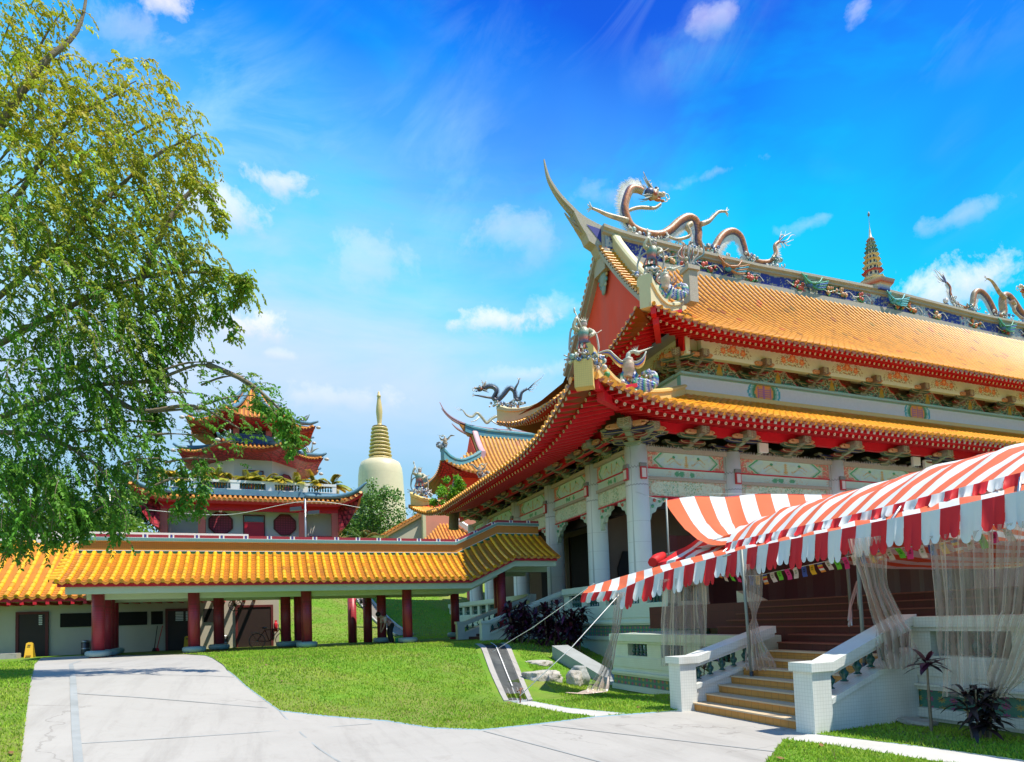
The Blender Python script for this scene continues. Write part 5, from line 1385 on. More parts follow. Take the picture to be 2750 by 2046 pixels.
PUR=[(.045,.012,.030),(.075,.014,.040),(.030,.015,.028),(.10,.02,.04)]; DRED=[(.06,.02,.02),(.09,.03,.02),(.03,.02,.02),(.16,.05,.03),(.05,.04,.02)]
cordyline('tall dark purple cordyline bush beside the side stairs newel',(-4.75,1.3,.7),8,1.75,.6,1,PUR,58)
cordyline('dark purple cordyline bush in the middle of the clump by the plinth',(-3.9,.6,.62),8,1.7,.6,2,PUR,58)
cordyline('purple cordyline bush nearest the flowered tile band of the plinth',(-3.2,-.1,.5),8,1.6,.6,3,PUR,58)
cordyline('small reddish cordyline behind the left stair newel',(-6.2,-11.15,.0),5,.75,.32,4,DRED,18)
cordyline('single stemmed purple cordyline standing on the right lawn',(-5.75,-15.45,.02),1,.95,.34,5,PUR,30)
cordyline('dark bushy cordyline at the right edge before the terrace wall',(-5.65,-15.98,.02),6,.75,.36,6,[(.03,.02,.02),(.05,.02,.025),(.02,.02,.02)],20)
# ================================================================ striped festival canopies
def fabric(name,col,tr):
    material(name,col,.55,.06,3.,spec=.25,trans=tr,stain=.08,stainc=(col[0]*.6,col[1]*.6,col[2]*.6))
material('backdrop_dark',(.05,.016,.018),.7,.3,1.2,zs=.3)  # near-black sheet colour that stands for the shade under the canopy
fabric('cloth_red',(.74,.03,.035),.24); fabric('cloth_orange',(.80,.17,.07),.22); fabric('cloth_white',(.78,.81,.80),.24); fabric('cloth_pink',(.70,.06,.10),.34)
def plen(pts):
    L=[0]
    for a,b in zip(pts,pts[1:]): L.append(L[-1]+(V(b)-V(a)).length)
    return L
def along(pts,L,s):
    for i in range(1,len(pts)):
        if s<=L[i] or i==len(pts)-1:
            t=(s-L[i-1])/(L[i]-L[i-1]); return V(pts[i-1]).lerp(V(pts[i]),t)
def canopy(name,lo,hi,stripe,parent,sag=.0,ns=5,mats=('cloth_orange','cloth_white'),start=0,phase=0.,sagf=None,puff=0.):
    """striped sheet between two polylines; stripes run from lo to hi"""
    lo=crom(lo,4);hi=crom(hi,4); La=plen(lo);Lb=plen(hi); n=max(2,int(La[-1]/stripe)); mb=MB(); sub=3
    for i in range(n):
        for q in range(sub):
            t0=(i+q/sub)/n; t1=(i+(q+1)/sub)/n
            rows=[]
            for t in (t0,t1):
                a=along(lo,La,t*La[-1]); b=along(hi,Lb,t*Lb[-1]); r=[]
                for k in range(ns*2+1):
                    s=k/(ns*2); p=a.lerp(b,s)
                    sg=(sagf(t) if sagf else sag)*4*s*(1-s)
                    w=.03*math.sin(t*n*2.1+s*5)+.05*mnoise.noise((p.x*1.7,p.y*1.7,p.z))
                    r.append(p+V((0,0,-sg+puff*math.sin(PI*s)+w*math.sin(PI*s))))
                rows.append(r)
            for k in range(ns*2):
                mb.quad(rows[0][k],rows[1][k],rows[1][k+1],rows[0][k+1],(i+start)%2,True)
    # weld
    o=mb.build(name,list(mats),parent); weld(o,2e-4); return o
def weld(o,d):
    import bmesh
    bm=bmesh.new(); bm.from_mesh(o.data); bmesh.ops.remove_doubles(bm,verts=bm.verts,dist=d); bm.to_mesh(o.data); bm.free()
def valance(name,line,drop,stripe,parent,mats=('cloth_red','cloth_white'),start=0,lobes=2,out=(-.12,-.05),ruffle=.03):
    ln=crom(line,4); L=plen(ln); n=max(2,int(round(L[-1]/stripe))); mb=MB(); sub=lobes*6
    for i in range(n):
        cols=[]
        dr=drop*(1+.12*math.sin(i*2.3))
        for q in range(sub+1):
            t=(i+q/sub)/n; p=along(ln,L,t*L[-1]); f=(q/sub*lobes)%1.
            if q==sub: f=1.
            edge=dr*(.80+.20*math.sqrt(max(0,1-(2*f-1)**2)))
            c=[]
            for k in range(6):
                s=k/5; wv=ruffle*math.sin(t*n*5.3+1.3*s)*s+ruffle*1.2*mnoise.noise((p.x*2.3+s,p.y*2.3,i*.7))*s
                c.append(p+V((out[0]*s*drop*2+wv,out[1]*s*drop*2+wv*.4,-edge*s)))
            cols.append(c)
        for q in range(sub):
            for k in range(5): mb.quad(cols[q][k],cols[q+1][k],cols[q+1][k+1],cols[q][k+1],(i+start)%2,True)
    o=mb.build(name,list(mats),parent); weld(o,2e-4); return o
T_EAVE = [(-7.13, -8.43, 2.26), (-6.74, -9.36, 2.27), (-6.34, -10.34, 2.56), (-5.90, -11.48, 2.76), (-5.78, -12.27, 2.85), (-5.70, -13.9, 2.91), (-5.65, -14.99, 2.95), (-5.58, -15.77, 2.98), (-5.45, -16.52, 3.04), (-5.35, -17.27, 3.08),(-5.2,-18.3,3.12)]
T_LOWTOP = [(-6.28, -7.16, 2.48), (-5.85, -8.43, 2.69), (-5.62, -9.6, 2.82), (-5.14, -10.77, 2.99), (-5.0, -11.92, 3.03), (-4.88, -13.25, 3.10), (-4.78, -14.38, 3.18), (-4.65, -15.17, 3.24), (-4.36, -15.97, 3.30), (-4.12, -16.7, 3.37),(-3.9,-17.8,3.45)]
T_UPEAVE = [(-5.08, -10.91, 3.13), (-5.04, -12.01, 3.17), (-4.92, -13.57, 3.23), (-4.86, -14.46, 3.28), (-4.66, -15.39, 3.37), (-4.43, -16.04, 3.45), (-4.24, -16.77, 3.53),(-3.95,-17.9,3.6)]
T_RIDGE = [(-3.75, -10.18, 3.61), (-3.2, -11.23, 3.95), (-2.8, -12.74, 4.10), (-2.6, -13.36, 4.18), (-2.36, -14.11, 4.27), (-2.18, -14.83, 4.31), (-1.89, -15.7, 4.36),(-1.5,-17,4.42)]
material('pole_grey',(.20,.22,.20),.5,.15,8.,metal=.2)
def make_tents():
    t=thing('festival_canopy','big red and white striped canopy with scalloped valance over the entrance stairs','canopy',(-5.5,-13,0)); B=V(t.location)
    S=lambda pts:[V(p)-B for p in pts]
    canopy('lower_sheet',S(T_EAVE),S(T_LOWTOP),.24,t,.02,3)
    valance('valance',S(T_EAVE[1:]),.47,.24,t,lobes=2,start=1)
    valance('valance',S(T_EAVE[:2]),.22,.17,t,lobes=2,start=0,out=(-.15,.05))
    canopy('upper_sheet',S(T_UPEAVE),S(T_RIDGE[:1]+[(-3.3,-11.0,3.9)]+T_RIDGE[2:]+[(-1.1,-18.6,4.47)]),.16,t,-.10,5,start=1,puff=.05)
    valance('upper_valance',S(T_UPEAVE),.20,.18,t,lobes=2,start=0,out=(-.3,-.1),ruffle=.05)
    RR=[(-3.9,-9.0,3.45)]+T_RIDGE+[(-1.2,-20,4.5),(-1.,-26,4.6)]
    canopy('rear_sheet',S([(p[0]+.02,p[1],p[2]) for p in RR]),S([(p[0]+7.5,p[1]+1.2,p[2]-.6) for p in RR]),.30,t,.05,4,start=1)
    canopy('rear_sheet',S([(p[0]+7.52,p[1]+1.2,p[2]-.6) for p in RR]),S([(p[0]+15,p[1]+2.,p[2]-.5) for p in RR]),.30,t,.05,3,start=1)
    canopy('rear_sheet',S([(-2.2,-3.9,3.6),(3,-3.9,3.65),(14,-3.9,3.65)]),S([(-3.6,-10.1,3.5),(3,-10.3,3.55),(14,-10.3,3.55)]),.30,t,.05,3,start=1)
    m=MB();  # added dark sheets closing the back, to deepen the shade under the canopy
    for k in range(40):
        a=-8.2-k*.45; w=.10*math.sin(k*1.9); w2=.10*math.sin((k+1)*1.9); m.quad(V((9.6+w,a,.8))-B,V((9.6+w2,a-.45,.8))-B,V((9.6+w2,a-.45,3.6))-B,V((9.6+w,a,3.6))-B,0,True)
    m.build('shade_backdrop','backdrop_dark',t); m=MB()
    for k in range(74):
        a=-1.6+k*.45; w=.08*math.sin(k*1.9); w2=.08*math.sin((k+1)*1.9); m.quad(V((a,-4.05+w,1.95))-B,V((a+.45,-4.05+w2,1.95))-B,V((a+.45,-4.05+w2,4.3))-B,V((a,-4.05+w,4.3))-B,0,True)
    m.build('shade_backdrop','backdrop_dark',t)
    # metal frame
    fr=MB()
    for a,b in zip(T_EAVE[1:],T_EAVE[2:]): fr.tube([V(a)-B+V((.03,0,-.03)),V(b)-B+V((.03,0,-.03))],.02,6)
    for a,b in zip(T_RIDGE,T_RIDGE[1:]): fr.tube([V(a)-B-V((0,0,.05)),V(b)-B-V((0,0,.05))],.02,6)
    for i,j in ((3,0),(6,3),(8,5)): fr.tube([V(T_EAVE[i])-B-V((0,0,.04)),V(T_RIDGE[j])-B-V((0,0,.07))],.02,6)
    fr.build('frame','steel',t)
    for (x,y,z0,z1,dx) in ((-5.88,-12.32,.52,2.82,-.08),(-5.50,-14.30,.75,2.9,0),(-4.02,-12.88,1.0,3.4,-.05),(-3.22,-6.35,1.9,4.98,0)):
        m=MB(); m.tube([V((x,y,z0))-B,V((x+dx,y,z1))-B],.028,8); p=m.build('pole','pole_grey',t)
        m=MB(); m.lathe(V((x,y,z0))-B,[(.07,0),(.07,.012),(.035,.02),(.035,.12)],10); m.build('foot',"steel_dark",p)
    # hanging swag tied to the hall, and the small striped wing behind
    s=thing('striped_swag','sagging striped cloth slung from the hall columns down to the big canopy','canopy',(-2,-6,4.5)); B2=V(s.location); Q=lambda pts:[V(p)-B2 for p in pts]
    top=[(-1.49,-3.86,5.47),(-.55,-4.23,5.58),(.41,-4.61,5.52),(1.36,-5.,5.58),(2.42,-5.95,5.42),(3.55,-6.92,5.25)]
    bot=[(-5.02,-10.83,3.10),(-3.75,-10.18,3.62),(-3.51,-10.61,3.79),(-3.2,-11.23,3.93),(-2.94,-11.82,4.02),(-2.8,-12.74,4.08)]
    canopy('swag_sheet',Q(top),Q(bot),.50,s,.5,7,sagf=lambda t:lerp(.42,.75,t),start=0)
    valance('swag_edge',Q([V(p)+V((0,0,.02)) for p in top]),.16,.5,s,mats=('cloth_pink','cloth_white'),lobes=1,ruffle=.06,out=(.0,-.1))
    m=MB(); m.tube(Q([(-1.6,-3.8,5.5),(-.4,-.5,6.5)]),.008,4); m.tube(Q([(1.4,-5.,5.6),(1.6,-.5,6.5)]),.008,4); m.tube(Q([(3.5,-6.9,5.3),(4.6,-.5,6.5)]),.008,4); m.build('cord','rope_white',s)
    w=thing('striped_awning','small red and white striped awning wing with scalloped edge behind the big canopy','canopy',(-3.5,-7.5,3.2)); B3=V(w.location); R=lambda pts:[V(p)-B3 for p in pts]
    lo=[(-4.06,-7.01,3.10),(-3.59,-7.74,3.19),(-3.16,-8.45,3.27),(-2.7,-9.2,3.33)]; hi=[(-2.43,-6.62,3.82),(-2.15,-6.82,3.82),(-1.56,-7.3,3.82),(-1.3,-7.9,3.82)]
    canopy('sheet',R(lo),R(hi),.24,w,.03,3,mats=('cloth_red','cloth_white')); valance('valance',R(lo),.2,.26,w,lobes=2,ruffle=.05)
    m=MB(); m.tube(R([(-4.15,-6.9,3.12),(-3.75,-6.55,3.25),(-3.3,-6.2,3.4)]),[.13,.16,.10],8); m.build('rolled_edge','cloth_red',w)
make_tents()
# ---------------------------------------------------------------- clear plastic sheets
def plastic():
    m=bpy.data.materials.new('plastic_sheet'); m.use_nodes=True; k=NT(m); b=k.n['Principled BSDF']; out=k.n['Material Output']
    tc=k.add('ShaderNodeTexCoord'); mpp=k.add('ShaderNodeMapping'); mpp.inputs['Scale'].default_value=(1.5,1.5,.22); k.link(tc.outputs['Object'],mpp.inputs[0]); n=k.noise(mpp.outputs[0],6,4,.6,.6)
    b.inputs['Base Color'].default_value=(.68,.54,.46,1); b.inputs['Roughness'].default_value=.18; b.inputs['Specular IOR Level'].default_value=.8
    tr=k.add('ShaderNodeBsdfTransparent'); tr.inputs[0].default_value=(.93,.92,.90,1)
    lw=k.add('ShaderNodeLayerWeight'); lw.inputs[0].default_value=.35
    f=k.math('ADD',k.math('MULTIPLY',lw.outputs['Facing'],.85),k.math('MULTIPLY_ADD',n,.62,-.06),clampit=True)
    mx=k.add('ShaderNodeMixShader'); k.link(f,mx.inputs[0]); k.link(tr.outputs[0],mx.inputs[1]); k.link(b.outputs[0],mx.inputs[2]); k.link(mx.outputs[0],out.inputs[0]); MAT['plastic_sheet']=m
plastic()
def curtain(label,path,group='clear plastic rain sheets tied along the canopy'):
    """path: list of (centre, half-width vector, fold depth, folds)"""
    t=MB(); c0=V(path[0][0]); nu=64; rows=[]
    P=[]
    for i in range(len(path)-1):
        a,b=path[i],path[i+1]; n=7
        for k in range(n):
            s=k/n; s2=s*s*(3-2*s); P.append((V(a[0]).lerp(V(b[0]),s),V(a[1]).lerp(V(b[1]),s2),lerp(a[2],b[2],s),lerp(a[3],b[3],s)))
    P.append(tuple([V(path[-1][0]),V(path[-1][1]),path[-1][2],path[-1][3]]))
    seed=c0.x*3.1
    for j,(c,h,dp,fo) in enumerate(P):
        nrm=V((h.y,-h.x,0)); nrm=nrm.normalized() if nrm.length>1e-5 else V((1,0,0)); r=[]
        for i in range(nu+1):
            x=i/nu*2-1; w=math.sin(x*fo*PI+seed+j*.05)+.5*math.sin(x*fo*2.3*PI+seed*2)+.8*mnoise.noise((x*3,j*.16,seed))
            r.append(t.vert(c+h*x+nrm*(dp*w)-c0))
        rows.append(r)
    for a,b in zip(rows,rows[1:]): t.bridge(a,b,0,True,False)
    o=t.build('plastic_curtain','plastic_sheet'); o.location=c0; tag(o,label,'plastic sheet',group); return o
hv=lambda a,b:(V(b)-V(a))/2
curtain('twisted plastic sheet hanging from the low left canopy corner to the grass',[((-6.75,-9.45,2.22),(.05,-.13,0),.02,3),((-6.90,-9.43,1.34),(.04,-.08,0),.03,3),((-7.12,-9.38,.6),(.06,-.12,0),.05,3),((-7.42,-9.48,.16),(.10,-.28,.0),.07,3),((-7.9,-9.65,.15),(.12,-.10,0),.06,3),((-8.3,-9.85,.22),(.05,-.05,0),.03,3)])
curtain('straight plastic sheet hanging before the left terrace balusters',[((-6.14,-10.86,2.42),(.26,-.42,0),.03,5),((-6.15,-10.8,1.5),(.25,-.40,0),.05,4),((-6.16,-10.75,.66),(.25,-.38,0),.06,4)])
curtain('plastic sheet knotted to the left canopy pole above the steps',[((-5.85,-12.50,2.55),(.07,-.15,0),.02,4),((-5.86,-12.48,2.0),(.06,-.13,0),.03,4),((-5.87,-12.45,1.60),(.02,-.03,0),.02,4),((-5.88,-12.43,1.40),(.05,-.09,0),.03,4),((-5.80,-12.46,.66),(.12,-.24,0),.05,5)])
curtain('big bunched plastic sheet wrapped over the right stair parapet',[((-5.80,-14.72,2.72),(.12,-.22,0),.02,4),((-5.72,-14.75,2.0),(.07,-.14,0),.05,4),((-5.62,-14.84,1.52),(.08,-.18,0),.08,4),((-5.60,-14.90,1.36),(.10,-.20,0),.09,4),((-5.62,-14.92,1.0),(.10,-.22,0),.08,5),((-5.64,-14.94,.82),(.08,-.18,0),.07,5)])
curtain('wide plastic sheet at the far right reaching down to the tiled band',[((-5.62,-15.93,2.62),(.06,-.36,0),.03,4),((-5.60,-15.90,1.6),(.06,-.33,0),.05,4),((-5.60,-15.85,.50),(.06,-.30,0),.06,3)])
curtain('plastic sheet gathered at the right picture edge beside the wide sheet',[((-5.52,-16.75,2.66),(.06,-.40,0),.03,6),((-5.55,-16.6,1.6),(.05,-.36,0),.06,6),((-5.58,-16.35,.9),(.05,-.20,0),.07,5),((-5.60,-16.2,.55),(.03,-.08,0),.05,4)])
# ---------------------------------------------------------------- bunting
def make_bunting():
    t=thing('bunting','string of small coloured prayer flags strung under the canopy edge','bunting',(-5.5,-13,2.4)); B=V(t.location)
    pts=[(-5.75,-11.2,2.58),(-5.67,-12.14,2.36),(-5.56,-12.84,2.40),(-5.45,-13.77,2.48),(-5.45,-14.31,2.53),(-5.47,-14.71,2.54),(-5.44,-15.48,2.54),(-5.4,-16.4,2.62)]
    ln=crom([V(p)-B for p in pts],6); L=plen(ln); m=MB(); m.tube(ln,.005,4); m.build('string','rope_white',t)
    cols=[(.75,.42,.03),'stripe',(.70,.58,.52),(.16,.55,.05),(.72,.05,.22),(.70,.60,.55),(.07,.11,.38)]
    n=34; r=random.Random(4)
    for i in range(n):
        s=(i+.5)/n*L[-1]; a=along(ln,L,s-.045); b=along(ln,L,s+.045); m=MB(); h=.17*r.uniform(.85,1.1); sk=(r.uniform(-.02,.03),-.05+r.uniform(-.03,.02)); c=cols[i%7]
        for k in range(5):
            q=lambda e,f: e+V((.012*math.sin(f*5+i),sk[1]*f,-h*f))
            f0,f1=k/5,(k+1)/5
            cc=c if c!='stripe' else [(.08,.12,.40),(.72,.45,.05),(.65,.06,.05),(.72,.68,.60),(.75,.25,.04)][k]
            if c!='stripe' and k in (2,) and i%2: pass
            m.quad(q(a,f0),q(b,f0),q(b,f1),q(a,f1),0,True,cc)
            if c!='stripe' and k in (1,2): 
                mid=(q(a,f0)+q(b,f1))/2+V((-.004,0,0)); m.obox(mid,(0,.018,0),(.001,0,0),(0,0,.012),0,(cc[0]*.45,cc[1]*.6,cc[2]*.4))
        m.build('flag','flag_cloth',t,color=True)
material('flag_cloth',(1,1,1),.7,.08,9.,attr=True,trans=.3,spec=.2)
make_bunting()
# ---------------------------------------------------------------- guy ropes with pegs
def guy(label,a,b):
    t=thing('guy_rope',label,'rope',b); A=V(a)-V(b); m=MB(); m.tube([A,A*.5+V((0,0,-.04)),V((0,0,.1))],.009,5); m.build('rope','rope_white',t)
    m=MB(); m.tube([(0,0,-.1),(.03,.02,.26)],.016,6); m.tube([(-.06,-.02,.2),(.1,.05,.24)],.012,5); m.build('peg','rust',t)
material('rust',(.20,.09,.05),.8,.3,8.)
guy('white guy rope from the low canopy corner down to an iron peg on the drain',(-6.74,-9.40,2.18),(-9.12,-9.3,.06)); guy('white guy rope passing in front of the purple bushes to the grass',(-6.15,-7.24,2.55),(-7.0,-1.2,.45))
# ================================================================ roof statues
OR=(.52,.18,.06); ORD=(.26,.07,.04); BEI=(.46,.34,.22); BLU=(.10,.10,.20); PALE=(.66,.62,.56); WHT=(.72,.70,.68)
def clouds(mb,pts,r,seed,cols=((.62,.60,.56),(.10,.18,.36),(.55,.50,.45),(.60,.58,.54),(.20,.36,.34))):
    q=random.Random(seed)
    for p in pts:
        for k in range(9):
            c=V(p)+V((q.uniform(-1,1)*r*1.5,q.uniform(-.7,.7)*r,q.uniform(-.6,.8)*r)); s=r*q.uniform(.25,.5)
            mb.ball(c,s,0,7,5,(1,.8,1),jit(q.choice(cols),.2,q))
        for k in range(4):
            c=V(p)+V((q.uniform(-1.2,1.2)*r,-r*.6,q.uniform(-.4,.8)*r)); a0=q.uniform(0,6)
            mb.tube([c+V((math.cos(a0+t*.8)*r*.42*(1-t/10),-.02*t,math.sin(a0+t*.8)*r*.42*(1-t/10))) for t in range(9)],.07*r+.015,5,0,True,[jit(q.choice(cols),.2,q)]*9)
def dragon(label,pts,R,side,palette,head,legs,horns,jaw=None,tail=None,spike=.45,cloud=None,seed=1,spk=WHT,loc=None,thin=1.,group='dragon statues on the temple roofs'):
    """pts: body path from the neck behind the head to the tail; side: unit vector towards the viewer; head: (centre, forward vector)"""
    r=random.Random(seed); t=thing('dragon_statue',label,'dragon statue',loc or pts[len(pts)//2],group=group); B=V(t.location); side=V(side)
    path=crom([V(p)-B for p in pts],7); n=len(path)
    m=MB(); rings=[]; K=12; prev=None; tops=[]
    for i,p in enumerate(path):
        tg=(path[min(i+1,n-1)]-path[max(i-1,0)]).normalized(); up=side.cross(tg)
        if up.z<0 and i==0: up=-up
        if prev is not None and up.dot(prev)<0: up=-up
        prev=up; f=i/(n-1); rad=R*interp(f,[0,.08,.3,.6,.85,1],[.75,.95,1.,.95,.65,.35]); ri=[]
        for k in range(K):
            a=2*PI*k/K; d=up*math.cos(a)+side*math.sin(a); c=math.cos(a)
            base=palette[0] if c>-.15 else palette[1]
            if c>.8: base=palette[2]
            ch=(i+k)%2; cc=jit(base,.28,r); cc=cc if ch else (cc[0]*.7,cc[1]*.7,cc[2]*.7)
            ri.append(m.vert(p+d*rad,cc))
        rings.append(ri); tops.append((p+up*rad,up,tg,rad))
    for a,b in zip(rings,rings[1:]): m.bridge(a,b,0,True)
    m.face(list(reversed(rings[0]))); m.face(rings[-1]); m.build('body','ceramic',t,color=True)
    s=MB()
    for i in range(2,n-1):
        for e in (0,.5):
            p,up,tg,rad=tops[i]; q=tops[i+1][0]; a=p.lerp(q,e); L=R*spike*3*r.uniform(.8,1.15)*min(1,rad/R+.3)
            s.cone(a-up*.03,a+up*L+tg*(L*.25),R*.17*thin,4,0,jit(spk,.08,r))
    o=s.build('dorsal_spikes','ceramic',t,color=True); o['kind']='stuff'
    # head
    hc,fw=V(head[0])-B,V(head[1]).normalized(); hu=V((0,0,1))-fw*fw.z; hu.normalize(); H=R*2.0
    m=MB()
    def bl(f,u,s_,rr,sc,c):
        m.ball(hc+fw*f*H+hu*u*H+side*s_*H,rr*H,0,9,6,sc,c)
    bl(0,.1,0,.62,(1,1,.95),palette[1]); bl(-.55,.2,0,.55,(1.1,1,1),palette[2]); bl(.7,.22,0,.36,(1.5,1.1,.75),palette[1]); bl(1.25,.36,0,.27,(1.1,1.2,1.1),(.62,.45,.32)); bl(1.45,.5,.1,.12,(1,1,1),(.6,.4,.3))
    bl(.5,-.42,0,.26,(2.0,1.,.6),palette[0]); bl(1.15,-.42,0,.18,(1.4,1,.8),palette[0]); bl(.55,-.15,0,.2,(2.,.9,.6),(.5,.04,.05))
    for sg in (-1,1):
        bl(.28,.48,sg*.38,.20,(1,1,1),(.75,.70,.62)); bl(.38,.50,sg*.47,.10,(1,1,1),(.03,.02,.02)); bl(.2,.7,sg*.36,.2,(1.2,.8,.5),palette[2]); bl(-.1,-.1,sg*.5,.25,(1.1,.6,1),(.40,.10,.05))
    for k in range(6):
        for sg in (-1,1): m.cone(hc+fw*H*(.5+k*.16)+hu*(.02*H)+side*(sg*.22*H),hc+fw*H*(.52+k*.16)-hu*(.16*H)+side*(sg*.22*H),.045*H,4,0,WHT)
    hd=m.build('head','ceramic',t,color=True)
    m=MB()
    for k in range(26):
        a=r.uniform(-.9,1.5); sg=r.choice((-1,1))*r.uniform(.1,.5); b=hc-fw*H*.45+hu*(H*.45*math.sin(a))+side*(sg*H); L=H*r.uniform(.9,1.7)
        d=(-fw*1.0+hu*(math.sin(a)*1.1+.15)).normalized(); m.tube(crom([b,b+d*L*.5+hu*.04,b+d*L+hu*(.16*L)],3),[.05*H]*2+[.04*H]*3+[.03*H,.008*H],4,0,True,[jit(WHT if k%3 else (.25,.3,.28),.15,r)]*7)
    m.build('mane','ceramic',hd,color=True)
    for h in horns:
        m=MB(); pp=crom([V(p)-B for p in h],4); k=len(pp); m.tube(pp,[R*.30*(1-.8*i/k)*thin for i in range(k)],6,0,True,[jit(BEI,.2,r) for _ in pp])
        if k>6: q=pp[k//2]; m.tube([q,q+fw*R*.8+hu*R*.7],[R*.15*thin,.01],5,0,True,[BEI]*2)
        m.build('horn','ceramic',hd,color=True)
    m=MB()
    for sg in (-1,1):
        b=hc+fw*H*1.3+hu*.2*H+side*(sg*.2*H); m.tube(crom([b,b+fw*H*.5+hu*H*.2,b+fw*H*.7-hu*H*.3,b+fw*H*.3-hu*H*.5,b+fw*.25*H-hu*H*.25],4),[.055*H]*17,5,0,True,[jit(WHT,.1,r)]*17)
    m.build('whiskers','ceramic',hd,color=True)
    if jaw:
        m=MB(); pp=crom([V(p)-B for p in jaw],4); k=len(pp); m.tube(pp,[R*interp(i/k,[0,.5,1],[.35,.42,.28]) for i in range(k)],8,0,True,[jit(palette[1],.25,r) for _ in pp]); 
        for i in range(k): m.cone(pp[i],pp[i]+V((0,0,-R*1.0))+side*.02,R*.10,4,0,WHT)
        m.build('throat','ceramic',t,color=True)
    for lg in legs:
        m=MB(); pp=crom([V(p)-B for p in lg],4); k=len(pp); m.tube(pp,[R*interp(i/k,[0,.35,.8,1],[.62,.5,.3,.26]) for i in range(k)],8,0,True,[jit(palette[1],.3,r) for _ in pp])
        e=pp[-1]; d=(pp[-1]-pp[-3]).normalized(); u2=side.cross(d)
        for c in range(4):
            a=(c-1.5)*.5; v=(d*math.cos(a)+u2*math.sin(a)+side*r.uniform(-.4,.4)).normalized(); m.tube(crom([e,e+v*R*.7,e+v*R*1.25-u2*R*.25*(1 if c<2 else -1)],3),[R*.17]*3+[R*.13]*2+[R*.09,.006],5,0,True,[PALE]*7)
        for c in range(7):
            i=int(k*(.2+.08*c)); i=min(i,k-1); m.cone(pp[i],pp[i]+V((0,0,R*1.0))-d*R*.3,R*.08,4,0,spk)
        m.build('leg','ceramic',t,color=True)
    if tail:
        m=MB(); e=path[-1]
        for q,tp in enumerate(tail):
            T=V(tp)-B; c0=e.lerp(T,.45)+V((0,0,R*.6*math.sin(q*1.3))); c1=e.lerp(T,.75)-V((0,0,R*.5*math.sin(q*1.7)))
            pp=crom([path[-3],e,c0,c1,T],4); k=len(pp); m.tube(pp,[max(.008,R*.22*(1-i/k)**.7)*thin for i in range(k)],5,0,True,[jit(WHT if i>k*.45 else palette[2],.1,r) for i in range(k)])
        m.build('tail_plume','ceramic',t,color=True)
    if cloud:
        
        for i,p in enumerate(cloud[0]): m=MB(); clouds(m,[V(p)-B],cloud[1],seed+i); m.build('cloud_scroll','ceramic',t,color=True)
    return t
Y=10.05
u3=lambda L,dy=0.: [(a,Y+dy,b) for a,b in L]
D1=[(7.95, 27.5),(7.55, 27.55), (7.12, 27.42), (6.82, 26.92), (6.61, 26.11), (6.8, 25.39), (7.18, 25.0), (8.01, 24.84), (9.03, 24.95), (9.84, 25.45), (10.53, 26.1), (11.21, 26.52), (11.78, 26.42), (11.97, 25.77), (11.92, 25.06), (12.31, 24.63), (12.93, 24.75), (13.22, 24.98), (13.61, 25.58), (14.13, 26.09), (14.78, 26.33), (15.34, 26.09), (15.59, 25.49), (15.78, 24.95), (16.4, 24.69), (17.14, 24.7), (17.83, 24.96), (18.26, 25.52), (18.23, 26.06), (18.6, 26.4)]
D1J=[(6.77, 25.98), (7.22, 26.24), (7.73, 26.43), (8.3, 26.53), (8.81, 26.64), (9.25, 27.0)]
HORN=[(8.67, 27.61), (8.37, 27.94), (8.2, 28.17), (7.97, 28.65)]
FL=[(12.0, 26.1), (12.63, 26.42), (13.07, 26.86), (13.51, 27.24), (14.0, 27.36)]
L2=[(11.24, 25.95), (10.9, 25.67), (11.08, 25.36), (10.93, 25.05), (10.05, 24.71), (9.54, 24.78)]
HL=[(6.7,25.3),(5.77, 25.33), (5.24, 25.38), (4.71, 25.49), (4.3, 25.55)]
L4=[(13.0,24.9),(12.2,25.0),(11.7,25.2),(11.3,24.8),(10.9,25.0)]
TIPS=[(18.9,27.2),(19.29, 27.28),(19.8,27.3), (20.14, 27.15), (19.96, 26.82), (19.62, 26.38), (19.13, 26.05)]
CL=[(6.9,24.6),(7.9,24.4),(8.8,24.4),(11.6,24.5),(12.4,24.5),(12.9,24.6),(15.8,24.5),(16.1,24.7),(18.2,24.4),(18.3,24.9),(17.3,24.2),(10.2,24.25),(14.2,24.2)]
pal1=(OR,BEI,BLU)
dragon('long orange scaled dragon with white spikes looping along the main ridge near its upswept end',u3(D1),.27,(0,-1,0),pal1,((8.75,Y,27.42),(1,0,.02)),[u3(FL,-.25),u3(L2,-.3),u3(HL,-.15),u3(L4,.25)],[u3(HORN,-.15),u3([(8.8,27.6),(8.6,28.0),(8.75,28.3)],.15)],u3(D1J),u3(TIPS),.62,(u3(CL),.36),3)
mx=lambda L,dy=0.: [(53.8-a,Y+dy,b) for a,b in L]
dragon('orange scaled ridge dragon at the far right whose plumed tail faces the small ridge pagoda',mx(D1),.27,(0,-1,0),pal1,((53.8-8.75,Y,27.42),(-1,0,.02)),[mx(FL,-.25),mx(L2,-.3),mx(HL,-.15)],[mx(HORN,-.15)],mx(D1J),mx(TIPS),.55,(mx(CL),.36),5)
D2=[(0.0,17.5,17.05),(0.25, 17.4, 17.2), (0.57, 17.28, 17.13), (0.72, 17.24, 16.86), (0.55, 17.35, 16.45), (0.81, 17.24, 16.28), (1.19, 17.06, 16.64), (1.53, 16.9, 17.03), (1.81, 16.8, 16.82), (1.9, 16.8, 16.34), (2.18, 16.69, 16.27), (2.31, 16.61, 16.73), (2.65, 16.45, 16.95)]
SV=V((-.37,-.929,0)); RTv=RT
def off(p,a,b,c=0): return tuple(V(p)+RT*a+V((0,0,b))+SV*c)
o2=D2[0]
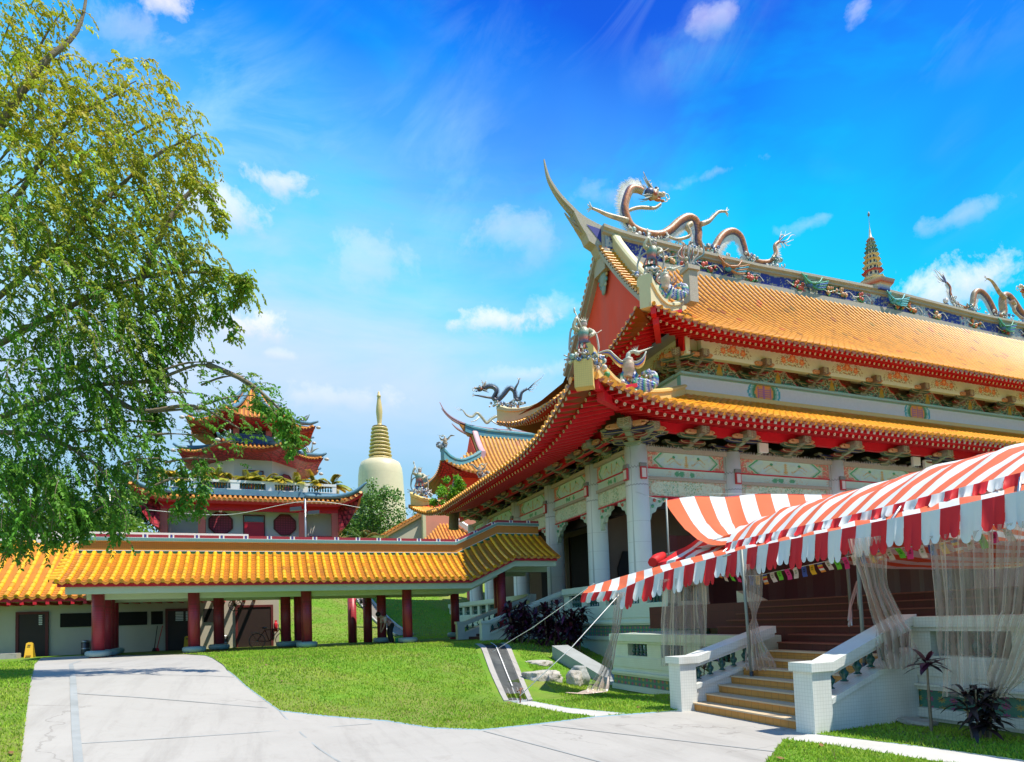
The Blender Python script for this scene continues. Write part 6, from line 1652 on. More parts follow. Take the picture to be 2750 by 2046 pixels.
dragon('dark blue grey dragon on the far curled corner ridge, seen against the sky',D2,.14,tuple(SV),((.05,.07,.12),(.16,.17,.18),(.03,.03,.05)),(off(o2,-.25,.02),(-.93,.3,-.1)),[[D2[4],off(D2[4],-.5,.05,.1),off(D2[4],-.95,.15,.1),off(D2[4],-1.25,.2,.1)],[D2[8],off(D2[8],.15,.3,.1),off(D2[8],.3,.55,.1),off(D2[8],.35,.75,.1)],[D2[9],off(D2[9],-.3,-.25,.15),off(D2[9],-.55,-.35,.15)]],[[off(o2,-.15,.15),off(o2,-.1,.4),off(o2,-.2,.65)],[off(o2,-.1,.15,.1),off(o2,.05,.35,.1),off(o2,.05,.5,.1)]],None,[off(D2[-1],1.0,.75),off(D2[-1],.85,.5),off(D2[-1],.75,.25),off(D2[-1],.6,.0),off(D2[-1],.4,-.2),off(D2[-1],1.15,1.0)],.35,([off(D2[4],0,-.45),off(D2[4],.5,-.45),off(D2[9],0,-.4),off(D2[9],.4,-.4),off(D2[9],-.5,-.45)],.2),9,(.12,.13,.14))
def warrior(name,label,base,H,seed,robe=(.46,.08,.06),lean=(.0,0)):
    """mosaic guardian figure standing on a scroll of clouds, weapon raised"""
    r=random.Random(seed); t=thing(name,label,'guardian statue',base,group='guardian figures on the roof corners')
    P=lambda a,b,c=0: RT*(a*H)+V((0,0,b*H))+SV*(c*H)+RT*(lean[0]*b*H)
    m=MB(); A=(.46,.43,.30)
    m.tube(crom([P(-.07,.12),P(-.08,.26),P(-.05,.42)],3),[.045*H,.05*H,.06*H,.06*H,.065*H,.07*H,.075*H],8,0,True,[jit(robe,.2,r)]*7)
    m.tube(crom([P(.08,.10),P(.09,.25),P(.04,.42)],3),[.045*H,.05*H,.06*H,.06*H,.065*H,.07*H,.075*H],8,0,True,[jit(robe,.2,r)]*7)
    m.tube([P(0,.38),P(0,.48),P(0,.58),P(.01,.68),P(.01,.74)],[.13*H,.105*H,.12*H,.115*H,.05*H],10,0,True,[(.08,.16,.36),(.40,.10,.06),(.10,.26,.22),A,A])
    for k in range(16):
        a=k*PI/8; d=RT*math.cos(a)*.13*H+SV*math.sin(a)*.1*H; m.beam(P(0,.44)+d*.8,P(0,.26)+d*1.25,.05*H,.015*H,0,tuple(SV),jit((.30,.34,.26) if k%2 else (.45,.10,.06),.3,r))
    m.ball(P(.02,.80),.065*H,0,9,7,(1,1,1.15),(.50,.36,.32)); m.ball(P(.02,.84),.07*H,0,8,5,(1,1,.7),(.30,.30,.24))
    for k in range(5): m.cone(P(.02+(k-2)*.02,.86),P(.02+(k-2)*.05,.98-.02*abs(k-2)),.018*H,4,0,(.45,.42,.30))
    m.build('body','ceramic',t,color=True)
    for (pts,) in (([P(-.10,.68),P(-.2,.74,.05),P(-.13,.92,.05)],),([P(.11,.68),P(.2,.58,.08),P(.13,.50,.14)],)):
        m=MB(); m.tube(crom(pts,4),[.05*H]*4+[.038*H]*5,7,0,True,[A]*9); m.ball(pts[-1],.035*H,0,6,4,(1,1,1),(.5,.4,.34)); m.build('arm','ceramic',t,color=True)
    m=MB(); m.tube([P(-.02,.62,.1),P(-.16,1.05,.05)],.014*H,5,0,True,[(.5,.48,.4)]*2); m.ball(P(-.17,1.08,.05),.04*H,0,6,4,(.6,.6,1.6),(.5,.48,.4)); m.tube([P(.1,.46,.1),P(.36,.62,.1)],.012*H,5,0,True,[(.34,.26,.18)]*2); m.build('weapon','ceramic',t,color=True)
    m=MB()
    for q in range(3):
        s=(-1,1,-1)[q]; m.tube(crom([P(s*.1,.6),P(s*.24,.52+.1*q),P(s*.30,.3),P(s*.26,.12),P(s*.42,.08+.05*q)],4),[.022*H]*9+[.014*H]*8,5,0,True,[jit((.42,.42,.38),.2,r)]*17)
    m.build('ribbons','ceramic',t,color=True)
    m=MB(); clouds(m,[P(-.12,.05),P(.1,.03),P(.24,-.04),P(0,.1),P(.16,.08)],.13*H,seed); m.build('cloud_base','ceramic',t,color=True)
    return t
warrior('guardian_statue','mosaic warrior with raised weapon standing on the near lower roof corner',(-4.08,-3.5,9.98),1.6,21)
warrior('guardian_statue','bearded warrior in blue and white tunic on the far lower roof corner',(-3.75,20.9,10.55),2.0,22,(.06,.10,.34))
warrior('guardian_statue','bluish warrior leaning forward at the foot of the verge ridge on the upper roof',(5.2,5.9,19.4),2.3,23,(.08,.20,.26),(.16,0))
warrior('guardian_statue','small red and gold figure on the left eave ridge behind the corner warrior',(-2.4,.4,9.95),.95,24)
def phoenix(label,c,s,seed=1,wing=True,grey=False,facing=1,cat='phoenix statue',nm='phoenix_statue',group=None):
    """long necked bird with spread two-tone wings and a curled mosaic tail"""
    r=random.Random(seed); t=thing(nm,label,cat,c,group=group); f=facing
    P=lambda a,b,d=0: RT*(a*s*f)+V((0,0,b*s))+SV*(d*s)
    W=(.42,.44,.36); B1=(.05,.08,.40); G1=(.05,.34,.16); O1=(.70,.26,.05)
    if grey: B1=(.04,.05,.10); O1=(.62,.62,.58); G1=(.12,.13,.14)
    m=MB(); m.tube(crom([P(-.08,-.55),P(-.02,-.25),P(0,.05),P(-.02,.22),P(.04,.40),P(.2,.46),P(.3,.40)],4),[.20*s]*4+[.23*s]*4+[.19*s]*4+[.09*s]*4+[.065*s]*9,9,0,True,[jit(W if i>9 else (.46,.34,.24),.25,r) for i in range(25)])
    m.ball(P(.34,.40),.10*s,0,8,6,(1.3,.9,.9),W); m.cone(P(.40,.42),P(.95,.62),.06*s,5,0,(.46,.46,.36))
    for k in range(4): m.cone(P(.3,.46),P(.1+k*.1,.62+.03*k),.03*s,4,0,(.3,.4,.3))
    m.build('body','ceramic',t,color=True)
    if wing:
        for sg in (-1,1):
            m=MB(); A=[P(sg*.05,.12),P(sg*.28,.10,.05),P(sg*.52,.30,.08),P(sg*.75,.52,.02),P(sg*1.18,.42,-.02)] if sg<0 else [P(.05,.12),P(.28,.02,.1),P(.5,.14,.14),P(.62,.34,.1),P(.66,.42,.02)]
            a=crom(A,6); n=len(a)
            for i in range(n-1):
                t0=i/(n-1); w0=.30*s*math.sin(PI*min(1,.12+t0*.86)); t1=(i+1)/(n-1); w1=.30*s*math.sin(PI*min(1,.12+t1*.86))
                for q,c2 in enumerate((W,B1,O1,(.72,.45,.10))):
                    z0,z1=q/4,(q+1)/4; m.quad(a[i]-V((0,0,w0*z0)),a[i+1]-V((0,0,w1*z0)),a[i+1]-V((0,0,w1*z1)),a[i]-V((0,0,w0*z1)),0,True,jit(c2,.15,r))
            m.tube(a,[.035*s]*n,5,0,True,[W]*n); m.build('wing','ceramic',t,color=True)
    m=MB()
    for k in range(5):
        e=k*.06; pts=[P(-.04+e,-.2,-.05*k),P(.12+e,-.62,0),P(.36+e*1.2,-.98+e,.05),P(.72+e,-.98+e*.7,0),P(.86+e*.3,-.62+e,-.05),P(.72-e,-.22-e*.6,-.05)]
        pp=crom(pts,5); n=len(pp); m.tube(pp,[s*interp(i/n,[0,.3,.7,1],[.08,.11,.11,.05]) for i in range(n)],7,0,True,[jit((W,B1,G1,(.55,.57,.52),B1)[(i+k)%5],.2,r) for i in range(n)])
    for k in range(4):
        pts=[P(-.05,-.2),P(-.18-.03*k,-.55),P(-.1+k*.08,-.95)]; pp=crom(pts,4); m.tube(pp,[.09*s]*9,6,0,True,[jit((W,B1,G1,(.6,.6,.56))[(i+k)%4],.2,r) for i in range(9)])
    for k in range(30): m.ball(P(r.uniform(-.2,.85),r.uniform(-1.0,-.45),r.uniform(-.05,.14)),.05*s,0,6,4,(1,1,1),jit(r.choice((B1,G1,(.62,.62,.58),(.5,.10,.06))),.2,r))
    m.build('tail','ceramic',t,color=True)
    return t
phoenix('colourful mosaic phoenix with spread wings and curled tail on the near lower hip ridge',(-1.17,-1.6,11.05),1.0,31)
phoenix('dark grey crane statue with white neck on the left eave of the lower roof',(-2.3,12.35,10.35),.55,32,True,True,1,'crane statue','crane_statue')
phoenix('pale bird statue perched on the upper roof hip beside the granite post',(4.0,2.9,17.6),1.0,33,False)
# flame-like finial and flowers along the hips
def hip_flowers(label,pts,seed,r0=.13):
    r=random.Random(seed); m=MB()
    for p in pts:
        for k in range(14):
            c=V(p)+V((r.uniform(-.4,.4),r.uniform(-.35,.35),r.uniform(0,.4))); m.ball(c-V(pts[0]),r0*r.uniform(.5,1.1),0,6,4,(1,1,1),jit(r.choice(((.66,.66,.62),(.08,.30,.12),(.10,.14,.40),(.60,.30,.10),(.66,.66,.62))),.2,r))
    o=m.build('flower_relief','ceramic',color=True); o.location=pts[0]; tag(o,label,'roof ornament'); return o
hip_flowers('heap of white and green ceramic flowers on the near lower hip ridge',[(-3.6,-3.2,9.55),(-3.1,-2.8,9.45),(-2.6,-2.4,9.5),(-2.2,-2.2,9.6)],5)
hip_flowers('blue and green ceramic flower relief beneath the phoenix',[(-1.0,-1.6,9.7),(-.6,-1.5,9.5),(-1.0,-1.8,9.35)],6)
def flame(label,loc,s,seed):
    r=random.Random(seed); m=MB()
    for k in range(11):
        a=r.uniform(-.8,.8); p=[V((0,0,0)),RT*(a*.4*s)+V((0,0,.35*s)),RT*(a*.9*s)+V((0,0,.6*s))+SV*r.uniform(-.1,.1),RT*(a*.7*s+.1*s)+V((0,0,s*r.uniform(.75,1.25)))]
        pp=crom(p,4); m.tube(pp,[.085*s*(1-i/15) for i in range(len(pp))],5,0,True,[jit(r.choice(((.36,.30,.24),(.40,.12,.08),(.12,.2,.22))),.3,r)]*len(pp))
    for k in range(14): m.ball(RT*r.uniform(-.35,.35)*s+V((0,0,r.uniform(.05,.5)*s))+SV*r.uniform(-.15,.15),.09*s,0,6,4,(1,1,1),jit(r.choice(((.5,.08,.06),(.42,.38,.30),(.12,.16,.2))),.2,r))
    o=m.build('flame_finial','ceramic',color=True); o.location=loc; tag(o,label,'roof ornament')
flame('gnarled flame shaped finial on the granite post of the upper roof',(6.0,3.6,18.8),1.15,3)
flame('gnarled ornament on the roof slope above the upper hip ridge',(5.2,4.4,17.9),.9,4)
def ridge_pagoda():
    t=thing('ridge_pagoda','small nine tiered ceramic pagoda standing on the middle of the main ridge','pagoda ornament',(27.3,10.05,24.2))
    m=MB(); m.lathe((0,0,0),[(1.0,-.1),(1.0,.25),(1.25,.35),(1.35,.62),(1.2,.64)],6,0,False,True,[(.05,.06,.3),(.6,.6,.58),(.5,.10,.05),(.46,.40,.30),(.46,.40,.30)]); m.build('base','ceramic',t,color=True)
    cols=[(.72,.60,.40),(.50,.05,.06),(.72,.62,.42),(.74,.45,.16),(.72,.55,.40),(.08,.20,.26),(.26,.36,.28),(.28,.34,.34),(.55,.20,.12)]
    z=.64
    for k in range(9):
        w=lerp(.44,.16,k/8); h=lerp(.52,.24,k/8)*(.95 if k else 1.3); ro=w*1.8
        b=MB(); b.lathe((0,0,z),[(w,0),(w,h*.62)],8,0,False,True,[(.68,.60,.44)]*2)
        for q in range(8):
            a=q*PI/4+PI/8; b.obox(V((math.cos(a)*w*.93,math.sin(a)*w*.93,z+h*.3)),(math.cos(a)*.02,math.sin(a)*.02,0),(-math.sin(a)*w*.16,math.cos(a)*w*.16,0),(0,0,h*.2),0,(.03,.04,.10))
        b.build('tier','ceramic',t,color=True)
        m=MB(); n=8; i0=[];i1=[];i2=[];i3=[]
        for q in range(n*2):
            a=q*PI/n; up=.10*h if q%2==0 else 0; f=1. if q%2==0 else .9
            i0.append(m.vert((math.cos(a)*ro*f,math.sin(a)*ro*f,z+h*.60+up),tuple(x*1.1 for x in cols[k]))); i1.append(m.vert((math.cos(a)*ro*.7,math.sin(a)*ro*.7,z+h*.70),cols[k])); i2.append(m.vert((math.cos(a)*w*.85,math.sin(a)*w*.85,z+h),cols[k])); i3.append(m.vert((math.cos(a)*w*.8,math.sin(a)*w*.8,z+h*.60),cols[k]))
        m.bridge(i0,i1); m.bridge(i1,i2); m.bridge(i3,i0); m.build('tier_roof','ceramic',t,color=True); z+=h
    m=MB(); m.lathe((0,0,z),[(.16,0),(.20,.06),(.10,.15),(.07,.5),(.04,.75),(.02,.9),(.012,1.7),(.07,1.75),(.08,1.85),(.05,1.98),(.0,2.1)],8,0,True,False,[(.66,.62,.50)]*6+[(.2,.2,.2)]*5); m.build('finial','ceramic',t,color=True)
ridge_pagoda()
# ================================================================ far pagoda on the hill
def make_pagoda():
    cx,cy=-14.5,47.3
    t=thing('pagoda_hall','three storeyed octagonal pagoda with orange roofs and white balcony beyond the walkway','pagoda',(cx,cy,4)); B=V(t.location)
    W=lambda x,y,z: V((x*.88,y,z))+V((cx,cy,0))-B
    def bx(name,m,x0,x1,y0,y1,z0,z1,par=None,col=None):
        b=MB(); p=W(x0,y0,z0);q=W(x1,y1,z1); b.box(p.x,q.x,p.y,q.y,p.z,q.z,0,col); return b.build(name,m,par or t)
    bx('podium','wall_cream',-9.2,9.2,-9.2,9.2,3,8.85)
    bx('wall','pagoda_wall',-8,8,-6.0,8,8.9,13.3); bx('wall','pagoda_wall',-4.8,4.8,-6.6,-6.002,8.9,13.3)
    bx('eave_beam','red_lacquer',-8.6,8.6,-8.3,-7.9,12.2,12.8)
    for x in (-8,-4.7,4.7,8): 
        b=MB(); p=W(x,-8,8.85); b.box(p.x-.28,p.x+.28,p.y-.28,p.y+.28,p.z,p.z+3.9); b.build('pillar','pink_red',t)
    for x in (-7.2,7.2): bx('low_wall','red_lacquer',x-1.6,x+1.6,-6.3,-6.003,9,10.3)
    def door(x,z0,z1,w,y,par=None):
        bx('door','red_lacquer',x-w,x+w,y-.1,y-.002,z0,z1-.55); bx('transom','glass_grey',x-w+.08,x+w-.08,y-.1,y-.002,z1-.5,z1)
        bx('door_frame','dark_red',x-w-.1,x-w-.004,y-.13,y-.002,z0,z1+.1); bx('door_frame','dark_red',x+w+.004,x+w+.1,y-.13,y-.002,z0,z1+.1); bx('door_frame','dark_red',x-w,x+w,y-.13,y-.002,z1+.004,z1+.1)
    door(.05,8.9,12.0,.95,-6.6)
    def octw(x,z,r,y,nx=(1,0,0),m='red_lattice'):
        b=MB(); N=V(nx); c=W(x,y,z); D=V((-N.y,N.x,0))
        pl=[(math.cos(a)*r,math.sin(a)*r) for a in [PI/8+k*PI/4 for k in range(8)]]
        b.prism(pl,lambda p:c+N*p[0]+V((0,0,p[1]))-D*.002,lambda p:c+N*p[0]+V((0,0,p[1]))-D*.08); o=b.build('octagon_window',m,t)
        f=MB()
        for i in range(8):
            p,q=pl[i],pl[(i+1)%8]; f.beam(c+N*p[0]+V((0,0,p[1]))-D*.08,c+N*q[0]+V((0,0,q[1]))-D*.08,.12,.12)
        f.build('frame','dark_red',o)
    octw(-3.1,11.25,1.02,-6.6); octw(3.05,11.25,1.0,-6.6)
    def balustrade(y,x0,x1,z0,z1,n,m='white_paint'):
        g=MB(); p=lambda a,b,y0,y1,c,d:(W(a,y0,c),W(b,y1,d))
        def q(a,b,y0,y1,c,d): u,v=p(a,b,y0,y1,c,d); g.box(u.x,v.x,u.y,v.y,u.z,v.z)
        q(x0,x1,y-.15,y+.15,z0,z0+.18); q(x0,x1,y-.18,y+.18,z1-.22,z1)
        w=(x1-x0)/n
        for i in range(n+1):
            x=x0+i*w; q(max(x0,x-.42),min(x1,x+.42),y-.15,y+.15,z0+.18,z1-.22)
        g.build('balustrade',m,t)
        b=MB()
        for i in range(n):
            for k in range(9):
                x=x0+i*w+.42+(k+.5)*(w-.84)/9; b.lathe(W(x,y,z0+.18),[(.05,0),(.08,(z1-z0-.4)*.35),(.04,(z1-z0-.4)*.6),(.06,z1-z0-.4)],6)
        o=b.build('balusters','balust_green',t); o['kind']='stuff'
    balustrade(-8.3,-7.6,7.6,8.86,9.75,5); balustrade(-8.15,-8.2,8.2,13.95,14.9,5)
    # square skirt roof with upswept corners
    f=Slope('u',-10.7,10.7,-9.6,1,12.95,1.15,1.15,3.2,1.7,.9,.35,.8)
    mb=MB(); n=46; p=21.4/n; ss=[-10.7+(i+.5)*p for i in range(n)]
    class S2: pass
    g=lambda s,d: W(*f.f(s,d))
    tile_slope(mb,g,ss,lambda s:min(1.7,max(.0,(10.8-abs(s))*.9)),(1,0,0),.13,.4,(.70,.30,.07),(.30,.10,.02),p)
    for sg in (-1,1):
        for k in range(12):
            a,b=-9.6+k*1.6,-9.6+(k+1)*1.6; zz=lambda y:12.95+1.1*max(0,(abs(y)-6.2)/3.4)**2
            mb.quad(W(sg*10.7,a,zz(a)),W(sg*10.7,b,zz(b)),W(sg*8.6,clamp(b,-8,8),13.9),W(sg*8.6,clamp(a,-8,8),13.9),0,False,(.5,.2,.05))
    mb.build('lower_roof','glazed',t,color=True)
    m=MB()
    for i in range(24):
        x0=lerp(-10.7,10.7,i/24);x1=lerp(-10.7,10.7,(i+1)/24)
        a,b=f.f(x0,.05),f.f(x1,.05); m.quad(W(a.x,a.y,a.z-.1),W(b.x,b.y,b.z-.1),W(clamp(x1,-8.4,8.4),-8.1,12.75),W(clamp(x0,-8.4,8.4),-8.1,12.75)); m.quad(W(a.x,a.y,a.z-.1),W(b.x,b.y,b.z-.1),W(b.x,b.y+.1,b.z-.4),W(a.x,a.y+.1,a.z-.4))
    m.build('soffit','red_lacquer',t)
    for sg in (-1,1):
        m=MB(); 
        for k in range(6):
            q0,q1=k/6,(k+1)/6
            P=lambda q: (lerp(8.25,10.6,q**.8)*sg, lerp(10.4,14.0,q**1.5))
            a,b=P(q0),P(q1); m.quad(W(a[0],-9.2,a[1]),W(b[0],-9.6,b[1]),W(sg*8.3,-8,13.2),W(sg*8.3,-8,12.6)); m.quad(W(a[0],-9.2,a[1]),W(b[0],-9.6,b[1]),W(b[0],9.2,b[1]),W(a[0],9.2,a[1]))
        m.build('corner_fin','red_slats',t)
    m=MB()
    for sg in (-1,1):
        pa=crom([(sg*5,-9.0,13.55),(sg*8,-9.1,13.6),(sg*9.8,-9.6,13.95),(sg*11.1,-10,14.9)],5); m.tube([W(*q) for q in pa],[.22]*10+[.2,.18,.16,.14,.1,.05],6)
    m.box(*[v for pr in zip(W(-8.6,-8.9,13.45),W(8.6,-8.55,13.93)) for v in pr]); m.build('eave_ridge','pagoda_blue',t)
    # octagonal storeys
    def octring(mb,R,z,col=None,up=None,rot=PI/8,sub=1):
        out=[]
        for k in range(8*sub):
            a=rot+k*2*PI/(8*sub); 
            if sub>1:
                j=k%sub/sub; a0=rot+(k//sub)*PI/4; p0=V((math.cos(a0),math.sin(a0),0)); p1=V((math.cos(a0+PI/4),math.sin(a0+PI/4),0)); p=p0.lerp(p1,j); e=abs(j-.5)*2
                out.append(mb.vert(W(p.x*R*(1+.06*e**3),p.y*R*(1+.06*e**3),z+(up or 0)*e**2.5),col))
            else: out.append(mb.vert(W(math.cos(a)*R,math.sin(a)*R,z+(up or 0)),col))
        return out
    def storey(name,R,z0,z1,m):
        b=MB(); a=octring(b,R,z0); c=octring(b,R,z1); b.bridge(a,c,0,False); b.face(c); return b.build(name,m,t)
    storey('wall',5.0,13.3,18.2,'pagoda_wall'); storey('wall',4.0,18.2,21.4,'pagoda_wall')
    door(0,14,16.6,.95,-4.62)
    for sg in (-1,1): octw(sg*3.35,15.9,.85,-3.35+0,(.7071,sg*.7071,0) if sg>0 else (.7071,-.7071,0))
    def octroof(R,r1,z0,z1,lift,sag,pitch,name):
        b=MB(); sub=6; rings=[]
        for k in range(9):
            q=k/8; Rr=lerp(R,r1,q); zz=lerp(z0,z1,q**(1+sag)); rings.append(octring(b,Rr,zz,(.36,.13,.025),lift*(1-q)**2,sub=sub))
        for a,c in zip(rings,rings[1:]): b.bridge(a,c,0,True)
        # tile rows on every face
        for k in range(8):
            a0=PI/8+k*PI/4; p0=V((math.cos(a0),math.sin(a0),0)); p1=V((math.cos(a0+PI/4),math.sin(a0+PI/4),0)); mid=(p0+p1)/2; nrm=mid.normalized(); ap=mid.length; tx=(p1-p0).normalized()
            if nrm.y>.3: continue
            half=R*math.sin(PI/8); n=max(3,int(2*half/pitch))
            for i in range(n):
                x=-half+(i+.5)*2*half/n; e=abs(x)/half
                qmax=1-abs(x)/half*1. if r1<.6 else min(1.,(1-e)*R/(R-r1)*1.0)
                m_=6; pts=[]
                for j in range(m_+1):
                    q=qmax*j/m_; Rr=lerp(R,r1,q); pts.append(W(*(nrm*(Rr*ap*(1+.06*e**3*(1-q)))+tx*x*(1 if True else 0)+V((0,0,lerp(z0,z1,q**(1+sag))+lift*(e**2.5)*(1-q)**2+.05)))))
                b.tube(pts,.12,5,0,True,[jit((.72,.30,.05),.12)]*len(pts))
        b.build(name,'glazed',t,color=True)
        s=MB(); i0=octring(s,R*.995,z0-.05,None,lift,sub=sub); i1=octring(s,R*.97,z0-.35,None,lift,sub=sub); i2=octring(s,R*.62,z0-.5,None,0,sub=sub); s.bridge(i0,i1); s.bridge(i1,i2,0,False); s.build('soffit','red_slats',t)
        h=MB()
        for k in range(8):
            a=PI/8+k*PI/4; d=V((math.cos(a),math.sin(a),0)); pa=[]
            for j in range(9):
                q=j/8; Rr=lerp(R*1.10,r1,q); pa.append(W(*(d*Rr+V((0,0,lerp(z0,z1,q**(1+sag))+lift*(1-q)**2+.22+.5*max(0,.15-q)*3)))))
            h.tube(pa,[.10,.17,.22]+[.24]*6,6)
        h.build('hip_ridge','pagoda_blue',t)
        r=random.Random(int(z0))
        for k in range(8):
            a=PI/8+k*PI/4; d=V((math.cos(a),math.sin(a),0)); s_=d*R*.86+V((0,0,z0+lift+.45)); h=MB()
            for w in range(5):
                e=s_+d*r.uniform(-.9,.6)+V((r.uniform(-.4,.4),0,r.uniform(.4,1.1))); h.tube(crom([W(*s_),W(*((s_+e)/2+V((r.uniform(-.3,.3),0,.1)))),W(*e)],4),[.09]*5+[.06,.05,.03,.015],5,0,True,[jit((.26,.30,.28),.3,r)]*9)
            h.build('roof_figure','ceramic',t,color=True); h=MB(); h.ball(W(*(d*R*1.10+V((0,0,z0+lift-.2)))),.17,0,7,5,(1.5,1.,1),(.50,.48,.42)); h.build('eave_finial','ceramic',t,color=True)
    octroof(7.7,4.6,18.2,19.3,.55,.1,.42,'middle_roof'); octroof(6.9,.25,21.3,26.6,.75,.75,.42,'top_roof')
    b=MB(); a=octring(b,4.35,19.25); c=octring(b,4.35,20.35); d=octring(b,4.2,20.4); b.bridge(a,c,0,False); b.bridge(c,d,0,False); b.build('balcony_front','pagoda_blue',t)
    bx('painted_panel','blue_panel',-1.35,1.35,-4.09,-4.03,19.4,20.25); 
    b=MB(); a=octring(b,4.02,20.36); c=octring(b,4.02,21.25); b.bridge(a,c,0,False); b.build('grille','mesh_dark',t)
    for sg in (-1,1): bx('post','pink_red',sg*1.65-.3,sg*1.65+.3,-4.05,-3.7,20.3,21.3)
    b=MB(); b.lathe(W(0,0,26.4),[(.3,0),(.35,.2),(.18,.4),(.12,.9),(0,1.1)],8); b.build('finial','pagoda_blue',t)
material('pagoda_wall',(.60,.57,.50),.7,.12,.8,stain=.25,stainc=(.46,.44,.38)); material('pink_red',(.55,.13,.11),.6,.12,3.); material('glass_grey',(.16,.20,.22),.2,.1,3.); material('red_lattice',(.34,.035,.06),.6,.2,9.,grid=.22,gridc=(.18,.02,.03),gridw=.3); material('red_slats',(.42,.03,.045),.5,.15,3.,grid=.45,gridc=(.16,.015,.02),gridw=.3); material('pagoda_blue',(.10,.22,.30),.5,.25,5.,stain=.4,stainc=(.05,.07,.22)); material('blue_panel',(.04,.07,.20),.5,.5,5.,stain=.5,stainc=(.30,.16,.10)); material('mesh_dark',(.03,.032,.04),.6,.2,3.,grid=.3,gridc=(.07,.07,.08),gridw=.2)
make_pagoda()
def frond_palm(name,label,loc,n,L,cols,seed,trunk=0.,group=None,cat='palm',width=.14,dr=(.5,1.0)):
    r=random.Random(seed); t=thing(name,label,cat,loc,group=group)
    if trunk: m=MB(); m.tube(crom([(0,0,-.3),(.05,0,trunk*.5),(0,.05,trunk)],3),[.16]*3+[.12]*4,8); m.build('trunk','bark',t)
    m=MB()
    for i in range(n):
        a=r.uniform(0,6.28); el=r.uniform(.35,1.25); d=V((math.cos(a)*math.cos(el),math.sin(a)*math.cos(el),math.sin(el))); l=L*r.uniform(.7,1.1); dp=r.uniform(*dr)
        P=lambda q: V((0,0,trunk))+d*(l*q)+V((0,0,-dp*l*q*q*.6)); c=jit(r.choice(cols),.25,r)
        m.tube([P(k/6) for k in range(7)],[.02*L]*3+[.012*L]*4,4,0,True,[c]*7)
        for k in range(14):
            q=.2+.8*k/14; p=P(q); tg=(P(q+.02)-P(q)).normalized(); s=tg.cross(V((0,0,1))).normalized()
            for sg in (-1,1): blade(m,p,tg*.75+s*sg*.7+V((0,0,-.1)),l*.34*(1.1-q*.6),width*L*.5,.35,jit(c,.2,r),2)
    m.build('fronds','foliage',t,color=True)
YEL=[(.50,.42,.04),(.40,.40,.05),(.55,.40,.03),(.30,.36,.05)]
for i,(x,l) in enumerate(((-7.4,'first'),(-5.6,'')  ,(-3.3,''),(-1.9,''),(-.3,''),(1.1,''),(2.5,''),(4.1,''),(5.8,''),(7.6,''))):
    frond_palm('potted_palm','yellowish potted palm lined up with others behind the white pagoda balcony',(-14.5+x*.9,47.3-7.5,14.8),15,2.1,YEL,40+i,.0,'yellow palms along the pagoda balcony')
# ================================================================ golden bell stupa
def make_stupa():
    t=thing('stupa','tall golden bell shaped stupa with stacked rings and a pointed spire behind the trees','stupa',(5.6,87.5,10))
    m=MB(); m.lathe((0,0,0),[(4.6,0),(4.5,6),(4.15,11),(3.95,14.2),(3.8,17.4),(3.65,18.7),(3.3,19.6),(2.6,20.0),(1.9,20.1)],40); m.build('bell','gold_stone',t)
    for k in range(9):
        z=20.1+k*.66; R=lerp(2.10,1.45,k/8); m=MB(); m.lathe((0,0,z),[(R*.86,0),(R*.98,.10),(R,.24),(R*.95,.38),(R*.80,.46),(R*.76,.65)],28); m.build('ring','gold_plain',t)
    z=20.1+9*.66; m=MB(); m.lathe((0,0,z),[(1.25,0),(.7,.12),(.42,.2),(.38,.6),(.48,1.6),(.57,2.6),(.52,3.4),(.36,4.6),(.28,5.2),(.36,5.3),(.36,5.5),(.26,5.6),(.20,6.0),(.05,6.3)],20); m.build('spire','gold_plain',t)
material('gold_plain',(.60,.46,.19),.4,.10,2.,stain=.15,stainc=(.4,.3,.15))
make_stupa()
t=thing('stupa','slim small golden spire beside the pagoda roof tip','stupa',(-4.6,62,9)); m=MB(); m.lathe((0,0,0),[(.9,0),(.85,5.4),(.6,6.6),(.45,7.2),(.42,8.6),(.3,8.8),(.22,9.9),(.28,10.0),(.1,10.8)],14); m.build('spire','gold_plain',t)
